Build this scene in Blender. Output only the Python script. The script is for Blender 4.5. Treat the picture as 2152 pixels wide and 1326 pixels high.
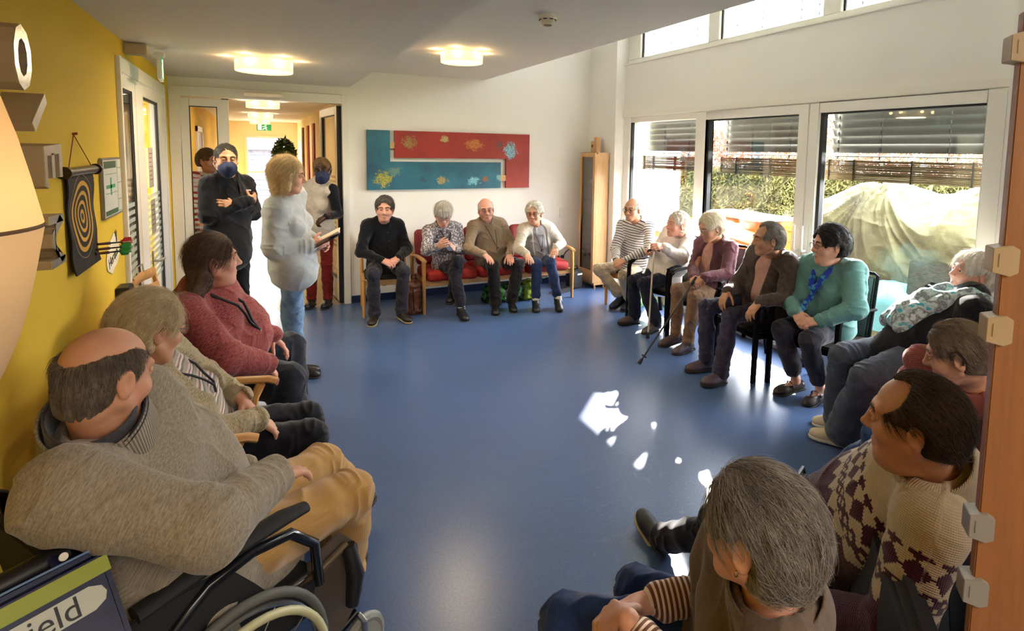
import bpy, bmesh, math, random
import numpy as np
from math import sin, cos, pi, radians, sqrt
from mathutils import Vector, Matrix

random.seed(7)
for _o in list(bpy.data.objects): bpy.data.objects.remove(_o)
SC = bpy.context.scene
COL = SC.collection

# ---------------------------------------------------------------- camera
cam_data = bpy.data.cameras.new('camera')
cam = bpy.data.objects.new('camera', cam_data); COL.objects.link(cam)
F_PX, CX, CY = 1192.2, 1152.4, 427.3
cam_data.sensor_fit = 'HORIZONTAL'; cam_data.sensor_width = 36.0
cam_data.lens = F_PX / 2152 * 36.0
cam_data.shift_x = (1076 - CX) / 2152
cam_data.shift_y = (CY - 663) / 2152
cam_data.clip_start = 0.02; cam_data.clip_end = 400
def cam_rot(yaw, pitch, roll):
    R0 = np.array([[1,0,0],[0,0,-1],[0,1,0]], float)
    c, s = cos(yaw), sin(yaw); Ry = np.array([[c,0,-s],[0,1,0],[s,0,c]])
    c, s = cos(pitch), sin(pitch); Rx = np.array([[1,0,0],[0,c,-s],[0,s,c]])
    c, s = cos(roll), sin(roll); Rz = np.array([[c,-s,0],[s,c,0],[0,0,1]])
    return Rz @ Rx @ Ry @ R0
_R = cam_rot(.4748, .0905, .0164)
_M = np.array([_R[0], -_R[1], -_R[2]]).T
cam.matrix_world = Matrix([list(map(float, _M[i])) + [[0, 0, 1.8][i]] for i in range(3)] + [[0, 0, 0, 1]])
SC.camera = cam

# ---------------------------------------------------------------- world, sun, exposure
world = bpy.data.worlds.new('sky'); SC.world = world; world.use_nodes = True
_nt = world.node_tree; _nt.nodes.clear()
_tc = _nt.nodes.new('ShaderNodeTexCoord'); _sp = _nt.nodes.new('ShaderNodeSeparateXYZ'); _nt.links.new(_tc.outputs['Generated'], _sp.inputs[0])
_rp = _nt.nodes.new('ShaderNodeValToRGB'); _nt.links.new(_sp.outputs[2], _rp.inputs[0])
for _e, (_p, _c) in zip([_rp.color_ramp.elements[0], _rp.color_ramp.elements[1], _rp.color_ramp.elements.new(.35)], [(0.0, (.97, .97, .97, 1)), (1.0, (.62, .76, 1, 1)), (.35, (.86, .92, 1, 1))]): _e.position = _p; _e.color = _c
_bg = _nt.nodes.new('ShaderNodeBackground'); _bg.inputs['Strength'].default_value = 12.5
_out = _nt.nodes.new('ShaderNodeOutputWorld')
_nt.links.new(_rp.outputs[0], _bg.inputs[0]); _nt.links.new(_bg.outputs[0], _out.inputs[0])

sun_d = bpy.data.lights.new('sun', 'SUN'); sun_d.energy = 20.0; sun_d.angle = radians(0.6); sun_d.color = (1.0, .95, .86)
sun = bpy.data.objects.new('sun', sun_d); COL.objects.link(sun)
_el, _az = radians(24.3), radians(44.4)
sun.rotation_euler = Vector((cos(_el)*cos(_az), cos(_el)*sin(_az), sin(_el))).to_track_quat('Z', 'Y').to_euler()
sun.location = (9, 9, 6)

def area(name, loc, rot, sx, sy, power, color, portal=False):
    d = bpy.data.lights.new(name, 'AREA'); d.shape = 'RECTANGLE'; d.size = sx; d.size_y = sy
    d.energy = power; d.color = color
    if portal: d.cycles.is_portal = True
    o = bpy.data.objects.new(name, d); COL.objects.link(o); o.location = loc; o.rotation_euler = rot
    return o
area('window_portal', (4.50, 4.04, 1.2), (0, radians(90), 0), 2.3, 4.4, 1, (1, 1, 1), True)
area('upper_window_portal', (4.50, 4.04, 3.3), (0, radians(90), 0), .8, 4.4, 1, (1, 1, 1), True)
# fill light added behind the camera to lift the room, not an actual fixture
area('rear_fill_light', (1.2, -1.2, 2.46), (0, 0, 0), 2.6, 1.2, 25, (1, .88, .74))

SC.view_settings.view_transform = 'Standard'; SC.view_settings.look = 'None'
SC.view_settings.gamma = 1.0; SC.view_settings.use_curve_mapping = False
SC.view_settings.exposure = 1.98
SC.cycles.use_denoising = True
SC.cycles.max_bounces = 8; SC.cycles.diffuse_bounces = 5; SC.cycles.transparent_max_bounces = 16
SC.cycles.caustics_reflective = False; SC.cycles.caustics_refractive = False
SC.cycles.sample_clamp_indirect = 6.0

# ---------------------------------------------------------------- helpers: materials
def lin(h):
    h = h.lstrip('#'); o = []
    for i in (0, 2, 4):
        c = int(h[i:i+2], 16) / 255
        o.append(c/12.92 if c <= .04045 else ((c+.055)/1.055)**2.4)
    return (*o, 1.0)
class NT:
    """tiny node-graph helper"""
    def __init__(s, name):
        s.m = bpy.data.materials.new(name); s.m.use_nodes = True; s.t = s.m.node_tree; s.t.nodes.clear()
        s.out = s.t.nodes.new('ShaderNodeOutputMaterial'); s.b = s.n('ShaderNodeBsdfPrincipled')
        s.link(s.b.outputs[0], s.out.inputs[0])
    def n(s, typ, **k):
        x = s.t.nodes.new(typ)
        for a, b in k.items(): setattr(x, a, b)
        return x
    def link(s, a, b): s.t.links.new(a, b)
    def inp(s, node, key, v):
        if hasattr(v, 'is_output'): s.link(v, node.inputs[key])
        else: node.inputs[key].default_value = v
    def coord(s, kind='Object', scale=(1, 1, 1)):
        tc = s.n('ShaderNodeTexCoord'); mp = s.n('ShaderNodeMapping')
        s.link(tc.outputs[kind], mp.inputs[0]); mp.inputs['Scale'].default_value = scale
        return mp.outputs[0]
    def noise(s, vec, scale, detail=3, rough=.55):
        x = s.n('ShaderNodeTexNoise'); s.link(vec, x.inputs['Vector'])
        x.inputs['Scale'].default_value = scale; x.inputs['Detail'].default_value = detail; x.inputs['Roughness'].default_value = rough
        return x.outputs['Fac']
    def ramp(s, fac, stops, interp='LINEAR'):
        x = s.n('ShaderNodeValToRGB'); s.link(fac, x.inputs[0]); cr = x.color_ramp; cr.interpolation = interp
        while len(cr.elements) < len(stops): cr.elements.new(.5)
        for e, (p, c) in zip(cr.elements, stops): e.position = p; e.color = c if len(c) == 4 else (*c, 1)
        return x.outputs[0]
    def mix(s, fac, a, b):
        x = s.n('ShaderNodeMix', data_type='RGBA'); s.inp(x, 0, fac); s.inp(x, 6, a); s.inp(x, 7, b)
        return x.outputs[2]
    def math(s, op, a, b=None, c=None):
        x = s.n('ShaderNodeMath', operation=op); s.inp(x, 0, a)
        if b is not None: s.inp(x, 1, b)
        if c is not None: s.inp(x, 2, c)
        return x.outputs[0]
    def attr(s, name):
        x = s.n('ShaderNodeAttribute'); x.attribute_name = name; return x.outputs['Fac']
    def bump(s, h, strength=.3, dist=.002):
        x = s.n('ShaderNodeBump'); s.link(h, x.inputs['Height']); x.inputs['Strength'].default_value = strength; x.inputs['Distance'].default_value = dist
        s.link(x.outputs[0], s.b.inputs['Normal'])
    def set(s, **k):
        for a, v in k.items(): s.inp(s.b, a.replace('_', ' '), v)
        return s
_MC = {}
def plain(name, col, rough=.6, metal=0.0, var=.06, scale=6, bump=0.0, bscale=60, spec=.5):
    """a surface of one colour with slight mottling"""
    if name in _MC: return _MC[name]
    g = NT(name); c = lin(col); v = g.coord()
    f = g.noise(v, scale, 4)
    a = tuple(x*(1-var) for x in c[:3]) + (1,); b = tuple(min(1, x*(1+var)) for x in c[:3]) + (1,)
    g.set(Base_Color=g.ramp(f, [(.3, a), (.7, b)]), Roughness=rough, Metallic=metal)
    g.b.inputs['Specular IOR Level'].default_value = spec
    if bump: g.bump(g.noise(v, bscale, 3), bump)
    _MC[name] = g.m; return g.m
def wood(name, c1, c2, axis=2, rough=.42, scale=9):
    if name in _MC: return _MC[name]
    g = NT(name); sc = [14, 14, 14]; sc[axis] = 1.0
    v = g.coord('Object', tuple(sc)); f = g.noise(v, scale*.35, 6, .65); f2 = g.noise(v, scale*3, 3)
    g.set(Base_Color=g.mix(g.math('MULTIPLY', f2, .35), g.ramp(f, [(.3, lin(c1)), (.72, lin(c2))]), lin(c1)), Roughness=rough)
    g.bump(f2, .08); _MC[name] = g.m; return g.m
def emit(name, col, strength, base=None):
    if name in _MC: return _MC[name]
    g = NT(name); g.set(Base_Color=lin(base or col), Emission_Color=lin(col), Emission_Strength=strength, Roughness=.6)
    _MC[name] = g.m; return g.m
def glass(name, tint=(1, 1, 1), refl=.5):
    if name in _MC: return _MC[name]
    g = NT(name); g.t.nodes.remove(g.b)
    tr = g.n('ShaderNodeBsdfTransparent'); tr.inputs[0].default_value = (*tint, 1)
    gl = g.n('ShaderNodeBsdfGlossy'); gl.inputs['Roughness'].default_value = .02
    fr = g.n('ShaderNodeFresnel'); fr.inputs[0].default_value = 1.5
    mx = g.n('ShaderNodeMixShader'); g.link(g.math('MULTIPLY', fr.outputs[0], refl), mx.inputs[0])
    g.link(tr.outputs[0], mx.inputs[1]); g.link(gl.outputs[0], mx.inputs[2]); g.link(mx.outputs[0], g.out.inputs[0])
    _MC[name] = g.m; return g.m

# ---------------------------------------------------------------- helpers: meshes and objects
def tag(o, label=None, cat=None, group=None, kind=None):
    if label: o['label'] = label
    if cat: o['category'] = cat
    if group: o['group'] = group
    if kind: o['kind'] = kind
    return o
def struct(o): o['kind'] = 'structure'; return o
def thing(name, label, cat, loc=(0, 0, 0), rz=0, group=None):
    o = bpy.data.objects.new(name, None); COL.objects.link(o); o.empty_display_size = .1
    o.location = loc; o.rotation_euler = (0, 0, rz)
    return tag(o, label, cat, group)
class MB:
    def __init__(s): s.v = []; s.f = []
    def add(s, vs, fs):
        n = len(s.v); s.v += [tuple(map(float, p)) for p in vs]; s.f += [tuple(i+n for i in f) for f in fs]; return s
    def box(s, c, d, R=None):
        c = Vector(c); vs = []
        for x in (-.5, .5):
            for y in (-.5, .5):
                for z in (-.5, .5):
                    p = Vector((x*d[0], y*d[1], z*d[2]))
                    vs.append(c + (R @ p if R is not None else p))
        return s.add(vs, [(0,1,3,2),(4,6,7,5),(0,4,5,1),(2,3,7,6),(0,2,6,4),(1,5,7,3)])
    def bx(s, x0, x1, y0, y1, z0, z1): return s.box(((x0+x1)/2, (y0+y1)/2, (z0+z1)/2), (x1-x0, y1-y0, z1-z0))
    def tube(s, pts, r, n=10, closed=False, cap=True, flat=None):
        P = [Vector(p) for p in pts]; m = len(P)
        rr = r if hasattr(r, '__len__') else [r]*m
        vs = []; up = None
        for i in range(m):
            if closed: t = P[(i+1) % m] - P[i-1]
            else: t = P[min(i+1, m-1)] - P[max(i-1, 0)]
            t.normalize()
            if up is None:
                up = Vector((0, 0, 1)) if abs(t.z) < .9 else Vector((1, 0, 0))
            a = t.cross(up); a.normalize(); b = a.cross(t); b.normalize(); up = b
            fl = flat or (1, 1)
            for k in range(n):
                q = 2*pi*k/n; vs.append(P[i] + a*(cos(q)*rr[i]*fl[0]) + b*(sin(q)*rr[i]*fl[1]))
        fs = []
        for i in range(m if closed else m-1):
            j = (i+1) % m
            for k in range(n):
                l = (k+1) % n; fs.append((i*n+k, i*n+l, j*n+l, j*n+k))
        if cap and not closed: fs += [tuple(range(n))[::-1], tuple((m-1)*n+k for k in range(n))]
        return s.add(vs, fs)
    def cyl(s, a, b, r, r2=None, n=20): return s.tube([a, b], [r, r if r2 is None else r2], n)
    def lathe(s, prof, c=(0, 0, 0), n=32, sx=1, sy=1):
        vs = []; m = len(prof)
        for r, z in prof:
            for k in range(n):
                q = 2*pi*k/n; vs.append((c[0]+r*cos(q)*sx, c[1]+r*sin(q)*sy, c[2]+z))
        fs = [(i*n+k, i*n+(k+1) % n, (i+1)*n+(k+1) % n, (i+1)*n+k) for i in range(m-1) for k in range(n)]
        if prof[0][0] > 1e-5: fs.append(tuple(range(n))[::-1])
        if prof[-1][0] > 1e-5: fs.append(tuple((m-1)*n+k for k in range(n)))
        return s.add(vs, fs)
    def prism(s, poly, o, ax, ay, az, depth):
        """polygon (2-D) in the plane (o; ax, ay) pushed out by depth along az"""
        o, ax, ay, az = map(Vector, (o, ax, ay, az)); n = len(poly)
        vs = [o+ax*x+ay*y for x, y in poly] + [o+ax*x+ay*y+az*depth for x, y in poly]
        fs = [tuple(range(n))[::-1], tuple(range(n, 2*n))] + [(i, (i+1) % n, (i+1) % n+n, i+n) for i in range(n)]
        return s.add(vs, fs)
    def build(s, name, m, parent=None, smooth=False, bevel=0, seg=2, angle=40):
        me = bpy.data.meshes.new(name); me.from_pydata(s.v, [], s.f); me.update()
        bm = bmesh.new(); bm.from_mesh(me)
        bmesh.ops.remove_doubles(bm, verts=bm.verts, dist=1e-6)
        bmesh.ops.recalc_face_normals(bm, faces=bm.faces)
        if bevel:
            es = [e for e in bm.edges if len(e.link_faces) == 2 and e.calc_face_angle(0) > radians(30)]
            bmesh.ops.bevel(bm, geom=es, offset=bevel, segments=seg, affect='EDGES', clamp_overlap=True)
        bm.to_mesh(me); bm.free()
        for mm in (m if isinstance(m, (list, tuple)) else [m]): me.materials.append(mm)
        o = bpy.data.objects.new(name, me); COL.objects.link(o)
        if parent: o.parent = parent
        if smooth or bevel:
            me.polygons.foreach_set('use_smooth', [True]*len(me.polygons))
            me.set_sharp_from_angle(angle=radians(angle))
        return o
def copy_tree(o, parent=None):
    c = o.copy(); COL.objects.link(c); c.parent = parent
    for ch in list(o.children): copy_tree(ch, c)
    return c
def text_mesh(s, size, name, m, parent, loc, rot, depth=.001, align='CENTER'):
    cu = bpy.data.curves.new(name, 'FONT'); cu.body = s; cu.size = size; cu.extrude = depth
    cu.align_x = align; cu.align_y = 'CENTER'
    t = bpy.data.objects.new(name, cu); COL.objects.link(t)
    dg = bpy.context.evaluated_depsgraph_get(); me = bpy.data.meshes.new_from_object(t.evaluated_get(dg))
    bpy.data.objects.remove(t); me.materials.clear(); me.materials.append(m)
    o = bpy.data.objects.new(name, me); COL.objects.link(o); o.parent = parent; o.location = loc; o.rotation_euler = rot
    return o
# ================================================================ the setting
XL, XW, YB, YF = -.775, 4.262, 6.83, -2.4
ZD, ZM, ZT, XD, XM = 2.49, 2.682, 3.8, .95, 2.566
def paint(name, col, bump=.06):
    if name in _MC: return _MC[name]
    g = NT(name); c = lin(col); v = g.coord()
    f = g.noise(v, 1.3, 3); f2 = g.noise(v, 220, 2)
    g.set(Base_Color=g.ramp(f, [(.3, tuple(x*.97 for x in c[:3])), (.7, c)]), Roughness=.75); g.b.inputs['Specular IOR Level'].default_value = .25
    g.bump(f2, bump, .001); _MC[name] = g.m; return g.m
M_white = paint('white_wall_paint', 'ebe8e3'); M_ceil = paint('ceiling_paint', 'e4e0da')
M_yellow = paint('yellow_wall_paint', 'dcb63a'); M_cream = paint('cream_corridor_paint', 'f2e3c2')
M_frame = plain('white_frame_lacquer', 'e6e2da', .38, var=.015)
M_dark = plain('black_rubber_seal', '15151a', .5); M_alu = plain('brushed_metal', 'b9b9b6', .32, .9, .05)
M_glass = glass('window_glass')

def floor_material():
    g = NT('blue_linoleum'); v = g.coord()
    f = g.noise(v, 1.2, 4); sp = g.noise(v, 90, 4, .7)
    col = g.mix(g.ramp(sp, [(.42, (0, 0, 0)), (.62, (.5, .5, .5))]), g.ramp(f, [(.3, lin('40567e')), (.7, lin('4a628c'))]), lin('58729e'))
    # thin swirling scuff lines, bunched near the middle of the room
    mp = g.coord('Object', (1, 1, 1)); n3 = g.noise(mp, 2.6, 3, .4); n4 = g.noise(mp, 4.3, 2, .3)
    def line(n): return g.ramp(g.math('ABSOLUTE', g.math('SUBTRACT', g.math('FRACT', g.math('MULTIPLY', n, 9.)), .5)), [(.0, (1, 1, 1)), (.035, (0, 0, 0))])
    d = g.n('ShaderNodeVectorMath', operation='DISTANCE'); g.link(mp, d.inputs[0]); d.inputs[1].default_value = (1.75, 2.2, 0)
    k = g.math('MULTIPLY', g.math('ADD', line(n3), line(n4)), g.ramp(d.outputs['Value'], [(.25, (1, 1, 1)), (.95, (0, 0, 0))]))
    col = g.mix(g.math('MULTIPLY', k, .13), col, lin('9aa6c0'))
    g.set(Base_Color=col, Roughness=.29)
    g.b.inputs['Specular IOR Level'].default_value = .55
    g.bump(g.noise(v, 6, 3), .03, .01)
    return g.m
M_floor = floor_material()
struct(MB().bx(XL, 4.45, YF, YB, -.12, 0).build('floor', M_floor))
g = NT('grey_vinyl'); v = g.coord(); f = g.noise(v, 30, 4, .7)
g.set(Base_Color=g.ramp(f, [(.3, lin('9a8d7a')), (.7, lin('ab9e8b'))]), Roughness=.16); M_vinyl = g.m
struct(MB().bx(-.95, 1.15, YB, 17.2, -.12, 0).build('floor_corridor', M_vinyl))
# ceilings
struct(MB().bx(XL-.2, XD, YF, YB, ZD, ZD+.5).build('ceiling_low', M_ceil))
struct(MB().bx(XD, XM, YF, YB, ZM, ZM+.3).build('ceiling', M_ceil))
struct(MB().bx(XM-.2, XM, YF, YB+.15, ZM+.3, ZT).bx(XM-.2, 4.5, YF, YB+.15, ZT, ZT+.15).build('ceiling_high', M_ceil))
struct(MB().bx(-.95, 1.15, YB+.1, 17.2, 2.47, 2.6).build('ceiling_corridor', M_ceil))
# left wall with the double-door opening
DY0, DY1, DZ = 4.46, 6.45, 2.36
struct(MB().bx(XL-.2, XL, YF, DY0, 0, ZD).bx(XL-.2, XL, DY1, YB, 0, ZD).bx(XL-.2, XL, DY0, DY1, DZ, ZD).build('wall_left', M_yellow))
# back wall
struct(MB().bx(.936, XW+.2, YB, YB+.2, 0, ZT).bx(XL-.2, .936, YB, YB+.2, 2.40, ZT).build('wall_back', M_white))
struct(MB().bx(XL-.2, 4.6, YF-.2, YF, 0, ZT).build('wall_front', M_white))
# right wall: return beside the window, spandrel, ends
struct(MB().bx(4.127, 4.5, 6.177, YB, 0, ZT).bx(XW, 4.5, 1.90, 6.177, 2.31, 2.93).bx(XW, 4.5, 1.90, 6.177, 3.62, ZT)
       .bx(4.127, 4.5, YF, 1.86, 0, ZT).build('wall_right', M_white))
struct(MB().bx(.936+.01, 4.127, YB-.012, YB, 0, .085).build('baseboard_back', plain('dark_blue_skirting', '16264a', .4)))
struct(MB().bx(4.115, 4.127, 6.18, YB-.012, 0, .085).build('baseboard_right', _MC['dark_blue_skirting']))
struct(MB().bx(XL, XL+.012, YF, DY0-.06, 0, .085).build('baseboard_left', _MC['dark_blue_skirting']))
# corridor shell
struct(MB().bx(1.0, 1.15, YB+.2, 17.2, 0, 2.47).build('wall_corridor_right', M_cream))
struct(MB().bx(-.98, -.80, YB+.2, 17.2, 0, 2.47).build('wall_corridor_left', M_yellow))
EX0, EX1, EZ = -.27, .74, 2.10
struct(MB().bx(-.95, EX0, 17.0, 17.2, 0, 2.47).bx(EX1, 1.15, 17.0, 17.2, 0, 2.47).bx(EX0, EX1, 17.0, 17.2, EZ, 2.47).build('wall_corridor_end', M_cream))
w = struct(MB().bx(EX0, EX0+.06, 16.97, 17.05, 0, EZ).bx(EX1-.06, EX1, 16.97, 17.05, 0, EZ).bx(EX0+.06, EX1-.06, 16.97, 17.05, EZ-.06, EZ)
       .bx(EX0+.06, EX1-.06, 16.97, 17.05, 0, .10).bx(EX0+.06, EX1-.06, 16.98, 17.04, 1.12, 1.17).build('window_3', M_frame))
MB().bx(EX0+.06, EX1-.06, 17.005, 17.012, .1, EZ-.06).build('pane', M_glass, w)

# ---------------------------------------------------------------- left double door
d = struct(MB().bx(XL-.02, XL+.025, DY0-.0, DY0+.045, 0, DZ).bx(XL-.02, XL+.025, DY1-.045, DY1, 0, DZ).bx(XL-.02, XL+.025, DY0+.045, DY1-.045, DZ-.1, DZ)
           .build('door_1', M_frame, bevel=.004))
def leaf(mb, x0, x1, y0, y1, z0, z1, gy0, gy1, gz0, gz1):
    mb.bx(x0, x1, y0, gy0, z0, z1).bx(x0, x1, gy1, y1, z0, z1).bx(x0, x1, gy0, gy1, z0, gz0).bx(x0, x1, gy0, gy1, gz1, z1)
m = MB(); leaf(m, XL-.05, XL+.012, DY0+.047, 5.02, .01, DZ-.106, DY0+.075, 4.90, .12, 2.17)
sl = m.build('side_panel', M_frame, d, bevel=.003)
m = MB(); leaf(m, XL-.05, XL+.012, 5.026, DY1-.05, .01, DZ-.106, 5.33, 6.06, .12, 2.17)
dl = m.build('door_leaf', M_frame, d, bevel=.003)
_g = NT('frosted_film'); _t = _g.n('ShaderNodeBsdfTransparent'); _m = _g.n('ShaderNodeMixShader'); _m.inputs[0].default_value = .6
_g.set(Base_Color=lin('c4cbc6'), Roughness=.7); _g.link(_g.b.outputs[0], _m.inputs[1]); _g.link(_t.outputs[0], _m.inputs[2]); _g.link(_m.outputs[0], _g.out.inputs[0]); _MC['frosted_film'] = _g.m
def seal(y0, y1, z0, z1, par):
    MB().bx(XL-.01, XL+.009, y0, y0+.005, z0, z1).bx(XL-.01, XL+.009, y1-.05, y1, z0, z1).bx(XL-.01, XL+.009, y0+.005, y1-.05, z1-.02, z1).build('seal', M_dark, par)
    MB().bx(XL-.002, XL+.004, y0+.005, y1-.05, z0, z1-.02).build('pane', M_glass, par)
    mb = MB()
    for i in range(14): mb.bx(XL+.0045, XL+.0055, y0+.008, y1-.054, .95+i*.052-.25, .95+i*.052-.222)
    mb.build('privacy_stripe', _MC['frosted_film'], par)
seal(DY0+.075, 4.90, .12, 2.17, sl); seal(5.33, 6.06, .12, 2.17, dl)
h = MB().bx(XL+.012, XL+.02, 5.40, 5.44, .72, .96).tube([(XL+.02, 5.42, .88), (XL+.07, 5.42, .88), (XL+.075, 5.44, .88), (XL+.075, 5.56, .875)], .010, 10).build('door_handle', M_alu, dl, smooth=True)
tag(h, 'metal lever handle')
# room behind the glass
struct(MB().bx(-2.6, -2.5, 3.5, 7.2, 0, ZD).bx(-2.6, XL-.2, 3.4, 3.5, 0, ZD).bx(-2.6, XL-.2, 7.2, 7.3, 0, ZD).bx(-2.6, XL-.2, 3.4, 7.3, ZD, ZD+.1).build('wall_side_room', paint('side_room_paint', 'b9bda6')))
area('side_room_fill', (-1.8, 5.4, 2.4), (0, 0, 0), .8, 1.2, 45, (1, .95, .85))  # unseen light added to brighten the room behind the glass
struct(MB().bx(-2.6, XL, 3.4, 7.3, -.1, 0).build('floor_side_room', M_vinyl))

# ---------------------------------------------------------------- corridor double door
d = struct(MB().bx(XL+.005, -.675, YB-.03, YB+.1, 0, 2.40).bx(.865, .936, YB-.03, YB+.1, 0, 2.40).bx(-.675, .865, YB-.03, YB+.1, 2.30, 2.40)
           .build('door_2', M_frame, bevel=.004))
m = MB(); x0, x1 = -.670, -.25
m.bx(x0, -.597, YB-.01, YB+.05, .01, 2.285).bx(-.351, x1, YB-.01, YB+.05, .01, 2.285).bx(-.597, -.351, YB-.01, YB+.05, 2.205, 2.285).bx(-.597, -.351, YB-.01, YB+.05, .01, .22)
l1 = m.build('closed_leaf', M_frame, d, bevel=.003)
def glz(par, x0, x1, y, z0, z1):
    MB().bx(x0, x0+.008, y-.012, y+.012, z0, z1).bx(x1-.008, x1, y-.012, y+.012, z0, z1).bx(x0, x1, y-.012, y+.012, z1-.008, z1).bx(x0, x1, y-.012, y+.012, z0, z0+.008).build('seal', M_dark, par)
    MB().bx(x0, x1, y-.003, y+.003, z0, z1).build('pane', M_glass, par)
    mb = MB()
    for i in range(16): mb.bx(x0+.01, x1-.01, y-.0045, y-.0035, .62+i*.055, .645+i*.055)
    mb.build('privacy_stripe', _MC['frosted_film'], par)
glz(l1, -.597, -.351, YB+.0, .22, 2.205)
MB().bx(-.31, -.245, YB-.016, YB-.01, 2.283, 2.292).build('closing_gap', M_dark, l1)
# open leaf, swung into the corridor
op = bpy.data.objects.new('open_leaf', None); COL.objects.link(op); op.parent = d; op.location = (.845, YB+.06, 0); op.rotation_euler = (0, 0, radians(94.5))
m = MB(); W = 1.08
m.bx(.0, .12, -.025, .025, .01, 2.285).bx(W-.1, W, -.025, .025, .01, 2.285).bx(.12, W-.1, -.025, .025, 2.19, 2.285).bx(.12, W-.1, -.025, .025, .01, .25)
m.build('leaf_frame', M_frame, op, bevel=.003)
glz(op, .12, W-.1, 0, .25, 2.19)
MB().bx(-.022, .0, -.03, .03, .01, 2.28).build('edge_seal', M_dark, op)
mb = MB()
for z in (.3, 1.1, 1.95): mb.bx(-.024, .004, -.034, -.02, z, z+.11)
mb.build('hinge', M_alu, op, bevel=.004)
MB().bx(-.105, .285, YB-.085, YB-.028, 2.325, 2.362).build('door_closer', plain('pale_metal', 'd2cdc4', .35, .4), d, bevel=.008)

# ---------------------------------------------------------------- window wall
struct(MB().bx(XW-.03, 4.45, 1.86, 6.19, 2.255, 2.315).build('trim_1', M_frame, bevel=.004))
wf = struct(MB().bx(XW, 4.42, 6.06, 6.177, 0, 2.255).bx(XW, 4.42, 1.86, 1.905, 0, 2.255).bx(XW+.01, 4.42, 4.70, 4.80, 0, 2.255).bx(XW+.01, 4.415, 1.905, 6.06, 0, .06)
            .bx(XW+.02, 4.42, 4.80, 6.06, 2.19, 2.255).bx(XW+.02, 4.42, 4.80, 6.06, .06, .22).build('window_1', M_frame, bevel=.004))
MB().bx(4.335, 4.343, 4.80, 6.06, .22, 2.19).build('pane', M_glass, wf)
MB().bx(XW+.03, 4.33, 6.035, 6.06, .22, 2.19).build('seal', M_dark, wf)
def sash(name, y0, y1, gy0, gy1):
    m = MB(); leaf(m, XW-.035, 4.345, y0, y1, .05, 2.245, gy0, gy1, .20, 2.165)
    o = m.build(name, M_frame, wf, bevel=.005)
    MB().bx(4.305, 4.313, gy0, gy1, .20, 2.165).build('pane', M_glass, o)
    MB().bx(XW-.01, 4.302, gy1-.03, gy1, .20, 2.165).bx(XW-.01, 4.302, gy0, gy1, 2.15, 2.165).build('seal', M_dark, o)
    return o
s2 = sash('sliding_sash', 3.365, 4.77, 3.46, 4.62); s3 = sash('sliding_sash', 1.905, 3.355, 2.02, 3.26)
for y, par in ((3.40, s2), (3.318, s3)):
    MB().bx(XW-.04, XW-.034, y-.018, y+.018, .9, 1.22).tube([(XW-.04, y, .98), (XW-.085, y, .98), (XW-.09, y, 1.0), (XW-.09, y, 1.20)], .011, 10).build('handle', M_frame, par, smooth=True)
# upper window strip
uw = struct(MB().bx(XW+.04, 4.42, 1.9, 6.177, 2.93, 2.985).bx(XW+.04, 4.42, 5.92, 6.177, 2.985, 3.62).bx(XW+.04, 4.42, 4.56, 4.72, 2.985, 3.62).bx(XW+.04, 4.42, 3.17, 3.34, 2.985, 3.62)
            .bx(XW+.04, 4.42, 1.9, 2.02, 2.985, 3.62).build('window_2', M_frame, bevel=.004))
MB().bx(4.35, 4.356, 2.02, 5.92, 2.985, 3.56).build('pane', M_glass, uw)
MB().bx(XW+.07, 4.348, 5.895, 5.92, 2.985, 3.56).bx(XW+.07, 4.348, 4.54, 4.56, 2.985, 3.56).bx(XW+.07, 4.348, 3.15, 3.17, 2.985, 3.56).build('seal', M_dark, uw)
struct(MB().bx(XW-.025, XW+.06, 1.88, 6.18, 2.915, 2.935).build('trim_2', M_frame, bevel=.004))

# exterior venetian blinds and reed mats
M_slat = plain('silver_slat', '6a6b67', .38, .7, .05); 
_g = NT('pale_slat'); _t = _g.n('ShaderNodeBsdfTranslucent'); _t.inputs[0].default_value = lin('f0f2f2'); _m = _g.n('ShaderNodeMixShader'); _m.inputs[0].default_value = .5
_g.set(Base_Color=lin('e3e6e4'), Roughness=.45); _g.link(_g.b.outputs[0], _m.inputs[1]); _g.link(_t.outputs[0], _m.inputs[2]); _g.link(_m.outputs[0], _g.out.inputs[0]); M_slat_pale = _g.m
def blind(y0, y1, z0, z1, x, mat, label, pitch=.068, tilt=58, w=.088):
    t = thing('venetian_blind', label, 'blind', (x, (y0+y1)/2, z1), 0, None)
    L = y1-y0; n = int((z1-z0)/pitch)+1
    for i in range(n):
        m = MB(); pts = []
        a = radians(tilt if i < n-1 else 4)
        for k in range(7):
            u = (k/6-.5)*w; c = .010*(1-(2*k/6-1)**2)
            pts.append((u*cos(a)+c*sin(a), -u*sin(a)+c*cos(a)))
        poly = pts + [(px-.0012*sin(a), pz-.0012*cos(a)) for px, pz in reversed(pts)]
        m.prism(poly, (0, -L/2, -.03-i*pitch), (1, 0, 0), (0, 0, 1), (0, 1, 0), L)
        m.build('slat', mat, t, smooth=True)
    for q in (-.5+.16/L*.9, -.22, .16, .44):
        m = MB().cyl((-.022, q*L, .0), (-.022, q*L, -n*pitch), .0018, n=6)
        for i in range(n): m.box((-.03, q*L, -.04-i*pitch), (.016, .008, .028))
        m.build('ladder_cord', plain('dark_cord', '3a3a3c', .6), t)
    return t
blind(4.83, 5.98, 1.77, 2.24, 4.50, M_slat, 'lowered silver venetian blind outside the leftmost glass panel')
blind(3.40, 4.62, 1.77, 2.24, 4.50, M_slat, 'lowered silver venetian blind outside the middle sliding panel')
blind(1.98, 3.32, 1.77, 2.24, 4.50, M_slat, 'lowered silver venetian blind outside the large right panel')
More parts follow.
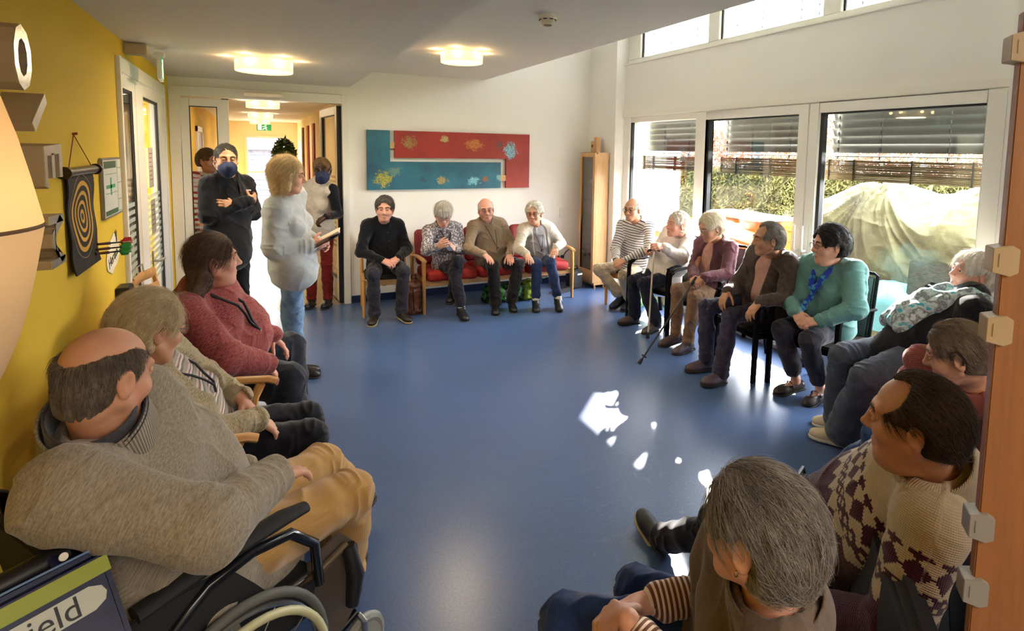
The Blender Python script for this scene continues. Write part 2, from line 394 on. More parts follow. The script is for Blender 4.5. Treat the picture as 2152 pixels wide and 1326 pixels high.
for a, b_, nm in ((4.74, 5.95, 'leftmost'), (3.36, 4.55, 'middle'), (1.99, 3.17, 'rightmost')):
    blind(a, b_, 2.97, 3.62, 4.50, M_slat_pale, 'pale closed blind outside the %s high window pane' % nm, .074, 62)
def reed_material():
    g = NT('reed_mat'); v = g.coord('Object', (1, .9, 60)); f = g.noise(v, 3.2, 3); f2 = g.noise(g.coord('Object', (1, 6, 90)), 2, 2)
    g.set(Base_Color=g.mix(g.math('MULTIPLY', f2, .5), g.ramp(f, [(.3, lin('4b4030')), (.5, lin('8d7c5c')), (.72, lin('c0b08a'))]), lin('5d5140')), Roughness=.8)
    return g.m
M_reed = reed_material()
def reed(y0, y1, label):
    t = thing('reed_mat', label, 'reed mat', (4.44, (y0+y1)/2, 1.69)); L = y1-y0; m = MB()
    for k in range(2):
        for i in range(15):
            z = .075-i*.0112; j = random.uniform(-.004, .004)
            m.tube([(k*.012+j, -L/2, z), (k*.012-j, 0, z+random.uniform(-.002, .002)), (k*.012+j, L/2, z)], .0058, 6)
    m.build('reeds', M_reed, t, smooth=True)
    m = MB()
    for q in (-.36, -.05, .3, .47): m.box((.005, q*L, -.005), (.032, .012, .18))
    m.build('binding', plain('dark_binding', '40382c', .8), t)
reed(4.83, 6.0, 'rolled down reed mat below the blind of the leftmost glass panel')
reed(3.38, 4.62, 'rolled down reed mat below the blind of the middle sliding panel')
reed(1.98, 3.33, 'rolled down reed mat below the blind of the large right panel')

# ---------------------------------------------------------------- lamps on the ceilings
M_shade = NT('lit_lamp_shade'); _g = M_shade; _g.set(Base_Color=lin('fff0c0'), Emission_Color=lin('ffe7a0'), Emission_Strength=.30, Roughness=.6); M_shade = _g.m
M_diff = emit('lit_diffuser', 'fff3c8', .45)
def ceiling_lamp(x, y, z, r, label, power, h=.10, col=(1, .66, .30)):
    t = thing('ceiling_lamp', label, 'ceiling lamp', (x, y, z))
    MB().lathe([(r*.82, 0), (r*.82, -.022)], n=40).build('base', M_white, t, smooth=True)
    MB().lathe([(r, -.02), (r*1.005, -.025), (r*1.005, -h), (r, -h-.004), (r*.985, -h-.002), (r*.985, -.02), (r, -.02)], n=56).build('shade', M_shade, t, smooth=True)
    MB().lathe([(0, -h+.012), (r*.98, -h+.012), (r*.98, -h+.018), (0, -h+.018)], n=48).build('diffuser', M_diff, t, smooth=True)
    d = bpy.data.lights.new('bulb', 'POINT'); d.energy = power; d.color = col; d.shadow_soft_size = .05
    o = bpy.data.objects.new('bulb', d); COL.objects.link(o); o.parent = t; o.location = (0, 0, -.012)
    # added lights imitate spill over the shade and down through the diffuser
    d3 = bpy.data.lights.new('lamp_glow', 'AREA'); d3.shape = 'DISK'; d3.size = r*1.8; d3.energy = power*3.2; d3.color = (1, .80, .55)
    o3 = bpy.data.objects.new('lamp_glow', d3); COL.objects.link(o3); o3.parent = t; o3.location = (0, 0, -h-.006)
    for k in range(6):  # point lights added in a ring outside the shade for the ceiling halo
        d2 = bpy.data.lights.new('bulb', 'POINT'); d2.energy = power*.10; d2.color = col; d2.shadow_soft_size = .02
        o2 = bpy.data.objects.new('bulb', d2); COL.objects.link(o2); o2.parent = t; o2.location = (cos(k*pi/3)*r*1.25, sin(k*pi/3)*r*1.25, -.035)
    return t
ceiling_lamp(.072, 5.05, ZD, .205, 'round lit drum lamp on the lowered ceiling before the corridor door', 1.6)
ceiling_lamp(1.655, 4.96, ZM, .185, 'round lit drum lamp on the higher ceiling above the two colour painting', 1.6)
ceiling_lamp(.10, 9.35, 2.47, .22, 'lit drum lamp in the corridor nearest the doorway', 1.2, col=(1, .84, .62))
ceiling_lamp(.09, 12.7, 2.47, .22, 'lit drum lamp in the middle of the corridor ceiling', 1.1, col=(1, .84, .62))
ceiling_lamp(.09, 15.7, 2.47, .22, 'lit drum lamp at the far end of the corridor ceiling', .9, col=(1, .84, .62))
t = thing('smoke_detector', 'small white round smoke detector on the ceiling', 'smoke detector', (1.70, 3.36, ZM))
MB().lathe([(.062, 0), (.062, -.022), (.054, -.03)], n=36).build('base', M_frame, t, smooth=True)
MB().lathe([(.052, -.03), (.050, -.044), (.040, -.058), (.030, -.066), (.028, -.060), (0, -.060)], n=36).build('housing', plain('ivory_plastic', 'd9d0c0', .45), t, smooth=True)
mb = MB()
for k in range(8):
    a = k*pi/4; mb.box((cos(a)*.0535, sin(a)*.0535, -.034), (.006, .022, .005), Matrix.Rotation(a, 3, 'Z'))
mb.build('vent_slot', M_dark, t)
MB().lathe([(0, -.063), (.022, -.063), (.022, -.070), (0, -.072)], n=24).build('sensor_cap', plain('brown_grey_plastic', '8b7b68', .5), t, smooth=True)
# joints of every person, metres: pelvis, neck, head, shoulders, elbows, wrists, hips, knees, ankles, toes
POSE = {}
_JN = 'pel neck head shL shR elL elR wrL wrR hipL hipR knL knR anL anR toL toR'.split()
POSE['cardigan_man'] = dict(zip(_JN, [[1.237,6.343,0.524],[1.199,6.212,1.031],[1.184,6.07,1.174],[1.365,6.26,0.98],[1.021,6.178,1.005],[1.444,6.192,0.705],[0.945,6.122,0.725],[1.306,5.985,0.658],[1.127,5.962,0.651],[1.336,6.335,0.518],[1.14,6.365,0.516],[1.34,5.902,0.526],[1.038,5.943,0.506],[1.318,5.92,0.105],[1.049,5.975,0.093],[1.363,5.757,0.04],[0.987,5.815,0.033]]))
POSE['print_woman'] = dict(zip(_JN, [[1.909,6.202,0.52],[1.807,6.054,0.973],[1.776,5.933,1.112],[1.97,6.072,0.936],[1.641,6.05,0.93],[2.055,6.087,0.679],[1.576,5.876,0.732],[1.896,5.921,0.728],[1.642,5.665,0.809],[1.994,6.183,0.51],[1.83,6.239,0.511],[1.898,5.804,0.613],[1.874,5.837,0.505],[1.886,5.955,0.259],[1.924,5.765,0.112],[1.813,5.82,0.187],[1.924,5.615,0.034]]))
POSE['beige_man'] = dict(zip(_JN, [[2.461,6.217,0.509],[2.345,6.106,1.003],[2.281,5.978,1.142],[2.52,6.1,0.95],[2.171,6.104,0.951],[2.653,6.061,0.698],[2.078,5.977,0.708],[2.524,5.858,0.633],[2.178,5.751,0.675],[2.558,6.199,0.492],[2.376,6.26,0.484],[2.602,5.775,0.528],[2.322,5.836,0.518],[2.551,5.839,0.12],[2.346,5.826,0.107],[2.513,5.687,0.03],[2.288,5.675,0.024]]))
POSE['cream_cardigan_woman'] = dict(zip(_JN, [[3.036,6.114,0.509],[2.894,5.939,0.949],[2.818,5.839,1.092],[3.061,5.921,0.907],[2.729,5.943,0.904],[3.244,5.959,0.706],[2.609,5.798,0.703],[3.078,5.792,0.674],[2.601,5.562,0.678],[3.121,6.081,0.487],[2.954,6.153,0.486],[2.971,5.705,0.531],[2.828,5.765,0.509],[3.043,5.638,0.132],[2.807,5.739,0.112],[2.998,5.505,0.033],[2.749,5.6,0.027]]))
POSE['striped_man'] = dict(zip(_JN, [[3.937,5.421,0.504],[3.859,5.274,1.015],[3.743,5.21,1.171],[3.912,5.101,0.986],[3.762,5.427,0.972],[3.793,4.958,0.753],[3.64,5.381,0.705],[3.574,5.064,0.636],[3.513,5.172,0.627],[3.98,5.35,0.444],[3.9,5.506,0.458],[3.597,5.14,0.44],[3.467,5.456,0.466],[3.809,5.312,0.12],[3.737,5.383,0.141],[3.667,5.23,0.036],[3.588,5.36,0.031]]))
POSE['white_pullover_woman'] = dict(zip(_JN, [[3.876,4.79,0.521],[3.91,4.578,0.954],[3.798,4.509,1.083],[3.903,4.417,0.908],[3.853,4.734,0.899],[3.692,4.309,0.783],[3.876,4.924,0.711],[3.49,4.32,0.897],[3.696,4.797,0.785],[3.899,4.714,0.486],[3.852,4.873,0.507],[3.506,4.641,0.468],[3.47,4.768,0.474],[3.562,4.501,0.103],[3.522,4.813,0.095],[3.411,4.478,0.029],[3.363,4.816,0.05]]))
POSE['burgundy_woman'] = dict(zip(_JN, [[3.894,4.148,0.511],[3.864,4.011,0.984],[3.744,3.966,1.124],[3.88,3.844,0.951],[3.834,4.173,0.934],[3.759,3.748,0.723],[3.685,4.103,0.715],[3.523,3.781,0.71],[3.521,3.934,0.678],[3.93,4.071,0.483],[3.876,4.232,0.482],[3.544,3.931,0.487],[3.491,4.104,0.524],[3.463,3.899,0.102],[3.47,4.08,0.12],[3.306,3.886,0.026],[3.322,4.109,0.033]]))
POSE['dark_jacket_man'] = dict(zip(_JN, [[3.762,3.345,0.526],[3.665,3.175,1.018],[3.525,3.11,1.15],[3.642,2.995,0.994],[3.642,3.345,0.933],[3.608,2.983,0.701],[3.596,3.489,0.68],[3.353,3.005,0.698],[3.377,3.359,0.696],[3.779,3.254,0.537],[3.757,3.436,0.549],[3.338,3.278,0.511],[3.329,3.539,0.527],[3.218,3.235,0.09],[3.299,3.484,0.101],[3.042,3.223,0.046],[3.128,3.512,0.038]]))
POSE['teal_woman'] = dict(zip(_JN, [[3.885,2.873,0.53],[3.809,2.777,1.008],[3.712,2.715,1.155],[3.829,2.583,0.984],[3.774,2.956,0.938],[3.745,2.501,0.732],[3.664,3.0,0.693],[3.579,2.648,0.619],[3.519,2.818,0.654],[3.913,2.779,0.496],[3.89,2.968,0.485],[3.519,2.694,0.472],[3.493,2.916,0.494],[3.647,2.668,0.108],[3.595,2.84,0.12],[3.496,2.656,0.026],[3.453,2.88,0.036]]))
POSE['reclined_woman'] = dict(zip(_JN, [[3.629,2.051,0.552],[3.828,1.825,0.958],[3.954,1.892,1.084],[3.666,1.714,0.932],[3.938,1.981,0.898],[3.593,1.666,0.67],[3.883,2.048,0.636],[3.414,1.792,0.577],[3.671,1.991,0.543],[3.6,1.96,0.575],[3.705,2.122,0.555],[3.214,2.039,0.483],[3.333,2.278,0.51],[3.195,2.161,0.105],[3.35,2.297,0.115],[3.129,2.313,0.046],[3.325,2.44,0.029]]))
POSE['pink_shirt_man'] = dict(zip(_JN, [[2.997,1.493,0.52],[2.675,1.25,0.844],[2.548,1.246,0.997],[2.651,1.076,0.8],[2.699,1.423,0.8],[2.581,1.024,0.523],[2.647,1.492,0.523],[2.39,1.151,0.424],[2.428,1.423,0.424],[3.05,1.442,0.465],[2.973,1.57,0.562],[2.653,1.602,0.423],[2.548,1.563,0.501],[2.635,1.848,0.095],[2.531,1.565,0.091],[2.467,1.871,0.035],[2.362,1.589,0.035]]))
POSE['norwegian_man'] = dict(zip(_JN, [[1.717,1.126,0.527],[1.626,0.827,0.957],[1.501,0.821,1.119],[1.472,0.746,0.895],[1.787,0.913,0.932],[1.387,0.769,0.612],[1.876,1.035,0.677],[1.368,1.003,0.511],[1.694,1.213,0.649],[1.665,1.053,0.553],[1.739,1.199,0.472],[1.419,1.415,0.51],[1.571,1.577,0.32],[1.41,1.429,0.09],[1.593,1.908,0.062],[1.321,1.581,0.035],[1.613,2.101,0.071]]))
POSE['vest_woman'] = dict(zip(_JN, [[1.128,0.99,0.525],[0.919,0.749,0.903],[0.841,0.732,1.075],[0.817,0.617,0.874],[1.021,0.88,0.859],[0.791,0.792,0.663],[1.08,1.034,0.638],[0.743,1.022,0.701],[0.86,1.122,0.618],[1.061,1.046,0.509],[1.21,0.96,0.526],[0.735,1.297,0.486],[0.989,1.299,0.481],[0.724,1.303,0.094],[0.975,1.306,0.09],[0.585,1.384,0.035],[0.834,1.387,0.035]]))
POSE['wheelchair_man'] = dict(zip(_JN, [[-0.161,1.911,0.575],[-0.368,1.763,1.051],[-0.343,1.684,1.237],[-0.273,1.929,0.907],[-0.402,1.528,1.043],[-0.304,2.111,0.675],[-0.124,1.476,0.907],[-0.075,2.218,0.641],[0.012,1.692,0.878],[-0.111,2.023,0.564],[-0.123,1.799,0.588],[0.196,2.344,0.533],[0.26,2.018,0.582],[0.335,2.578,0.208],[0.244,2.175,0.193],[0.447,2.713,0.143],[0.337,2.328,0.14]]))
POSE['heather_cardigan_woman'] = dict(zip(_JN, [[-0.234,2.789,0.524],[-0.375,2.594,0.948],[-0.373,2.517,1.119],[-0.368,2.763,0.948],[-0.379,2.441,0.876],[-0.257,2.928,0.762],[-0.21,2.489,0.668],[-0.092,2.777,0.692],[-0.029,2.636,0.646],[-0.217,2.873,0.514],[-0.224,2.705,0.512],[0.184,2.909,0.478],[0.18,2.704,0.478],[0.199,2.909,0.091],[0.194,2.704,0.092],[0.359,2.909,0.035],[0.353,2.704,0.035]]))
POSE['red_sweater_woman'] = dict(zip(_JN, [[-0.257,3.684,0.555],[-0.299,3.531,1.028],[-0.219,3.492,1.196],[-0.218,3.716,0.942],[-0.354,3.327,0.958],[-0.153,3.824,0.697],[-0.18,3.263,0.721],[0.049,3.699,0.676],[0.006,3.372,0.621],[-0.23,3.79,0.542],[-0.275,3.582,0.527],[0.147,3.948,0.501],[0.112,3.453,0.48],[0.153,3.945,0.105],[0.133,3.45,0.089],[0.308,3.919,0.035],[0.294,3.422,0.035]]))
POSE['black_jacket_man'] = dict(zip(_JN, [[-0.253,5.573,0.994],[-0.229,5.615,1.545],[-0.229,5.465,1.694],[-0.099,5.742,1.481],[-0.358,5.481,1.498],[-0.009,5.956,1.282],[-0.404,5.661,1.256],[0.032,5.803,1.07],[-0.363,5.508,1.044],[-0.157,5.571,0.972],[-0.351,5.563,0.981],[-0.147,5.56,0.518],[-0.349,5.551,0.525],[-0.154,5.61,0.087],[-0.356,5.571,0.091],[-0.104,5.433,0.035],[-0.31,5.395,0.035]]))
POSE['shirt_woman'] = dict(zip(_JN, [[0.219,4.697,0.921],[0.185,4.721,1.435],[0.201,4.603,1.591],[0.254,4.884,1.426],[0.116,4.576,1.353],[0.258,4.935,1.144],[0.092,4.562,1.07],[0.406,4.922,0.947],[0.336,4.596,1.066],[0.212,4.787,0.921],[0.233,4.618,0.876],[0.231,4.786,0.496],[0.202,4.798,0.494],[0.215,4.788,0.091],[0.242,4.778,0.092],[0.383,4.773,0.035],[0.374,4.675,0.032]]))
POSE['masked_woman'] = dict(zip(_JN, [[0.6,6.857,0.914],[0.615,6.716,1.412],[0.627,6.591,1.566],[0.725,6.585,1.356],[0.467,6.817,1.361],[0.783,6.616,1.075],[0.419,6.834,1.076],[0.639,6.413,1.074],[0.368,6.694,0.876],[0.686,6.83,0.928],[0.517,6.891,0.928],[0.678,6.81,0.499],[0.51,6.871,0.499],[0.686,6.83,0.09],[0.517,6.891,0.09],[0.627,6.669,0.035],[0.459,6.73,0.035]]))
POSE['corridor_person'] = dict(zip(_JN, [[-0.52,7.745,0.93],[-0.489,7.751,1.45],[-0.506,7.686,1.637],[-0.352,7.842,1.375],[-0.637,7.651,1.444],[-0.308,7.868,1.09],[-0.681,7.625,1.159],[-0.233,7.738,0.89],[-0.606,7.495,0.959],[-0.442,7.79,0.929],[-0.598,7.7,0.929],[-0.433,7.773,0.5],[-0.588,7.683,0.5],[-0.442,7.79,0.09],[-0.598,7.7,0.09],[-0.357,7.642,0.035],[-0.513,7.552,0.035]]))
# ================================================================ modelling by signed distance: smooth solid shapes, meshed once
BIG = .16
class SDF:
    def __init__(s, lo, hi, h):
        s.h = h; s.o = np.array(lo, float); s.n = np.maximum(np.ceil((np.array(hi)-s.o)/h).astype(int)+1, 4)
        s.V = np.full(s.n, BIG, np.float32)
        s.ax = [(s.o[i]+np.arange(s.n[i])*h).astype(np.float32) for i in range(3)]
    def put(s, lo, hi, fn, k=0.0, op='u', noise=None):
        m = max(k, .0)+3*s.h
        a = np.maximum(np.floor((np.asarray(lo)-m-s.o)/s.h).astype(int), 0); b = np.minimum(np.ceil((np.asarray(hi)+m-s.o)/s.h).astype(int)+1, s.n)
        if (b <= a).any(): return s
        sl = tuple(slice(a[i], b[i]) for i in range(3))
        d = fn(s.ax[0][sl[0]][:, None, None], s.ax[1][sl[1]][None, :, None], s.ax[2][sl[2]][None, None, :])
        v = s.V[sl]
        if op == 'u':
            if k > 0:
                t = np.clip(.5+.5*(v-d)/k, 0, 1); s.V[sl] = v*(1-t)+d*t-k*t*(1-t)
            else: s.V[sl] = np.minimum(v, d)
        else:
            if k > 0:
                d = -d; t = np.clip(.5-.5*(v-d)/k, 0, 1); s.V[sl] = v*(1-t)+d*t+k*t*(1-t)
            else: s.V[sl] = np.maximum(v, -d)
        return s
    def cap(s, a, b, ra, rb=None, k=0.0, op='u'):
        rb = ra if rb is None else rb; a = np.asarray(a, float); b = np.asarray(b, float); ab = b-a; L = float(ab@ab)+1e-9; R = max(ra, rb)
        def fn(X, Y, Z):
            x, y, z = X-a[0], Y-a[1], Z-a[2]
            t = np.clip((x*ab[0]+y*ab[1]+z*ab[2])/L, 0, 1)
            return np.sqrt((x-t*ab[0])**2+(y-t*ab[1])**2+(z-t*ab[2])**2)-(ra+(rb-ra)*t)
        return s.put(np.minimum(a, b)-R, np.maximum(a, b)+R, fn, k, op)
    def ell(s, c, R, r, k=0.0, op='u'):
        """ellipsoid; R = rows of three axes"""
        c = np.asarray(c, float); r = np.asarray(r, float); ex = np.sqrt(((R*r[:, None])**2).sum(0))
        def fn(X, Y, Z):
            x, y, z = X-c[0], Y-c[1], Z-c[2]; k0 = 0; k1 = 0
            for i in range(3):
                q = (x*R[i, 0]+y*R[i, 1]+z*R[i, 2])/r[i]; k0 = k0+q*q; k1 = k1+(q/r[i])**2
            k0 = np.sqrt(k0); return k0*(k0-1)/(np.sqrt(k1)+1e-6)
        return s.put(c-ex, c+ex, fn, k, op)
    def box(s, c, R, hd, rad=.01, k=0.0, op='u'):
        c = np.asarray(c, float); hd = np.asarray(hd, float); ex = (np.abs(R)*hd[:, None]).sum(0)
        def fn(X, Y, Z):
            x, y, z = X-c[0], Y-c[1], Z-c[2]; q = [np.abs(x*R[i, 0]+y*R[i, 1]+z*R[i, 2])-(hd[i]-rad) for i in range(3)]
            return np.sqrt(sum(np.maximum(v, 0)**2 for v in q))+np.minimum(np.maximum(np.maximum(q[0], q[1]), q[2]), 0)-rad
        return s.put(c-ex, c+ex, fn, k, op)
    def chain(s, pts, rad, k=0.0, op='u'):
        for i in range(len(pts)-1): s.cap(pts[i], pts[i+1], rad[i], rad[i+1], k, op)
        return s
    def mesh(s):
        V = s.V; I = V < 0
        A = I[:-1, :-1, :-1]; n = np.zeros(A.shape, np.uint8); nx, ny, nz = A.shape
        cs = [(i, j, k) for i in (0, 1) for j in (0, 1) for k in (0, 1)]
        for i, j, k in cs: n += I[i:i+nx, j:j+ny, k:k+nz]
        cell = np.argwhere((n > 0) & (n < 8))
        if len(cell) == 0: return np.zeros((0, 3)), np.zeros((0, 4), int)
        idx = np.full(A.shape, -1, np.int32); idx[tuple(cell.T)] = np.arange(len(cell))
        val = np.stack([V[cell[:, 0]+i, cell[:, 1]+j, cell[:, 2]+k] for i, j, k in cs], 1)
        P = np.zeros((len(cell), 3)); W = np.zeros(len(cell))
        for p in range(8):
            for b in (4, 2, 1):
                if p & b: continue
                q = p | b; v0, v1 = val[:, p], val[:, q]; m = (v0 < 0) != (v1 < 0)
                t = np.where(m, v0/np.where(m, v0-v1, 1), 0)
                c0 = np.array(cs[p], float); c1 = np.array(cs[q], float)
                P += np.where(m[:, None], c0+(c1-c0)*t[:, None], 0); W += m
        P = s.o+(cell+P/W[:, None])*s.h
        F = []
        for ax in range(3):
            u, w = (ax+1) % 3, (ax+2) % 3
            sl0 = [slice(None)]*3; sl1 = [slice(None)]*3; sl0[ax] = slice(0, -1); sl1[ax] = slice(1, None)
            e0, e1 = I[tuple(sl0)], I[tuple(sl1)]
            E = np.argwhere(e0 != e1); ok = (E[:, u] > 0) & (E[:, w] > 0) & (E[:, u] < s.n[u]-1) & (E[:, w] < s.n[w]-1)
            E = E[ok]; inn = e0[tuple(E.T)]
            def g(du, dw):
                c = E.copy(); c[:, u] += du; c[:, w] += dw; return idx[tuple(c.T)]
            q = np.stack([g(-1, -1), g(0, -1), g(0, 0), g(-1, 0)], 1); q[~inn] = q[~inn][:, ::-1]; F.append(q)
        return P, np.concatenate(F)
def vnormals(P, F):
    a, b, c, d = (P[F[:, i]] for i in range(4)); n = np.cross(c-a, d-b); N = np.zeros_like(P)
    for i in range(4): np.add.at(N, F[:, i], n)
    return N/(np.linalg.norm(N, axis=1, keepdims=True)+1e-12)
def smooth_mesh(P, F, it=1, lam=.5):
    for _ in range(it):
        S = np.zeros_like(P); C = np.zeros(len(P))
        for i in range(4):
            a, b = F[:, i], F[:, (i+1) % 4]
            np.add.at(S, a, P[b]); np.add.at(S, b, P[a]); np.add.at(C, a, 1); np.add.at(C, b, 1)
        P = P*(1-lam)+lam*S/C[:, None]
    return P
def vnoise(p, seed=0):
    """smooth value noise in -1..1 at points p (n x 3)"""
    p = np.asarray(p, float)+seed*17.31; i = np.floor(p).astype(np.int64); f = p-i; f = f*f*(3-2*f); r = 0
    for a in (0, 1):
        for b in (0, 1):
            for c in (0, 1):
                h = (i[:, 0]+a)*374761393+(i[:, 1]+b)*668265263+(i[:, 2]+c)*2147483647; h = (h ^ (h >> 13))*1274126177 & 0xffffffff; h = (h ^ (h >> 16)) & 0xffff
                w = (f[:, 0] if a else 1-f[:, 0])*(f[:, 1] if b else 1-f[:, 1])*(f[:, 2] if c else 1-f[:, 2]); r = r+w*(h/32767.5-1)
    return r
def np_object(name, P, F, m, parent=None, attrs=None, org=None):
    me = bpy.data.meshes.new(name); P = np.asarray(P, np.float32)
    if org is not None: P = P-np.asarray(org, np.float32)
    k = F.shape[1]
    me.vertices.add(len(P)); me.vertices.foreach_set('co', P.ravel())
    me.loops.add(F.size); me.loops.foreach_set('vertex_index', F.ravel().astype(np.int32))
    me.polygons.add(len(F)); me.polygons.foreach_set('loop_start', np.arange(0, F.size, k, dtype=np.int32))
    me.update(calc_edges=True); me.polygons.foreach_set('use_smooth', [True]*len(F))
    for a, v in (attrs or {}).items():
        at = me.attributes.new(a, 'FLOAT', 'POINT'); at.data.foreach_set('value', np.asarray(v, np.float32))
    me.materials.append(m); o = bpy.data.objects.new(name, me); COL.objects.link(o)
    if parent is not None: o.parent = parent
    return o
def unit(v): v = np.asarray(v, float); return v/(np.linalg.norm(v)+1e-12)
def ypr(yaw, pitch=0, roll=0):
    """rows: forward, left, up"""
    y, p, r = map(radians, (yaw, pitch, roll))
    f = np.array([cos(y)*cos(p), sin(y)*cos(p), sin(p)]); l = np.array([-sin(y), cos(y), 0.]); u = np.cross(f, l)
    return np.array([f, l*cos(r)+u*sin(r), u*cos(r)-l*sin(r)])

# ---------------------------------------------------------------- materials for people
def skin(name, col, rough=.5):
    if name in _MC: return _MC[name]
    g = NT(name); c = lin(col); v = g.coord('Object')
    f = g.noise(v, 35, 4, .6); f2 = g.noise(v, 9, 2)
    red = (min(1, c[0]*1.02), c[1]*.74, c[2]*.68, 1)
    b = g.mix(g.ramp(f2, [(.35, (0, 0, 0)), (.75, (.55, .55, .55))]), g.ramp(f, [(.3, tuple(x*.9 for x in c[:3])), (.7, c)]), red)
    b = g.mix(g.math('MULTIPLY', g.attr('lip'), .5), b, (c[0]*.72, c[1]*.40, c[2]*.40, 1))
    g.set(Base_Color=b, Roughness=rough); g.b.inputs['Subsurface Weight'].default_value = .08; g.b.inputs['Subsurface Radius'].default_value = (.012, .005, .003)
    g.b.inputs['Specular IOR Level'].default_value = .4
    g.bump(g.noise(v, 160, 2), .12, .0015); _MC[name] = g.m; return g.m
def hairmat(name, c1, c2, rough=.6, scale=1):
    if name in _MC: return _MC[name]
    g = NT(name); v = g.coord('Object')
    f = g.noise(v, 55*scale, 3, .7); f2 = g.noise(v, 12, 2); a = g.attr('shade')
    k = g.math('ADD', g.math('MULTIPLY', f, .5), g.math('MULTIPLY', a, .5))
    g.set(Base_Color=g.mix(g.ramp(f2, [(.4, (0, 0, 0)), (.6, (.4, .4, .4))]), g.ramp(k, [(.25, lin(c1)), (.75, lin(c2))]), lin(c1)), Roughness=rough)
    g.b.inputs['Specular IOR Level'].default_value = .22; g.b.inputs['Sheen Weight'].default_value = .08
    _MC[name] = g.m; return g.m
def cloth(name, c1, c2=None, kind='plain', stripe=None, scale=1.0, rough=.88, bump=.35, sheen=.25, period=.03, duty=.5, vs='ax'):
    """kind: plain weave, knit (fine ribs), heather (flecked yarn), denim, fleece, print; stripe = colour of stripes laid across the garment"""
    if name in _MC: return _MC[name]
    g = NT(name); a = lin(c1); b = lin(c2 or c1); v = g.coord('Object'); ax, ay = g.attr('ax'), g.attr('ay')
    if kind == 'heather':
        cx = g.n('ShaderNodeCombineXYZ'); g.link(g.math('MULTIPLY', ax, 260*scale), cx.inputs[0]); g.link(g.math('MULTIPLY', ay, 70*scale), cx.inputs[1])
        f = g.noise(cx.outputs[0], 1, 4, .7); col = g.ramp(f, [(.36, a), (.64, b)])
        h = g.math('SINE', g.math('MULTIPLY', ay, 900*scale)); hh = g.math('ADD', g.math('MULTIPLY', h, .14), g.math('MULTIPLY', f, 1.2))
    elif kind == 'cord':
        f = g.noise(v, 30*scale, 3); rb = g.math('SINE', g.math('MULTIPLY', ay, 1500*scale)); col = g.mix(g.math('MULTIPLY', g.math('ADD', rb, 1.), .16), g.ramp(f, [(.3, b), (.7, b)]), a); hh = rb
    elif kind == 'knit':
        f = g.noise(v, 70*scale, 3); col = g.ramp(f, [(.3, a), (.7, b)])
        hh = g.math('ADD', g.math('SINE', g.math('MULTIPLY', ay, 1150*scale)), g.math('MULTIPLY', g.math('SINE', g.math('MULTIPLY', ax, 1600*scale)), .6))
    elif kind == 'fleece':
        f = g.noise(v, 110*scale, 5, .75); col = g.ramp(f, [(.3, a), (.7, b)]); hh = g.math('MULTIPLY', f, 2.0)
    elif kind == 'print':
        x = g.n('ShaderNodeTexVoronoi'); g.link(v, x.inputs['Vector']); x.inputs['Scale'].default_value = 38*scale
        f = x.outputs['Distance']; col = g.ramp(g.math('ADD', f, g.math('MULTIPLY', g.noise(v, 20*scale, 3), .45)), [(.35, a), (.42, b), (.62, b), (.7, a)]); hh = g.noise(v, 200, 2)
    else:
        f = g.noise(v, (14 if kind == 'denim' else 30)*scale, 4); col = g.ramp(f, [(.3, a), (.7, b)])
        hh = g.noise(v, 420*scale, 2)
    if stripe:
        ph = g.math('FRACT', g.math('DIVIDE', g.math('ADD', ax if vs == 'ax' else ay, 5.0), period))
        st = stripe if isinstance(stripe, (list, tuple)) else [stripe]
        if len(st) == 1: col = g.mix(g.math('GREATER_THAN', ph, 1-duty), col, lin(st[0]))
        else:
            n = len(st); col = g.mix(duty, col, g.ramp(ph, [(i/n, lin(s_)) for i, s_ in enumerate(st)], 'CONSTANT'))
    g.set(Base_Color=col, Roughness=rough); g.b.inputs['Sheen Weight'].default_value = sheen; g.b.inputs['Sheen Roughness'].default_value = .4
    g.b.inputs['Specular IOR Level'].default_value = .2
    g.bump(hh, bump, .0025); _MC[name] = g.m; return g.m

# ---------------------------------------------------------------- anatomy
def limb_attr(P, J, seat=True, legs=False):
    """ax = distance down the garment from the neck / hip, ay = distance around the limb or trunk"""
    segs = []
    if legs:
        for S in 'LR': segs += [(J['hip'+S], J['kn'+S], 0., .085, 1), (J['kn'+S], J['an'+S], np.linalg.norm(J['kn'+S]-J['hip'+S]), .06, 1)]
    else:
        mid = J['neck']*.5+J['pel']*.5
        segs.append((J['neck'], J['pel'], 0., .155, 0))
        for S in 'LR':
            l1 = np.linalg.norm(J['el'+S]-J['sh'+S]); segs += [(J['sh'+S], J['el'+S], .06, .062, 1), (J['el'+S], J['wr'+S], .06+l1, .048, 1)]
    best = np.full(len(P), 9.); ax = np.zeros(len(P)); ay = np.zeros(len(P)); el = np.zeros(len(P))
    for a, b, off, r, ty in segs:
        ab = b-a; L = np.linalg.norm(ab); d = ab/L; q = P-a; t = q@d; tc = np.clip(t, 0, L); rad = q-tc[:, None]*d
        dist = np.linalg.norm(rad, axis=1)-r; m = dist < best
        e1 = unit(np.cross(d, [0.3, .1, 1] if abs(d[2]) < .8 else J['_f'])); e2 = np.cross(d, e1)
        an = np.arctan2(rad@e2, rad@e1)*r
        ax[m] = (off+t)[m]; ay[m] = an[m]; best[m] = dist[m]; el[m] = (ty*np.exp(-((t-L)/.09)**2)+ty*.6*np.exp(-(t/.08)**2))[m]
    return ax, ay, el
def joints(name):
    J = {k: np.array(v, float) for k, v in POSE[name].items()}
    l = unit(J['shL']-J['shR']); u = unit(J['neck']-J['pel']); f = unit(np.cross(l, u)); J['_f'] = f; J['_l'] = l; J['_u'] = u
    return J
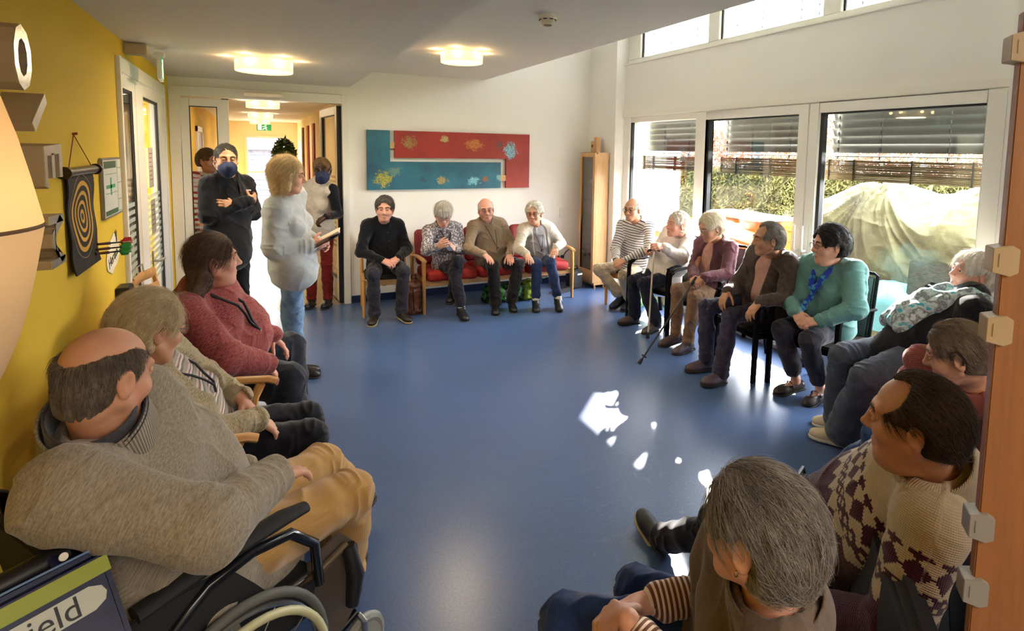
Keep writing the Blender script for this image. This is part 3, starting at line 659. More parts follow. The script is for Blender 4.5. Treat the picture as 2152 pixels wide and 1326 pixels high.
def head_field(S, c, R, s=1.0, fat=0.0, k=.012):
    T = lambda f, l, u: c+(R[0]*f+R[1]*l+R[2]*u)*s
    S.ell(T(-.010, 0, .026), R, np.array([.099, .077, .093])*s, k)
    S.ell(T(.030, 0, -.040), R, np.array([.066, .060+.010*fat, .078])*s, .03*s)
    S.cap(T(.070, -.012, -.098), T(.070, .012, -.098), .020*s, k=.022*s)
    for q in (-1, 1):
        S.cap(T(-.002, q*.058, -.052), T(.062, q*.022, -.094), (.018+.008*fat)*s, .017*s, .022*s)
        S.ell(T(.062, q*.040, -.030), R, np.array([.026, .026+.006*fat, .028])*s, .02*s)
        S.cap(T(.084, q*.012, .030), T(.072, q*.050, .030), .0125*s, .011*s, .014*s)
        S.ell(T(.098, q*.031, .006), R, np.array([.019, .020, .013])*s, .010*s, 's')
    S.cap(T(.090, 0, .022), T(.108, 0, -.022), .0085*s, .0115*s, .010*s)
    S.ell(T(.112, 0, -.028), R, np.array([.0135, .0125, .0115])*s, .008*s)
    for q in (-1, 1): S.ell(T(.100, q*.013, -.032), R, np.array([.012, .008, .008])*s, .006*s)
    S.cap(T(.085, -.019, -.068), T(.085, .019, -.068), .0070*s, k=.008*s); S.cap(T(.0925, -.009, -.0668), T(.0925, .009, -.0668), .0055*s, k=.008*s)
    S.cap(T(.085, -.016, -.079), T(.085, .016, -.079), .0070*s, k=.008*s); S.cap(T(.0905, -.007, -.079), T(.0905, .007, -.079), .0058*s, k=.008*s)
    S.cap(T(.0985, -.020, -.0730), T(.0985, .020, -.0730), .0030*s, k=.003*s, op='s')
    for q in (-1, 1):
        RE = np.array([unit(R[0]*.9+R[1]*q*.35), unit(R[1]*q*.93-R[0]*.35), R[2]]); RE[2] = np.cross(RE[0], RE[1])
        S.ell(T(-.012, q*.080, -.010), RE, np.array([.021, .0085, .033])*s, .006*s)
        S.ell(T(-.006, q*.088, -.006), RE, np.array([.012, .006, .020])*s, .004*s, 's')
        S.ell(T(-.012, q*.080, -.036), RE, np.array([.010, .007, .010])*s, .006*s)
    return T
def hand_field(S, w, d, n, right, s=1.0, curl=.5, spread=.16, k=.006, thumb=.35):
    d = unit(d); n = unit(n-(n@d)*d); sd = np.cross(n, d)*(1 if right else -1)
    base = [.030, .010, -.010, -.028]; bl = [.084, .090, .086, .078]; L = [.92, 1.03, .97, .78]; cu = [.9, 1., 1.05, 1.15]
    S.cap(w-d*.03*s, w+d*.01*s, .026*s, .024*s, .02*s)
    for i in range(4):
        b = w+(d*bl[i]+sd*base[i]+n*(.004-.16*abs(base[i]-.004)*.5))*s
        S.cap(w+(d*.012+sd*base[i]*.55)*s, b, .0155*s, .0125*s, .014*s)
        p = b; dd = unit(d+sd*base[i]*spread*12); a = 0.0; r = [.0098, .0088, .0080, .0068]
        for j, (sl, ca) in enumerate(zip((.043, .026, .021), (.42, .78, .60))):
            a += curl*ca*cu[i]; q = p+(dd*cos(a)-n*sin(a))*sl*L[i]*s
            S.cap(p, q, r[j]*s, r[j+1]*s, k*s); p = q
    p = w+(d*.022+sd*.022-n*.004)*s; td = unit(d*.62+sd*.66-n*(.25+thumb)); r = [.0150, .0115, .0100, .0078]
    for j, sl in enumerate((.044, .032, .026)):
        q = p+td*sl*s; S.cap(p, q, r[j]*s, r[j+1]*s, (.012 if j == 0 else .004)*s); p = q; td = unit(td+d*.30-sd*.16-n*curl*.15)
def bounds(pts, m): A = np.array(pts); return A.min(0)-m, A.max(0)+m
SEG = ['neck', 'pel', 'shL', 'shR', 'elL', 'elR', 'wrL', 'wrR']
def trunk(S, J, o, b, arms=True, hem=0.0, sleeve=1.0, s=1.0):
    """upper garment or upper body; o = offset, b = build dict(w chest width, d depth, belly)"""
    w, dp, be = b.get('w', 1.), b.get('d', 1.), b.get('belly', 1.)
    f, l, u = J['_f'], J['_l'], J['_u']; R = np.array([f, l, u]); N, Pv = J['neck'], J['pel']; at = lambda t: N+(Pv-N)*t
    S.ell(at(.36)-f*.005, R, np.array([.112*dp+o, .158*w+o, .20*s+o]), .05)
    S.ell(at(.72)+f*.035*(be-.8), R, np.array([.112*dp*be+o, .150*w*(.55+.45*be)+o, .18*s+o]), .06)
    S.ell(at(.98)+f*.01, R, np.array([.115*dp+o, .165*w*(.7+.3*be)+o, .11+o+hem]), .06)
    if b.get('bust'):
        for q in (-1, 1): S.ell(at(.44)+f*.085*dp+l*q*.075*w, R, np.array([.052, .068, .068])*b['bust']+o, .05)
    S.cap(J['shL']-l*.03-u*.022, J['shR']+l*.03-u*.022, .054+o, k=.05)
    S.cap(N-u*.04-f*.012, N+u*.022, .072+o*.5, .055+o*.4, .05)
    for q in 'LR':
        S.cap(N+u*.012, J['sh'+q]-u*.012, .054+o*.6, .044+o, .05)
        if not arms: continue
        a = b.get('arm', 1.); sh, el, wr = J['sh'+q], J['el'+q], J['wr'+q]
        S.cap(sh-u*.008, el, .053*a+o, .047*a+o, .04)
        if sleeve >= 1: S.cap(el, wr-(wr-el)*.02, .046*a+o, .031*a+o*.8, .02)
        elif sleeve > .5: S.cap(el, el+(wr-el)*(sleeve-.5)*2, .046*a+o, .040*a+o, .02)
def legs(S, J, o, b, end=.93, wide=0.0):
    t = b.get('leg', 1.); f = unit(np.cross(J['_l'], [0, 0, 1.])) if abs(J['_l'][2]) < .8 else J['_f']
    R = np.array([J['_f'], J['_l'], J['_u']])
    S.ell(J['pel'], R, np.array([.115*b.get('d', 1.)+o, .155*b.get('hip', b.get('w', 1.))+o, .10+o]), .05)
    for q in 'LR':
        h, k_, a = J['hip'+q], J['kn'+q], J['an'+q]
        S.cap(h, k_, .080*t+o, .056*t+o, .04); S.cap(k_, k_+(a-k_)*.45, .054*t+o, .050*t+o+wide*.4, .025)
        S.cap(k_+(a-k_)*.45, k_+(a-k_)*end, .050*t+o+wide*.4, .038*t+o+wide, .02)
def hang(P, N, J, legs_=False, amp=1.0, seed=0):
    ax, ay, el = limb_attr(P, J, legs=legs_)
    c = np.stack([ax*30, ay*9, np.zeros_like(ax)+seed], 1); c2 = np.stack([ax*11+ay*9, ay*8-ax*4, np.zeros_like(ax)+3+seed], 1)
    w = 1-np.abs(vnoise(c)); w2 = 1-np.abs(vnoise(c2, 3))
    d = amp*(.0085*(w**2-.5)*np.minimum(el, 1)+.0075*(w2**2.5-.4)+.004*vnoise(P*16, seed))
    return P+N*d[:, None], ax, ay
def keep_big(P, F):
    lab = np.arange(len(P))
    while True:
        m = lab[F].min(1); n = lab.copy()
        for i in range(4): np.minimum.at(n, F[:, i], m)
        n = n[n]
        if (n == lab).all(): break
        lab = n
    c = np.bincount(lab, minlength=len(P)); ok = lab == c.argmax(); ix = np.cumsum(ok)-1
    return P[ok], ix[F[ok[F[:, 0]]]]
def garment(name, S, J, m, body, org, legs_=False, amp=1.0, seed=0, it=1):
    P, F = keep_big(*S.mesh()); P = smooth_mesh(P, F, it); N = vnormals(P, F)
    P, ax, ay = hang(P, N, J, legs_, amp, seed)
    o = np_object(name, P, F, m, body, {'ax': ax, 'ay': ay}, org); return o, P, N
def front_point(P, J, lat, down, push=.004):
    """point on the front of a garment, lat metres to the left and down metres below the neck"""
    q = P-J['neck']; a = q@J['_l']; h = -(q@J['_u']); f = q@J['_f']
    m = (np.abs(a-lat) < .02) & (np.abs(h-down) < .02)
    fm = f[m].max() if m.any() else .12
    return J['neck']+J['_l']*lat-J['_u']*down+J['_f']*(fm+push)
# ---------------------------------------------------------------- hair
def make_hair(body, org, c, R, s, spec, h):
    st = spec['style']; t = spec.get('t', .012); T = lambda f, l, u: c+(R[0]*f+R[1]*l+R[2]*u)*s
    long_ = spec.get('len', 0)
    lo, hi = bounds([c], .17*s+.02); lo = lo.copy()
    if long_: lo[2] -= long_; lo[:2] -= .08; hi[:2] += .08
    S = SDF(lo, hi, h)
    S.ell(T(-.016, 0, .030), R, np.array([.098+t*.7, .077+t, .093+t*spec.get('top', 1.)])*s)
    if spec.get('back'): S.ell(T(-.055, 0, .0), R, np.array([.06+t, .072+t, .085+t])*s, .03)
    S.ell(T(-.045, 0, -.030), R, np.array([.058+t*.6, .066+t*.6, .075])*s, .02)
    if st in ('bob', 'long'):
        dn = spec.get('down', .10)
        for q in (-1, 1):
            if st == 'bob': S.cap(T(.012, q*(.076+t*.5), .0), T(.012, q*(.078+t*.6), -dn), .030*s, .026*s, .03)
            S.cap(T(-.045, q*.058, .0), T(-.048, q*.062, -dn-.01), .042*s, .034*s, .03)
        S.cap(T(-.075, 0, .0), T(-.072, 0, -dn-.015), .045*s, .036*s, .03)
    if long_:
        for q in (-.07, -.035, 0, .035, .07):
            p0 = T(-.075, q, -.06); p1 = T(-.085, q*1.2, -.14); p2 = np.array([p1[0], p1[1], p1[2]-long_*.75])-R[0]*.03; S.chain([p0, p1, p2], [.036, .034, .018], .03)
    # the face stays free
    fr = spec.get('face', 1.0); fz = spec.get('line', .0)
    S.ell(T(.128, 0, -.030+fz), R, np.array([.092*fr, .075, .120])*s, .010, 's')
    if st != 'bob':
        er = spec.get('ear', 1.0)
        for q in (-1, 1):
            S.ell(T(.034, q*.095, -.050), R, np.array([.052, .045, .062])*s, .010, 's'); S.ell(T(-.008, q*(.098+t*.6), -.020), R, np.array([.028*er, .036+t*.4, .046*er])*s, .008, 's')
        if st != 'long': S.box(T(-.03, 0, -.175+spec.get('nape', 0)), R, np.array([.2, .2, .1])*s, .01, .012, 's')
    if st == 'fringe':   # bald on top, hair round the back and sides
        S.ell(T(.012+spec.get('bf', 0), 0, .112), R, np.array([.120, .070, .092])*s*spec.get('bald', 1.), .012, 's')
    if st == 'receding':
        for q in (-1, 1): S.ell(T(.080-spec.get('rec', 0), q*.045, .085), R, np.array([.060, .036, .058])*s, .012, 's')
        S.ell(T(.105-spec.get('rec', 0), 0, .075), R, np.array([.045, .06, .052])*s, .015, 's')
    if spec.get('bangs'):
        for q in (-.045, -.022, 0, .022, .045): S.cap(T(.070, q, .075), T(.100-.25*abs(q), q*1.1, .030+spec.get('bz', 0)), .016*s, .011*s, .012)
    if spec.get('bun'): S.ell(T(-.10, 0, .06), R, np.array([.035]*3), .01)
    P, F = S.mesh(); P = smooth_mesh(P, F, 2)
    N = vnormals(P, F); loc = (P-c)@R.T/s
    crown = np.array(spec.get('crown', (-.035, 0, .125)))
    v = loc-crown; ang = np.arctan2(v[:, 1], v[:, 0]); rad = np.linalg.norm(v, axis=1)
    q = np.stack([ang*spec.get('str', 7)+.8*vnoise(loc*14, 4), rad*7, np.zeros_like(ang)], 1)
    cu = spec.get('curl', 0)
    disp = .0035*vnoise(q*1.6, 1)+.0045*vnoise(q*.7, 6)+cu*.010*(vnoise(loc*48, 2)+.6*vnoise(loc*90, 5))
    P = P+N*(disp*s*spec.get('rough', 1.))[:, None]
    sh = np.clip(.5+.5*vnoise(q*np.array([2.2, .5, 1]), 9), 0, 1)
    o = np_object('hair', P, F, spec['m'], body, {'shade': sh}, org)
    # strands lying on the hair, combed away from the crown
    ns = spec.get('strands', 500)
    if ns:
        rg = np.random.default_rng(len(P)); N = vnormals(P, F); ok = np.where((N@R[2] > -.35) & ~((loc[:, 0] > .055) & (N@R[0] < .2) & (N@R[2] < .3)))[0]; i = ok[rg.integers(0, len(ok), ns)]; p = P[i]+N[i]*.001; n = N[i]; seg = 7; L = spec.get('sl', .05)*s*rg.uniform(.6, 1.3, ns)
        comb = R[0]*spec.get('fwd', 0.)+R[1]*spec.get('side', 0.); g_ = -R[2]*.55+comb
        C = c+(R.T@crown)*s; wid = spec.get('sw', .0011)*rg.uniform(.6, 1.2, ns); j1 = rg.normal(0, .22+cu*.5, (ns, 3)); lift = rg.uniform(0, .16+cu*.25, ns)+spec.get('fly', 0)*rg.uniform(0, 1, ns)**3
        pts = [p]; kick = vnoise(p*25, 3)
        for k in range(seg):
            d = (p-C); d /= np.linalg.norm(d, axis=1, keepdims=True)
            if crown[0] > .02: d = d-R[0]*np.maximum(d@R[0], 0)[:, None]*2.2-R[0]*.25
            d = d+g_+j1; d -= (d*n).sum(1, keepdims=True)*n*(1-lift[:, None]*.0)
            d /= np.linalg.norm(d, axis=1, keepdims=True)+1e-9; d = d+n*lift[:, None]*(.6-.12*k); p = p+d*(L/seg)[:, None]; pts.append(p)
            # follow the head: pull the normal round with the strand
            n2 = p-(c+R[2]*.02*s); n2 /= np.linalg.norm(n2, axis=1, keepdims=True); n = n*.6+n2*.4; n /= np.linalg.norm(n, axis=1, keepdims=True)
        A = np.stack(pts, 1); tn = np.gradient(A, axis=1); tn /= np.linalg.norm(tn, axis=2, keepdims=True)+1e-9
        up = np.repeat(N[i][:, None], seg+1, 1); sd = np.cross(tn, up); sd /= np.linalg.norm(sd, axis=2, keepdims=True)+1e-9; up = np.cross(sd, tn)
        tap = np.linspace(1, .25, seg+1)[None, :, None]; w = wid[:, None, None]*tap
        V = np.stack([A+sd*w, A-sd*w, A+up*w*.9], 2); base = np.arange(ns)[:, None]*(seg+1)*3
        Fs = []
        for k in range(seg):
            for e in range(3):
                a, b2 = e, (e+1) % 3; Fs.append(np.concatenate([base+k*3+a, base+k*3+b2, base+(k+1)*3+b2, base+(k+1)*3+a], 1))
        Fs = np.concatenate(Fs); shv = np.repeat(np.clip(rg.normal(.6, .3, ns), 0, 1), (seg+1)*3)
        tag(np_object('hair_strands', V.reshape(-1, 3), Fs, spec['m'], o, {'shade': shv}, org), kind='stuff')
    return o
# ================================================================ people
def collar(body, org, J, hb, m, name='collar', hgt=.045, r=.064, open_=0.0, t=.009, low=.03, off=0.):
    t = max(t, .013); a = unit(hb-J['neck']); S = SDF(*bounds([J['neck'], J['neck']+a*(hgt+off)], r+.07), .005)
    N = J['neck']-J['_f']*.006+a*off
    S.cap(N-a*low, N+a*hgt, r+.008, r-.006, 0.01)
    S.cap(N-a*(low+.05), N+a*(hgt+.12), r+.008-t, r-.006-t, .003, 's')
    R = np.array([J['_f'], J['_l'], a]); S.box(N+a*(hgt+.10), R, (.2, .2, .085), .005, .006, 's')
    if open_: S.ell(N+J['_f']*.09+a*.02, R, (.09, open_, .12), .006, 's')
    P, F = S.mesh()
    if len(F) == 0: return
    P = smooth_mesh(P, F, 1); ax, ay, _ = limb_attr(P, J); return np_object(name, P, F, m, body, {'ax': ax, 'ay': ay}, org)
def shoe(body, org, an, to, m, ms, s=1.0, boot=0.0, strap=False, laces=None, dress=False):
    d = unit(to-an); lat = unit(np.cross([0, 0, 1.], d)); up = np.cross(d, lat); f = unit(cos(.32)*d+sin(.32)*up); u = np.cross(f, lat)
    at = lambda x, z, y=0: an+(f*x+u*z+lat*y)*s
    S = SDF(*bounds([at(-.09, .03+boot), at(.24, -.12), at(.1, .05, .08), at(.1, .05, -.08)], .02), .005); R = np.array([f, lat, u])
    if not dress:
        S.cap(at(-.012, .0+boot), at(-.008, -.03), (.044+boot*.08)*s, .042*s, .01); S.cap(at(-.005, -.018), at(.085, -.050), .040*s, .034*s, .02)
    S.cap(at(-.030, -.055), at(.11, -.060), .036*s, .040*s, .02); S.ell(at(.135, -.060), R, np.array([.062, .045, .034])*s, .02)
    S.box(at(.05, -.188), R, (.4, .2, .1), .002, .004, 's')
    if dress: S.ell(at(.045, -.012), R, np.array([.075, .031, .034])*s, .006, 's')
    else: S.box(at(-.01, .10+boot), R, (.1, .1, .085), .004, .006, 's')
    P, F = S.mesh(); P = smooth_mesh(P, F, 1); o = np_object('shoe', P, F, m, body, None, org)
    S = SDF(*bounds([at(-.09, -.11), at(.23, -.06), at(.1, -.1, .08), at(.1, -.1, -.08)], .01), .004)
    S.cap(at(-.034, -.078), at(.11, -.078), .040*s, .045*s, .01); S.ell(at(.138, -.078), R, np.array([.064, .048, .05])*s, .02)
    S.box(at(.05, .030), R, (.4, .2, .105), .001, .002, 's'); S.box(at(.05, -.194), R, (.4, .2, .1), .001, .002, 's')
    P, F = S.mesh(); tag(np_object('sole', P, F, ms, o, None, org))
    if laces:
        mb = MB()
        for i in range(4):
            x = .03+i*.022; z = .008-i*.009-.018; mb.tube([at(x, z, -.022)-org, at(x+.008, z+.014, 0)-org, at(x, z, .022)-org], .003, 6)
        mb.build('laces', laces, o, smooth=True)
    if strap: MB().tube([at(.05, -.045, -.043)-org, at(.052, -.02, -.03)-org, at(.055, -.008, 0)-org, at(.052, -.02, .03)-org, at(.05, -.045, .043)-org], .007, 6, flat=(1, .5)).build('strap', m, o, smooth=True)
    return o
M_sock = plain('dark_sock', '17171c', .9)
M_eye = plain('eye_white', 'd8d2ca', .2, var=.01); M_iris = plain('dark_iris', '2b1d14', .15)
M_gl = plain('glasses_frame', '5b4a40', .3, .5); M_black = plain('matte_black', '121217', .55); M_lens = glass('spectacle_lens', (.97, .98, .98), .7)
def person(key, label, sk, head, top, leg, shoes, hair, hands=('rest', 'rest'), hs=1.04, fat=0., glasses=None, h=.005, hc=.007, group=None, brow=None, b=None, mask=None, extra=None, noface=False, lens=True):
    J = joints(key); b = b or {}; org = np.array([J['pel'][0], J['pel'][1], 0.]); R = ypr(*head); c = J['head']
    hdir = J['knL']+J['knR']-J['hipL']-J['hipR']; hdir[2] = 0; hdir = unit(hdir) if np.linalg.norm(hdir) > .25 else unit(J['_f']*np.array([1, 1, 0])); J['_h'] = hdir
    s_ = b.get('size', 1.)
    lo, hi = bounds([J[k] for k in J if k[0] != '_'], .17); S = SDF(lo, hi, h)
    trunk(S, J, -.016, dict(b, bust=b.get('bust', 0)*.9), True, 0, 1.0); legs(S, J, -.018, b, 1.0)
    for q in 'LR':
        an, to = J['an'+q], J['to'+q]; d = unit(to-an)
        S.cap(an, an+np.array([0, 0, -.02]), .034, .032, .02); S.cap(an+d*.0-np.array([0, 0, .03]), an+d*.10-np.array([0, 0, .022]), .028, .020, .02)
    T = head_field(S, c, R, hs, fat)
    hb = T(-.022, 0, -.062); S.cap(J['neck']-J['_u']*.03-J['_f']*.01, hb, .054+.012*fat, .051+.010*fat, .02)
    if fat > .4: S.ell(T(.035, 0, -.115), R, np.array([.05, .05, .032])*hs, .03)
    for q, sp in zip('LR', hands):
        if sp is None: continue
        w = J['wr'+q]; fo = unit(w-J['el'+q]); o_ = J['wr'+('R' if q == 'L' else 'L')]; z = np.array([0, 0, 1.]); out = J['_l']*(1 if q == 'L' else -1)
        mode = sp if isinstance(sp, str) else sp[0]
        if mode == 'rest': d, n, cu = fo*.55+hdir*.55-z*.28, z*.9+fo*.2, .42
        elif mode == 'drape': d, n, cu = fo*.4+hdir*.3-z*.65, hdir*.8+z*.6, .55
        elif mode == 'clasp': d, n, cu = (w+o_)/2+hdir*.075-z*.035-w, z*.75+hdir*.35+out*.35, .95
        elif mode == 'grip': d, n, cu = fo*.7+hdir*.3-z*.2, z*.5+out*.7, 1.35
        elif mode == 'hold': d, n, cu = fo*.9+hdir*.25+z*.1, out*.85-z*.1+hdir*.2, .75
        else: d, n, cu = sp[1], np.array(sp[2], float), sp[3]
        hand_field(S, w, np.asarray(d, float), np.asarray(n, float), q == 'R', b.get('hand', 1.0), cu)
    P, F = S.mesh(); P = smooth_mesh(P, F, 1, .35); L = (P-c)@R.T/hs
    lip = np.clip(1-((L[:, 1]/.023)**2+((L[:, 2]+.0733)/.0100)**2), 0, 1)*(L[:, 0] > .08)
    body = np_object('person', P, F, sk, None, {'lip': np.minimum(lip*2.5, 1)}, org); body.location = org
    tag(body, label, 'person', group); loc = lambda p: tuple(np.asarray(p)-org)
    if not noface:
        for q in (-1, 1):
            mb = MB(); e = T(.0785, q*.031, .005); rr = .0122*hs
            prof = [(rr*sin(pi*i/10), -rr*cos(pi*i/10)) for i in range(11)]; mb.lathe([(max(r, 0), z) for r, z in prof], n=16)
            eo = mb.build('eye', M_eye, body, smooth=True); eo.location = loc(e); eo.rotation_euler = Matrix([list(map(float, R[1])), list(map(float, R[2])), list(map(float, R[0]))]).transposed().to_euler()
            MB().lathe([(.0062*hs, rr*.88), (.0055*hs, rr*.99), (0, rr*1.02)], n=14).build('iris', M_iris, eo, smooth=True)
            # upper lid and brow
            MB().tube([loc(T(.085, q*.017, .008)), loc(T(.0925, q*.026, .0130)), loc(T(.0915, q*.036, .0130)), loc(T(.082, q*.047, .006))], [.004*hs, .0062*hs, .0062*hs, .004*hs], 8).tube([loc(T(.084, q*.018, .002)), loc(T(.0905, q*.027, -.0045)), loc(T(.0895, q*.036, -.0045)), loc(T(.082, q*.046, .001))], [.003*hs, .0042*hs, .0042*hs, .003*hs], 8).build('eyelid', sk, body, smooth=True)
            if brow: MB().tube([loc(T(.0975, q*.012, .026)), loc(T(.0960, q*.028, .033)), loc(T(.0835, q*.048, .029))], [.0035*hs, .0042*hs, .0025*hs], 6).build('eyebrow', brow, body, smooth=True)
    if not noface and not mask:
        lc = sk.name+'_lips'
        if lc not in _MC:
            g_ = [n for n in sk.node_tree.nodes if n.type == 'VALTORGB'][0].color_ramp.elements; c_ = max((e_.color[:3] for e_ in g_), key=sum); _MC[lc] = NT(lc).set(Base_Color=(c_[0]*.62, c_[1]*.36, c_[2]*.36, 1), Roughness=.45).m
        up_ = [loc(T(.0835, -.0225, -.0735)), loc(T(.0915, -.0125, -.0695)), loc(T(.0955, -.004, -.0685)), loc(T(.0955, .004, -.0685)), loc(T(.0915, .0125, -.0695)), loc(T(.0835, .0225, -.0735))]
        lo_ = [loc(T(.0830, -.020, -.0750)), loc(T(.0905, -.011, -.0785)), loc(T(.0935, 0, -.0795)), loc(T(.0905, .011, -.0785)), loc(T(.0830, .020, -.0750))]
        MB().tube(up_, [.0022, .0036, .0042, .0042, .0036, .0022], 8).tube(lo_, [.0022, .0040, .0050, .0040, .0022], 8).build('lips', _MC[lc], body, smooth=True)
        MB().tube([loc(T(.0840, -.023, -.0742)), loc(T(.0938, -.011, -.0738)), loc(T(.0970, 0, -.0738)), loc(T(.0938, .011, -.0738)), loc(T(.0840, .023, -.0742))], .0013*hs, 6).build('mouth_line', plain('mouth_line_colour', '5a2a24', .6), body, smooth=True)
    # clothes
    sd = sum(map(ord, key)) % 50; zz = np.array([0, 0, 1.])
    def torso(name, m, o, arms=True, hem=0., sleeve=1., cut=None, amp=1., low=None, tb=None):
        S = SDF(*bounds([J[k] for k in SEG], .25), hc); bb = dict(b, **(tb or {})); trunk(S, J, o, bb, arms, hem, sleeve)
        if low: S.cap(J['pel'], J['pel']-J['_u']*low+J['_h']*low*.25, .155*bb.get('w', 1)*.95+o, .15*bb.get('w', 1)+o, .06)
        if cut: cut(S)
        # open the neck
        a = unit(hb-J['neck']); S.cap(J['neck']+a*.030, J['neck']+a*.16, .064, .075, .006, 's')
        return garment(name, S, J, m, body, org, False, amp, sd)
    oP = None
    for sp in top:
        g_, P_, N_ = torso(**sp); oP = P_ if oP is None else oP
    if leg:
        S = SDF(*bounds([J[k] for k in ('pel', 'hipL', 'hipR', 'knL', 'knR', 'anL', 'anR')], .2), hc)
        legs(S, J, leg.get('o', .004), b, leg.get('end', 1.0), leg.get('wide', .012)); garment(leg.get('name', 'trousers'), S, J, leg['m'], body, org, True, leg.get('amp', 1.), sd+7)
    if shoes:
        for q in 'LR':
            shoe(body, org, J['an'+q], J['to'+q], **shoes.get(q, shoes.get('all')))
            if not shoes.get('all', {}).get('dress'):
                a, k_, t_ = J['an'+q], J['kn'+q], J['to'+q]; u_ = unit(k_-a); S = SDF(*bounds([a, a+u_*.12, t_], .06), .005); S.cap(a-u_*.02, a+u_*.12, .041, .046, .01); S.cap(a-u_*.035, a+unit(t_-a)*.06-np.array([0, 0, .016]), .032, .026, .02); P_, F_ = S.mesh(); ax, ay, _ = limb_attr(P_, J, legs=True); np_object('sock', P_, F_, shoes.get('sock') or M_sock, body, {'ax': ax, 'ay': ay}, org)
    if hair: make_hair(body, org, c, R, hs, hair, hair.get('h', .0045))
    if glasses:
        mb = MB(); ml = MB(); rr = .021
        for q in (-1, 1):
            ring = [loc(T(.108-.004*abs(cos(a)), q*.0325+cos(a)*rr*1.15, .002+sin(a)*rr*.85)) for a in [2*pi*i/20 for i in range(20)]]
            mb.tube(ring, .0017 if glasses is not True else .0015, 6, closed=True); ml.add(ring, [tuple(range(20))])
            mb.tube([loc(T(.104, q*.056, .008)), loc(T(.07, q*.078, .010)), loc(T(-.008, q*.0845, .012)), loc(T(-.022, q*.084, -.008))], .0017, 6)
        mb.tube([loc(T(.108, -.010, .004)), loc(T(.116, 0, .007)), loc(T(.108, .010, .004))], .0016, 6)
        go = mb.build('glasses', glasses if not isinstance(glasses, bool) else M_gl, body, smooth=True)
        if lens: ml.build('lens', M_lens, go)
    if mask:
        S = SDF(*bounds([c], .16), .004); S.ell(T(.060, 0, -.065), R, np.array([.068, .070, .070])*hs); S.cap(T(.10, 0, -.02), T(.128, 0, -.045), .014*hs, .020*hs, .03); S.cap(T(.128, 0, -.045), T(.085, 0, -.112), .020*hs, .022*hs, .03)
        S.box(T(-.062, 0, -.06), R, (.1, .2, .2), .004, .01, 's'); S.ell(T(.085, 0, .035), R, np.array([.07, .09, .040])*hs, .012, 's')
        P_, F_ = S.mesh(); mo = np_object('face_mask', smooth_mesh(P_, F_, 2), F_, mask, body, None, org)
        mb = MB()
        for q in (-1, 1): mb.tube([loc(T(.045, q*.066, -.04)), loc(T(.015, q*.081, -.012)), loc(T(-.018, q*.090, .004))], .0016, 6).tube([loc(T(.045, q*.064, -.085)), loc(T(.01, q*.080, -.06)), loc(T(-.018, q*.088, -.035))], .0016, 6)
        mb.build('ear_loop', plain('pale_elastic', 'cfcfd4', .7), mo, smooth=True)
    ctx = dict(J=J, body=body, org=org, loc=loc, T=T, R=R, hb=hb, P=oP, c=c, hs=hs)
    if extra: extra(ctx)
    return ctx
def lanyard(x, drop=.24, pend=True, m=None, name='lanyard', r=.003, lat=.0):
    J, P, loc = x['J'], x['P'], x['loc']; N, f, l, u = J['neck'], J['_f'], J['_l'], J['_u']
    path = []
    for q in (1, -1):
        side = [N-f*.06+u*.045+l*q*.03, N-f*.02+u*.040+l*q*.078, N+f*.035+u*.018+l*q*.076]
        for t in (.25, .5, .75): side.append(front_point(P, J, q*.055*(1-t)+lat*t, .03+drop*t*.97, .007))
        path.append(side)
    tip = front_point(P, J, lat, drop+.02); pts = path[0]+[tip]+path[1][::-1]
    o = MB().tube([loc(p) for p in pts], r, 10).build(name, m or M_black, x['body'], smooth=True)
    if pend:
        S = SDF(*bounds([tip], .05), .003); S.ell(tip-u*.012, np.array([f, l, u]), (.009, .013, .019)); P_, F_ = S.mesh(); p = np_object('pendant', P_, F_, M_black, o, None, x['org'])
        S = SDF(*bounds([tip], .05), .002); S.ell(tip-u*.012+f*.008, np.array([f, l, u]), (.003, .006, .009)); P_, F_ = S.mesh(); tag(np_object('pendant_button', P_, F_, plain('pale_button', 'c9c9cc', .4), p, None, x['org']))
def buttons(x, ds, m, r=.009, lat=0.):
    for d in ds:
        p = front_point(x['P'], x['J'], lat, d); S = SDF(*bounds([p], .03), .0025); S.ell(p, np.array([x['J']['_f'], x['J']['_l'], x['J']['_u']]), (.005, r, r)); P_, F_ = S.mesh(); np_object('button', P_, F_, m, x['body'], None, x['org'])
def opening(J_key, w, drop=.5, top=.0, lat=0., tip=.35):
    """front opening of a jacket: a tall wedge removed from the chest"""
    J = joints(J_key); f, l, u = J['_f'], J['_l'], J['_u']
    def cut(S):
        a = J['neck']+f*.15+l*lat+u*top; b = a-u*drop
        S.cap(a, b, w, w*tip, .01, 's')
    return cut
SK = {k: skin('skin_'+k, v) for k, v in dict(fair='d6a58c', rosy='d6a08a', tan='bd9070', warm='c9987a', dark='3d261c', olive='b98d6e').items()}
H = {k: hairmat('hair_'+k, a, b_) for k, (a, b_) in dict(white=('b9b2a4', 'f0ebe0'), silver=('8d8880', 'cfc9be'), grey=('57524e', '9b958c'), darkgrey=('2f2a27', '6f675f'), brown=('3c2a20', '6b4d3a'), lightbrown=('5a4433', '8f745a'), black=('0f0c0d', '2c2527'), blond=('b3925c', 'f3e0b4'), ash=('a58c64', 'eeddba'), cream=('bdb295', 'f3ead2'), auburn=('33231b', '5c4232')).items()}
M_sole = plain('rubber_sole', '2a2521', .7); M_tansole = plain('tan_sole', '9c8868', .6); M_whites = plain('white_sole', 'd8d3c8', .6)
def sh(col, ms=None, **k): return dict(m=plain('shoe_leather_'+col, col, .42, var=.1), ms=ms or M_sole, **k)

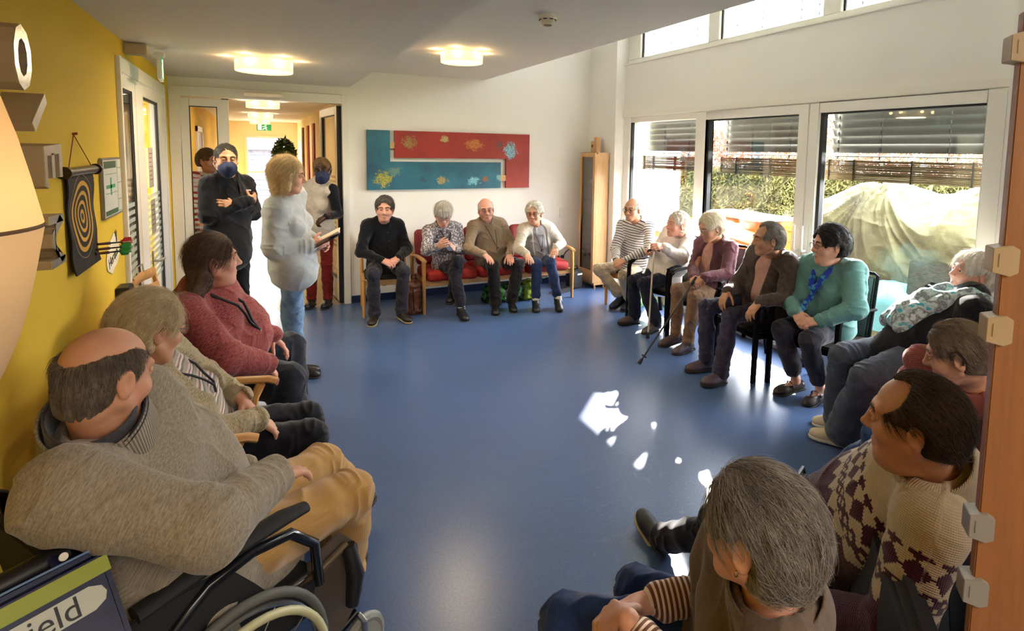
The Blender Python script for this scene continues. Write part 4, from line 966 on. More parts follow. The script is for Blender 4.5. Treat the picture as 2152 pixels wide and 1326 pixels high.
T_black = cloth('black_knit', '0d0e13', '181a21', 'knit'); T_navy = cloth('dark_navy_trousers', '1b1b24', '2b2a35', 'plain'); T_blk = cloth('black_trousers', '121219', '1e1e27', 'plain')
person('cardigan_man', 'person in a black buttoned cardigan on the wooden chair beside the corridor door', SK['rosy'], (-104, -4, 0),
       [dict(name='cardigan', m=T_black, o=.010, low=.05)], dict(m=cloth('charcoal_trousers', '24232b', '34323c'), wide=.018),
       dict(all=sh('221b17', M_tansole)), dict(style='short', t=.018, m=H['darkgrey'], back=1, strands=1500, sl=.055, line=.012, crown=(.075, -.045, .085), str=5), ('clasp', 'clasp'), brow=H['darkgrey'], b=dict(w=1.16, belly=1.08, leg=1.1), fat=.4,
       extra=lambda x: (collar(x['body'], x['org'], x['J'], x['hb'], T_black, hgt=.05, r=.072, open_=.02), buttons(x, (.10, .19, .28), plain('dark_button', '2a2a30', .3))))
def x_print(x):
    collar(x['body'], x['org'], x['J'], x['hb'], M_print, hgt=.04, r=.066, open_=.03)
    lanyard(x, .16, False, M_black, 'necklace', .006)
M_print = cloth('grey_print_blouse', '6f6a6e', 'c9c2c0', 'print', scale=1.3)
person('print_woman', 'person in a grey patterned blouse looking down at a phone on the red bench', SK['fair'], (-100, -26, 0),
       [dict(name='blouse', m=M_print, o=.008, low=.07)], dict(m=T_navy, end=.86, wide=.02),
       dict(all=sh('17171b'), sock=cloth('striped_sock', '16161a', stripe='dedbd4', period=.022, duty=.4)), dict(style='short', t=.016, m=H['silver'], bangs=1, bz=-.002, strands=900, fwd=.5, sl=.06), ('hold', 'hold'), glasses=True, brow=H['silver'], b=dict(w=1.0, bust=.8), extra=x_print)
def x_beige(x):
    lanyard(x, .27, True, lat=.03)
M_beige = cloth('beige_knit', '8d7a63', '9c8870', 'knit')
person('beige_man', 'balding person in a beige sweater with a black pendant on the red bench', SK['rosy'], (-104, -6, 6),
       [dict(name='sweater', m=M_beige, o=.010, low=.05)], dict(m=cloth('brown_black_trousers', '1f1c1e', '2e2a2b'), wide=.022),
       dict(all=sh('121216', laces=M_black)), dict(style='fringe', t=.006, m=H['silver'], strands=300, sl=.03, bald=1.12), ('rest', 'rest'), glasses=True, brow=H['grey'], b=dict(w=1.14, belly=1.22, d=1.1, leg=1.1), fat=.3, extra=x_beige)
def x_cream(x):
    lanyard(x, .27, True)
M_creamk = cloth('cream_cardigan_knit', 'b8ae9c', 'cfc7b8', 'knit')
person('cream_cardigan_woman', 'white haired person in a cream cardigan at the right end of the red bench', SK['warm'], (-128, -2, 0),
       [dict(name='shirt', m=cloth('pale_grey_jersey', 'bdb8b8', 'cdc9c8'), o=.000, arms=False), dict(name='cardigan', m=M_creamk, o=.014, low=.10, cut=opening('cream_cardigan_woman', .10, .6, -.02, 0, .9))], dict(m=cloth('dark_blue_trousers', '222f52', '2f4066', 'denim'), wide=.014, end=.88),
       dict(all=sh('15151a', strap=True), sock=plain('white_sock', 'd9d2c0', .9)), dict(style='short', t=.020, m=H['white'], curl=.5, back=1, strands=1400, sl=.045, crown=(.05, .0, .11), line=.010), ('rest', 'rest'), glasses=True, brow=H['silver'], b=dict(w=1.0), extra=x_cream)
def x_stripe(x):
    collar(x['body'], x['org'], x['J'], x['hb'], cloth('pink_shirt_cotton', 'd49c8a', 'e0ac9a'), hgt=.035, r=.068, open_=.035)
person('striped_man', 'balding person in a white and navy striped sweater by the glass display cabinet', SK['warm'], (-156, -4, 0),
       [dict(name='sweater', m=cloth('striped_knit', 'dcd6ce', stripe='4f5468', period=.030, duty=.34), o=.010, low=.04)], dict(m=cloth('beige_trousers', 'ab9a7e', 'bfae92'), wide=.024, end=.86),
       dict(all=sh('1a2136', M_sole, laces=M_black), sock=plain('navy_sock', '1f2a4a', .9)), dict(style='fringe', t=.006, m=H['silver'], strands=300, sl=.03, bald=1.1), ('clasp', 'clasp'), glasses=M_black, brow=H['grey'], b=dict(w=1.05, belly=1.08), extra=x_stripe)
M_wp = cloth('white_pullover_knit', 'ddd5cb', 'ece6dd', 'knit')
person('white_pullover_woman', 'white haired person in a white roll-neck pullover holding a walking stick', SK['rosy'], (174, 4, 0),
       [dict(name='pullover', m=M_wp, o=.016, low=.10)], dict(m=cloth('midnight_trousers', '14152000'[:6], '20212f'), wide=.026),
       dict(all=sh('4d4038', laces=M_black)), dict(style='short', t=.014, m=H['white'], curl=.6, strands=1200, sl=.04, line=.012, crown=(.05, 0, .11)), ('grip', 'grip'), brow=H['silver'], b=dict(w=1.08, bust=.8, arm=1.1), extra=lambda x: collar(x['body'], x['org'], x['J'], x['hb'], M_wp, hgt=.07, r=.074, t=.014))
M_burg = cloth('burgundy_jacket', '54343b', '77525a', 'fleece', scale=.8)
person('burgundy_woman', 'white haired person in a burgundy zip jacket holding a hiking pole', SK['warm'], (170, -20, 0),
       [dict(name='shirt', m=cloth('salmon_jersey', 'c4988a', 'cfa596'), o=.002, arms=False), dict(name='jacket', m=M_burg, o=.014, low=.06, cut=opening('burgundy_woman', .075, .55, -.01, .0, .9))], dict(m=cloth('brown_trousers', '7a5c46', '8d6e55'), wide=.012),
       dict(all=sh('46343a')), dict(style='short', t=.024, m=H['cream'], back=1, curl=.3, strands=1500, sl=.055, line=.008, crown=(.03, 0, .12)), ('clasp', 'clasp'), glasses=plain('silver_frame', 'b5b5b8', .25, .8), brow=H['silver'], b=dict(w=1.04), extra=lambda x: collar(x['body'], x['org'], x['J'], x['hb'], M_burg, hgt=.045, r=.074, open_=.045))
M_dkj = cloth('dark_brown_jacket', '453b36', '5b4e47', 'plain')
person('dark_jacket_man', 'grey haired person in a dark brown jacket over a salmon shirt', SK['tan'], (152, -4, 0),
       [dict(name='shirt', m=_MC['salmon_jersey'], o=.002, arms=False), dict(name='jacket', m=M_dkj, o=.014, low=.06, cut=opening('dark_jacket_man', .085, .40, .0, .0, .5))], dict(m=cloth('purple_grey_trousers', '2f2c3c', '423e50'), wide=.020),
       dict(all=sh('54424a')), dict(style='receding', t=.012, m=H['grey'], back=1, strands=1500, sl=.04, crown=(.08, 0, .09)), ('drape', 'drape'), brow=H['darkgrey'], b=dict(w=1.1, belly=1.05, leg=1.05), fat=.2, extra=lambda x: collar(x['body'], x['org'], x['J'], x['hb'], M_dkj, hgt=.04, r=.072, open_=.045))
def x_teal(x):
    J, loc, P = x['J'], x['loc'], x['P']
    M_bs = cloth('blue_scarf_silk', '1f3aa0', '3f8fb0', 'print', rough=.5, scale=.8)
    collar(x['body'], x['org'], J, x['hb'], cloth('blue_blouse', '3c557f', '4d688f'), 'blouse_collar', .03, .074, .05)
    S = SDF(*bounds([J['neck'], J['neck']-J['_u']*.34+J['_f']*.2], .14), .006); N, f, l, u = J['neck'], J['_f'], J['_l'], J['_u']
    for q in (1, -1): S.chain([N-f*.03+l*q*.068+u*.02, N+f*.04+l*q*.070, front_point(P, J, q*.040, .08, .008), front_point(P, J, q*.018, .15, .010)], [.016, .020, .022, .020], .015)
    S.chain([front_point(P, J, .005, .15, .012), front_point(P, J, -.01, .22, .010), front_point(P, J, -.015, .31, .008)], [.020, .020, .024], .012)
    P_, F_ = S.mesh(); P_ = P_+vnormals(P_, F_)*(.006*vnoise(P_*45))[:, None]; np_object('scarf', P_, F_, M_bs, x['body'], None, x['org'])
M_teal = cloth('teal_fleece', '57837f', '6f9d98', 'fleece')
person('teal_woman', 'dark haired person in a teal fleece cardigan and blue scarf', SK['fair'], (156, -4, 0),
       [dict(name='cardigan', m=M_teal, o=.018, low=.06)], dict(m=cloth('anthracite_trousers', '2c2b33', '3d3b45'), wide=.014, end=.80),
       dict(all=sh('38302b', strap=True, dress=True)), dict(style='short', t=.030, m=H['black'], back=1, curl=.3, strands=1600, sl=.05, crown=(.08, .03, .095), line=.010), ('clasp', 'clasp'), glasses=True, brow=H['black'], b=dict(w=1.3, belly=1.25, d=1.25, bust=1.1, arm=1.25, leg=1.15, hip=1.3), fat=.6, hs=1.08, extra=x_teal)
# ================================================================ furniture
M_beech = wood('beech_wood', 'c08a4e', 'd6a468', 2); M_beechx = wood('beech_wood_across', 'bd8850', 'd8a86c', 0)
M_pale = wood('pale_birch_wood', 'b98f5e', 'cfa878', 2, .45)
M_red = plain('red_seat_fabric', 'a3231d', .75, var=.1, scale=40, bump=.25, bscale=300); M_redback = plain('dark_red_back_fabric', '7a1a1c', .6, var=.1, scale=20, bump=.2, bscale=200)
M_darkpad = plain('dark_seat_pad', '221d1e', .7, bump=.2, bscale=200)
def seat_pose(key):
    P_ = {k: np.array(v) for k, v in POSE[key].items()}; d = P_['knL']+P_['knR']-P_['hipL']-P_['hipR']
    return P_['pel'], math.atan2(d[1], d[0])
def wicker(name, c1, c2):
    g = NT(name); v = g.coord('Object', (1, 1, 1)); a = g.n('ShaderNodeTexBrick'); mp = g.n('ShaderNodeMapping'); mp.inputs['Rotation'].default_value = (0, radians(90), radians(90)); g.link(v, mp.inputs[0])
    g.link(mp.outputs[0], a.inputs['Vector']); a.inputs['Scale'].default_value = 34; a.inputs['Mortar Size'].default_value = .03; a.inputs['Brick Width'].default_value = .9; a.inputs['Row Height'].default_value = .42
    a.inputs['Color1'].default_value = lin(c1); a.inputs['Color2'].default_value = lin(c2); a.inputs['Mortar'].default_value = lin('050505')
    g.set(Base_Color=a.outputs['Color'], Roughness=.4); g.bump(a.outputs['Fac'], -.6, .004); return g.m
M_wick = wicker('dark_wicker', '2c2724', '3a332f'); M_blkfr = plain('black_powder_coat', '17171a', .42)
def rattan_chair(key, label, back=True):
    p, a = seat_pose(key); t = thing('rattan_armchair', label, 'armchair', (p[0]-cos(a)*.0, p[1]-sin(a)*.0, 0), a, 'dark wicker armchairs along the windows')
    MB().bx(-.25, .27, -.26, .26, .385, .415).build('seat', M_wick, t, bevel=.012)
    Rb = Matrix.Rotation(radians(-11), 3, 'Y')
    MB().box((-.275, 0, .64), (.03, .50, .48), Rb).build('backrest', M_wick, t, bevel=.012)
    MB().tube([(-.232, -.262, .40), (-.318, -.262, .885), (-.322, -.235, .900), (-.322, .235, .900), (-.318, .262, .885), (-.232, .262, .40)], .014, 8).build('back_frame', M_blkfr, t, smooth=True)
    for q in (-1, 1):
        MB().tube([(.27, q*.262, 0), (.262, q*.262, .58), (.245, q*.262, .622), (.20, q*.262, .636)], .023, 8).build('leg', M_blkfr, t, smooth=True)
        MB().tube([(-.30, q*.262, 0), (-.245, q*.275, .40)], .020, 8).build('leg', M_blkfr, t, smooth=True)
        MB().tube([(.262, q*.262, .630), (.14, q*.264, .648), (-.06, q*.264, .645), (-.272, q*.272, .632)], .024, 10, flat=(1, .5)).build('armrest', M_blkfr, t, smooth=True)
    MB().bx(.24, .268, -.248, .248, .35, .39).bx(-.25, -.225, -.248, .248, .35, .39).bx(-.25, .26, -.270, -.248, .35, .39).bx(-.25, .26, .248, .270, .35, .39).build('seat_frame', M_blkfr, t, bevel=.004)
    return t
for k_, l_ in (('white_pullover_woman', 'dark wicker armchair under the person in the white roll-neck pullover'), ('burgundy_woman', 'dark wicker armchair under the person in the burgundy jacket'),
               ('dark_jacket_man', 'dark wicker armchair under the person in the dark brown jacket'), ('teal_woman', 'dark wicker armchair under the person in the teal cardigan')): rattan_chair(k_, l_)
def wood_chair(name, label, loc, a, arms=False, pad=M_darkpad, padname='seat', w=.44, bh=.86, group=None):
    t = thing(name, label, 'chair' if not arms else 'armchair', loc, a, group); W_ = w/2
    MB().bx(-.21, .23, -W_+.01, W_-.01, .40, .445).build(padname, pad, t, bevel=.014)
    MB().bx(-.22, .23, -W_-.01, -W_+.015, .34, .40).bx(-.22, .23, W_-.015, W_+.01, .34, .40).bx(.205, .235, -W_, W_, .34, .40).bx(-.235, -.205, -W_, W_, .34, .40).build('seat_frame', M_beechx, t, bevel=.004)
    for q in (-1, 1):
        y = q*(W_+.005)
        MB().tube([(.225, y, 0), (.225, y, .40 if not arms else .50)], [.017, .021], 8).build('leg', M_beech, t, smooth=True)
        MB().tube([(-.265, y, 0), (-.225, y, .40), (-.25, y, .62), (-.295, y, bh)], [.015, .02, .018, .016], 8).build('leg', M_beech, t, smooth=True)
        if arms:
            MB().tube([(.225, y, .48), (.235, y*1.02, .57), (.265, y*1.05, .635)], [.02, .021, .022], 8).build('arm_post', M_beech, t, smooth=True)
            MB().tube([(.335, y*1.05, .640), (.30, y*1.06, .652), (.16, y*1.10, .655), (-.02, y*1.12, .640), (-.17, y*1.08, .605), (-.245, y, .565)], [.026, .028, .030, .030, .026, .020], 10, flat=(1, .62)).build('armrest', M_beechx, t, smooth=True)
    MB().tube([(-.262, -W_, bh-.13), (-.285, 0, bh-.13), (-.262, W_, bh-.13)], .02, 8, flat=(.5, 2.2)).tube([(-.285, -W_, bh-.02), (-.31, 0, bh-.02), (-.285, W_, bh-.02)], .018, 8, flat=(.5, 2.0)).build('back_rail', M_beechx, t, smooth=True)
    return t
p, a = seat_pose('cardigan_man'); wood_chair('wooden_chair', 'beech chair under the person in the black buttoned cardigan', (p[0]-.0, p[1]+.02, 0), a, w=.46)
p, a = seat_pose('striped_man'); wood_chair('wooden_chair', 'beech chair under the person in the striped sweater', (p[0], p[1], 0), a)
p, a = seat_pose('heather_cardigan_woman'); wood_chair('wooden_armchair', 'beech armchair with curved armrests under the light haired person in a flecked cardigan', (-.315, 2.80, 0), radians(-8), True, w=.56)
p, a = seat_pose('red_sweater_woman'); wood_chair('wooden_chair', 'beech chair under the large person in the red sweater', (p[0]-.06, p[1], 0), a*.3, False, w=.50, pad=M_darkpad)
t = wood_chair('wooden_chair', 'empty beech chair with a metal grip on its back by the glazed left door', (-.44, 4.72, 0), radians(-8), w=.42, bh=.90)
MB().tube([(-.30, -.05, .88), (-.31, -.05, .96), (-.31, .05, .965), (-.30, .05, .88)], .006, 8).build('grip', M_alu, t, smooth=True)

# red bench of three seats
bp = [np.array(POSE[k]['pel']) for k in ('print_woman', 'beige_man', 'cream_cardigan_woman')]
t = thing('upholstered_bench', 'three seat beech bench with red cushions against the back wall', 'bench', (2.52, 6.30, 0), radians(-90), None); L = .93
MB().bx(-.24, .25, -L, L, .30, .36).build('seat_frame', M_beechx, t, bevel=.006)
for i in range(3):
    y0 = -L+.03+i*(2*L-.06)/3; y1 = y0+(2*L-.06)/3
    wd = (y1-y0)/2-.006; ym = (y0+y1)/2; I3 = np.eye(3)
    def pad(name, m_, c_, R_, hd, rad, sd_):
        S = SDF(np.array(c_)-.42, np.array(c_)+.42, .012); S.box(c_, R_, hd, rad); P, F_ = S.mesh(); P = smooth_mesh(P, F_, 1); P = P+vnormals(P, F_)*(.007*vnoise(P*9, sd_)+.003*vnoise(P*24, sd_))[:, None]; return np_object(name, P, F_, m_, t)
    pad('seat_cushion', M_red, (.025, ym, .405), I3, (.255, wd, .062), .05, i); tl_ = radians(-10); Rt = np.array([[cos(tl_), 0, -sin(tl_)], [0, 1, 0], [sin(tl_), 0, cos(tl_)]])
    pad('back_cushion', M_redback, (-.265, ym, .66), Rt, (.055, wd, .21), .05, i+5)
for q in (-1, 1):
    MB().tube([(.27, q*L, 0), (.265, q*L, .42), (.255, q*L, .575)], [.017, .022, .024], 8).build('leg', M_beech, t, smooth=True)
    MB().tube([(-.30, q*L, 0), (-.25, q*L, .36), (-.30, q*L, .66)], [.017, .022, .02], 8).build('leg', M_beech, t, smooth=True)
    MB().tube([(.30, q*L, .590), (.20, q*(L+.012), .608), (.05, q*(L+.02), .612), (-.12, q*(L+.01), .590), (-.27, q*L, .56)], [.026, .03, .03, .027, .022], 10, flat=(1, .6)).build('armrest', M_beechx, t, smooth=True)

# display cabinet
CXc, CYc = 4.02, 6.47; CA = radians(180); t = thing('display_cabinet', 'tall narrow birch display cabinet with a glass door in the corner', 'cabinet', (CXc, CYc, 0), CA)
w2, dd, hh = .19, .10, 1.78
MB().bx(-dd, dd, -w2, -w2+.02, .07, hh).build('side_panel', M_pale, t, bevel=.003); MB().bx(-dd, dd, w2-.02, w2, .07, hh).build('side_panel', M_pale, t, bevel=.003)
MB().bx(-dd, dd-.02, -w2, w2, hh, hh+.022).build('top', M_pale, t, bevel=.003); MB().bx(-dd, dd, -w2, w2, .05, .075).build('base', M_pale, t); MB().bx(-dd, -dd+.01, -w2, w2, .07, hh).build('back', M_white, t)
df = MB().bx(dd, dd+.022, -w2, -w2+.05, .08, hh+.02).bx(dd, dd+.022, w2-.05, w2, .08, hh+.02).bx(dd, dd+.022, -w2+.05, w2-.05, hh-.04, hh+.02).bx(dd, dd+.022, -w2+.05, w2-.05, .08, .24).build('door', M_pale, t, bevel=.003)
MB().bx(dd+.008, dd+.013, -w2+.05, w2-.05, .24, hh-.04).build('pane', glass('smoky_glass', (.93, .90, .86), .8), df)
for i in range(7): MB().bx(-dd+.01, dd-.01, -w2+.02, w2-.02, .36+i*.2, .367+i*.2).build('glass_shelf', glass('shelf_glass', (.9, .95, .92)), t)
for q in (-1, 1):
    for e in (-1, 1): MB().cyl((e*(dd-.03), q*(w2-.03), 0), (e*(dd-.03), q*(w2-.03), .06), .014).build('foot', M_pale, t)
M_china = plain('white_china', 'd8d4cc', .25, var=.03); M_greench = plain('green_china', '7f9a6a', .3); Rc = Matrix.Rotation(CA, 3, 'Z')
def shelf_item(name, label, cat, k, dx, dy, prof, m, grp=None, handle=False):
    v = Rc @ Vector((dx, dy, 0)); t = thing(name, label, cat, (CXc+v.x, CYc+v.y, .3675+k*.2), 0, grp)
    MB().lathe(prof, n=20).build('bowl' if name in ('teacup', 'saucer') else 'body', m, t, smooth=True)
    if handle: MB().tube([(.03, 0, .045), (.055, 0, .045), (.058, 0, .02), (.03, 0, .015)], .004, 6).build('handle', m, t, smooth=True)
cup = [(.012, 0), (.022, .003), (.034, .03), (.037, .055), (.034, .055), (.02, .008), (0, .006)]; pl = [(.02, 0), (.03, .004), (.062, .014), (.062, .017), (.03, .008), (0, .006)]
shelf_item('figurine', 'white china figurine with a round head on the top cabinet shelf', 'figurine', 6, .02, 0, [(.03, 0), (.035, .01), (.026, .05), (.014, .068), (.026, .09), (.020, .112), (0, .12)], M_china)
shelf_item('jug', 'small white china jug on the second cabinet shelf from the top', 'jug', 5, .02, .02, [(.02, 0), (.04, .03), (.03, .07), (.034, .09), (.028, .09), (0, .02)], M_china, handle=True)
shelf_item('sugar_bowl', 'white china sugar bowl on the second cabinet shelf from the top', 'bowl', 5, .02, -.06, [(.02, 0), (.036, .03), (.03, .055), (.01, .07), (0, .075)], M_china)
for k, lb in ((4, 'third'), (2, 'fifth'), (1, 'sixth')):
    shelf_item('saucer', 'white saucer on the %s cabinet shelf from the top' % lb, 'saucer', k, .02, .03, pl, M_china)
    v = Rc @ Vector((.02, .03, 0)); t2 = thing('teacup', 'white teacup on its saucer on the %s cabinet shelf from the top' % lb, 'cup', (CXc+v.x, CYc+v.y, .376+k*.2)); MB().lathe(cup, n=20).build('bowl', M_china, t2, smooth=True); MB().tube([(.03, 0, .045), (.055, 0, .045), (.058, 0, .02), (.025, 0, .015)], .004, 6).build('handle', M_china, t2, smooth=True)
shelf_item('saucer', 'green saucer on the fourth cabinet shelf from the top', 'saucer', 3, .02, .0, pl, M_greench)
v = Rc @ Vector((.02, 0, 0)); t2 = thing('teacup', 'white teacup on the green saucer in the cabinet', 'cup', (CXc+v.x, CYc+v.y, .376+.6)); MB().lathe(cup, n=20).build('bowl', M_china, t2, smooth=True)
t = thing('wooden_ornament', 'stepped wooden block ornament with a heart on top of the cabinet', 'ornament', (CXc, CYc, hh+.022), CA)
MB().bx(-.03, .03, -.075, .005, 0, .15).bx(-.03, .03, .005, .075, 0, .20).build('block', M_pale, t, bevel=.002)
hp = [(0.022*16*sin(a)**3/16, .022*(13*cos(a)-5*cos(2*a)-2*cos(3*a)-cos(4*a))/16) for a in [2*pi*i/28 for i in range(28)]]
MB().prism(hp, (.030, -.035, .085), (0, 1, 0), (0, 0, 1), (.003, 0, 0), 1).build('heart', plain('dark_cutout', '4a2c17', .7), t)

# painting of two L shaped canvases
def canvas(name, c1, c2, spots):
    g = NT(name); v = g.coord('Object', (1, 1, 1)); f = g.noise(v, 3, 5, .65); col = g.ramp(f, [(.3, lin(c1)), (.7, lin(c2))]); fine = g.noise(v, 26, 5, .75); f3 = g.noise(v, 60, 3, .8)
    for (x, z, rx, rz, cols) in spots:
        mp = g.n('ShaderNodeMapping'); g.link(v, mp.inputs[0]); mp.inputs['Location'].default_value = (-x/rx, 0, -z/rz); mp.inputs['Scale'].default_value = (1/rx, 0, 1/rz)
        ln = g.n('ShaderNodeVectorMath', operation='LENGTH'); g.link(mp.outputs[0], ln.inputs[0])
        k = g.math('ADD', ln.outputs['Value'], g.math('MULTIPLY', g.math('SUBTRACT', fine, .5), 3.2)); mk = g.ramp(k, [(.55, (1, 1, 1)), (.85, (0, 0, 0))])
        n = len(cols); col = g.mix(g.math('MULTIPLY', mk, .9), col, g.ramp(f3, [(.30+.4*i/max(n-1, 1), lin(c)) for i, c in enumerate(cols)]))
    g.set(Base_Color=col, Roughness=.5); g.bump(fine, .35, .004); return g.m
t = thing('abstract_painting', 'wall painting of interlocking teal and red L shaped canvases', 'painting', (0, 0, 0))
Y1 = YB-.045
def at_wall(px0, px1): return px0
M_tq = canvas('teal_canvas', '184c66', '216d84', [(1.32, 1.45, .12, .11, ('1c2c1c', '5b8a3c', 'd4b23c', 'a83a20')), (1.44, 1.55, .10, .06, ('b0452c', '3f8f8c', '7c8c40')), (1.78, 1.44, .05, .05, ('1b3a5a', '27506e')), (2.02, 1.43, .09, .06, ('d9c07a', '8f8a4c', 'b0503a')), (2.42, 1.42, .10, .06, ('8fd0dc', '4fa8bc', 'e0f0f0')), (2.58, 1.44, .05, .04, ('7c6a30', 'a04030')), (2.78, 1.46, .06, .05, ('a8804a', '4fa8bc', 'd9c9a0'))])
M_rd = canvas('red_canvas', '8c1c10', 'a02615', [(1.42, 1.88, .04, .07, ('5a2a20', '7c5a3c')), (1.62, 1.88, .10, .10, ('c9a23c', '8a6a38', '6a5a40')), (2.05, 1.93, .07, .05, ('1f2f6a', 'c9b46a', '20204a')), (2.42, 1.88, .13, .08, ('d0a040', 'b8641e', '8a4a20')), (2.78, 1.88, .05, .06, ('3a3040', '7a4a40')), (2.92, 1.80, .11, .12, ('5fb4d4', '9fd4e4', '3c6a8a', '2d88b0'))])
def wpt(x, y):   # photograph scale on this wall, measured once
    return x, y
tl = [(1.132, 2.023), (1.420, 2.012), (1.420, 1.682), (2.768, 1.636), (2.768, 1.322), (1.128, 1.322)]
tl = [(1.132, 2.020), (1.392, 2.020), (1.392, 1.655), (2.792, 1.655), (2.792, 1.325), (1.132, 1.325)]
rd = [(1.445, 2.020), (3.195, 2.020), (3.195, 1.325), (2.865, 1.325), (2.865, 1.700), (1.445, 1.700)]
MB().prism(tl, (0, Y1, 0), (1, 0, 0), (0, 0, 1), (0, .035, 0), 1).build('teal_canvas', M_tq, t); MB().prism(rd, (0, Y1, 0), (1, 0, 0), (0, 0, 1), (0, .035, 0), 1).build('red_canvas', M_rd, t)
for x0, z0 in ((1.390, 1.81), (2.789, 1.415)): MB().bx(x0, x0+.06 if x0 < 2 else x0+.078, Y1+.004, Y1+.03, z0, z0+.075).build('connector', M_pale, t)

# sockets, switch, charger and cables by the cabinet
t = thing('wall_socket', 'white wall switch plate right of the bench at chest height', 'switch', (3.72, YB-.006, .97)); MB().bx(-.04, .04, -.006, .006, -.075, .075).build('plate', M_frame, t, bevel=.003)
for z in (-.037, .037): MB().bx(-.028, .028, -.010, -.005, z-.028, z+.028).build('rocker', M_frame, t, bevel=.003)
t = thing('wall_socket', 'low double wall socket with black plugs beside the cabinet', 'socket', (3.69, YB-.006, .36)); MB().bx(-.075, .075, -.006, .006, -.04, .04).build('plate', M_frame, t, bevel=.003)
for q in (-1, 1): MB().cyl((q*.037, -.006, 0), (q*.037, -.04, 0), .022, n=18).build('plug', M_black0 if 'M_black0' in globals() else plain('black_plastic', '141416', .45), t, smooth=True)
M_black0 = _MC['black_plastic']
tag(MB().tube([(3.653, YB-.045, .36), (3.652, YB-.06, .30), (3.64, YB-.05, .16), (3.64, YB-.08, .012), (3.60, YB-.20, .008), (3.58, YB-.30, .008)], .004, 8).build('power_cable', M_black0, smooth=True), 'thin black cable running down from the left plug to the floor', 'cable')
tag(MB().tube([(3.727, YB-.045, .36), (3.75, YB-.08, .43), (3.80, YB-.09, .47), (3.86, YB-.09, .42), (3.875, YB-.08, .30), (3.87, YB-.10, .20)], .007, 8).build('power_cable', M_black0, smooth=True), 'thick black cable arching out of the right plug behind the cabinet', 'cable')
t = thing('black_case', 'upright black bag standing on the floor beside the cabinet', 'bag', (3.70, 6.42, 0), radians(12))
MB().bx(-.11, .11, -.07, .07, 0, .26).build('body', plain('black_nylon', '121317', .55, bump=.3, bscale=90), t, bevel=.03, seg=3); MB().tube([(-.06, 0, .25), (-.05, 0, .30), (.05, 0, .30), (.06, 0, .25)], .009, 8).build('handle', M_black0, t, smooth=True); MB().bx(.0, .08, -.075, -.068, .19, .21).build('label_tag', M_frame, t)
t = thing('adapter_box', 'flat black device with a white end lying on the floor by the bench', 'device', (3.46, 6.30, 0), radians(20)); MB().bx(-.13, .13, -.06, .06, 0, .06).build('body', M_black0, t, bevel=.012); MB().bx(.122, .136, -.03, .03, .012, .05).build('end_panel', M_frame, t, bevel=.003)
# bags
def bag_mesh(name, c, R3, hd, m, parent, seed=1, h=.008, lump=.012):
    S = SDF(np.array(c)-.35, np.array(c)+.35, h); S.box(c, R3, hd, min(hd)*.6); P, F = S.mesh(); P = smooth_mesh(P, F, 1); N = vnormals(P, F)
    P = P+N*(lump*vnoise((P)*14, seed)+lump*.5*(1-np.abs(vnoise(P*22, seed+3))*2))[:, None]; return np_object(name, P, F, m, parent)
M_leather = plain('brown_leather', '6b3a20', .45, var=.25, scale=14, bump=.2)
t = thing('leather_backpack', 'brown leather backpack on the floor against the left end of the bench', 'backpack', (1.50, 6.12, 0), radians(10))
bag_mesh('body', (0, 0, .19), ypr(0, 4), (.09, .075, .19), M_leather, t, 2, lump=.016); MB().tube([(-.04, -.07, .32), (-.05, -.10, .25), (-.045, -.10, .12), (-.03, -.07, .05)], .012, 8, flat=(1, .4)).tube([(.04, -.07, .32), (.05, -.10, .25), (.045, -.10, .12), (.03, -.07, .05)], .012, 8, flat=(1, .4)).build('straps', plain('dark_leather', '3c2116', .5), t, smooth=True)
MB().tube([(-.03, 0, .38), (-.02, 0, .43), (.02, 0, .43), (.03, 0, .38)], .008, 8).build('grab_loop', _MC['dark_leather'], t, smooth=True)
t = thing('shopping_bag', 'dark shopping bag with green print under the bench', 'bag', (2.62, 6.22, 0), 0)
def printed():
    g = NT('green_print'); v = g.coord('Object', (1, 1, 1)); f = g.noise(v, 22, 3); g.set(Base_Color=g.ramp(f, [(.47, lin('12161a')), (.53, lin('3f9a3c'))]), Roughness=.5); return g.m
bag_mesh('body', (0, 0, .10), ypr(90), (.10, .26, .10), printed(), t, 5, lump=.02)
MB().tube([(-.12, -.10, .18), (-.10, -.13, .26), (.06, -.13, .25), (.08, -.10, .18)], .008, 8).build('handle', M_black0, t, smooth=True)
t = thing('plastic_bag', 'crumpled yellow green plastic bag under the right end of the bench', 'bag', (2.93, 6.18, 0), 0)
bag_mesh('body', (0, 0, .12), ypr(20), (.10, .09, .11), plain('yellow_green_plastic', 'a8b83c', .35, var=.3, scale=30), t, 9, lump=.03)
t = thing('green_bag', 'pale green bag under the chair of the striped sweater person', 'bag', (3.96, 5.36, 0), 0); bag_mesh('body', (0, 0, .16), ypr(30), (.10, .08, .15), plain('pale_green_plastic', '9ed07c', .4, var=.3, scale=20), t, 4, lump=.02)

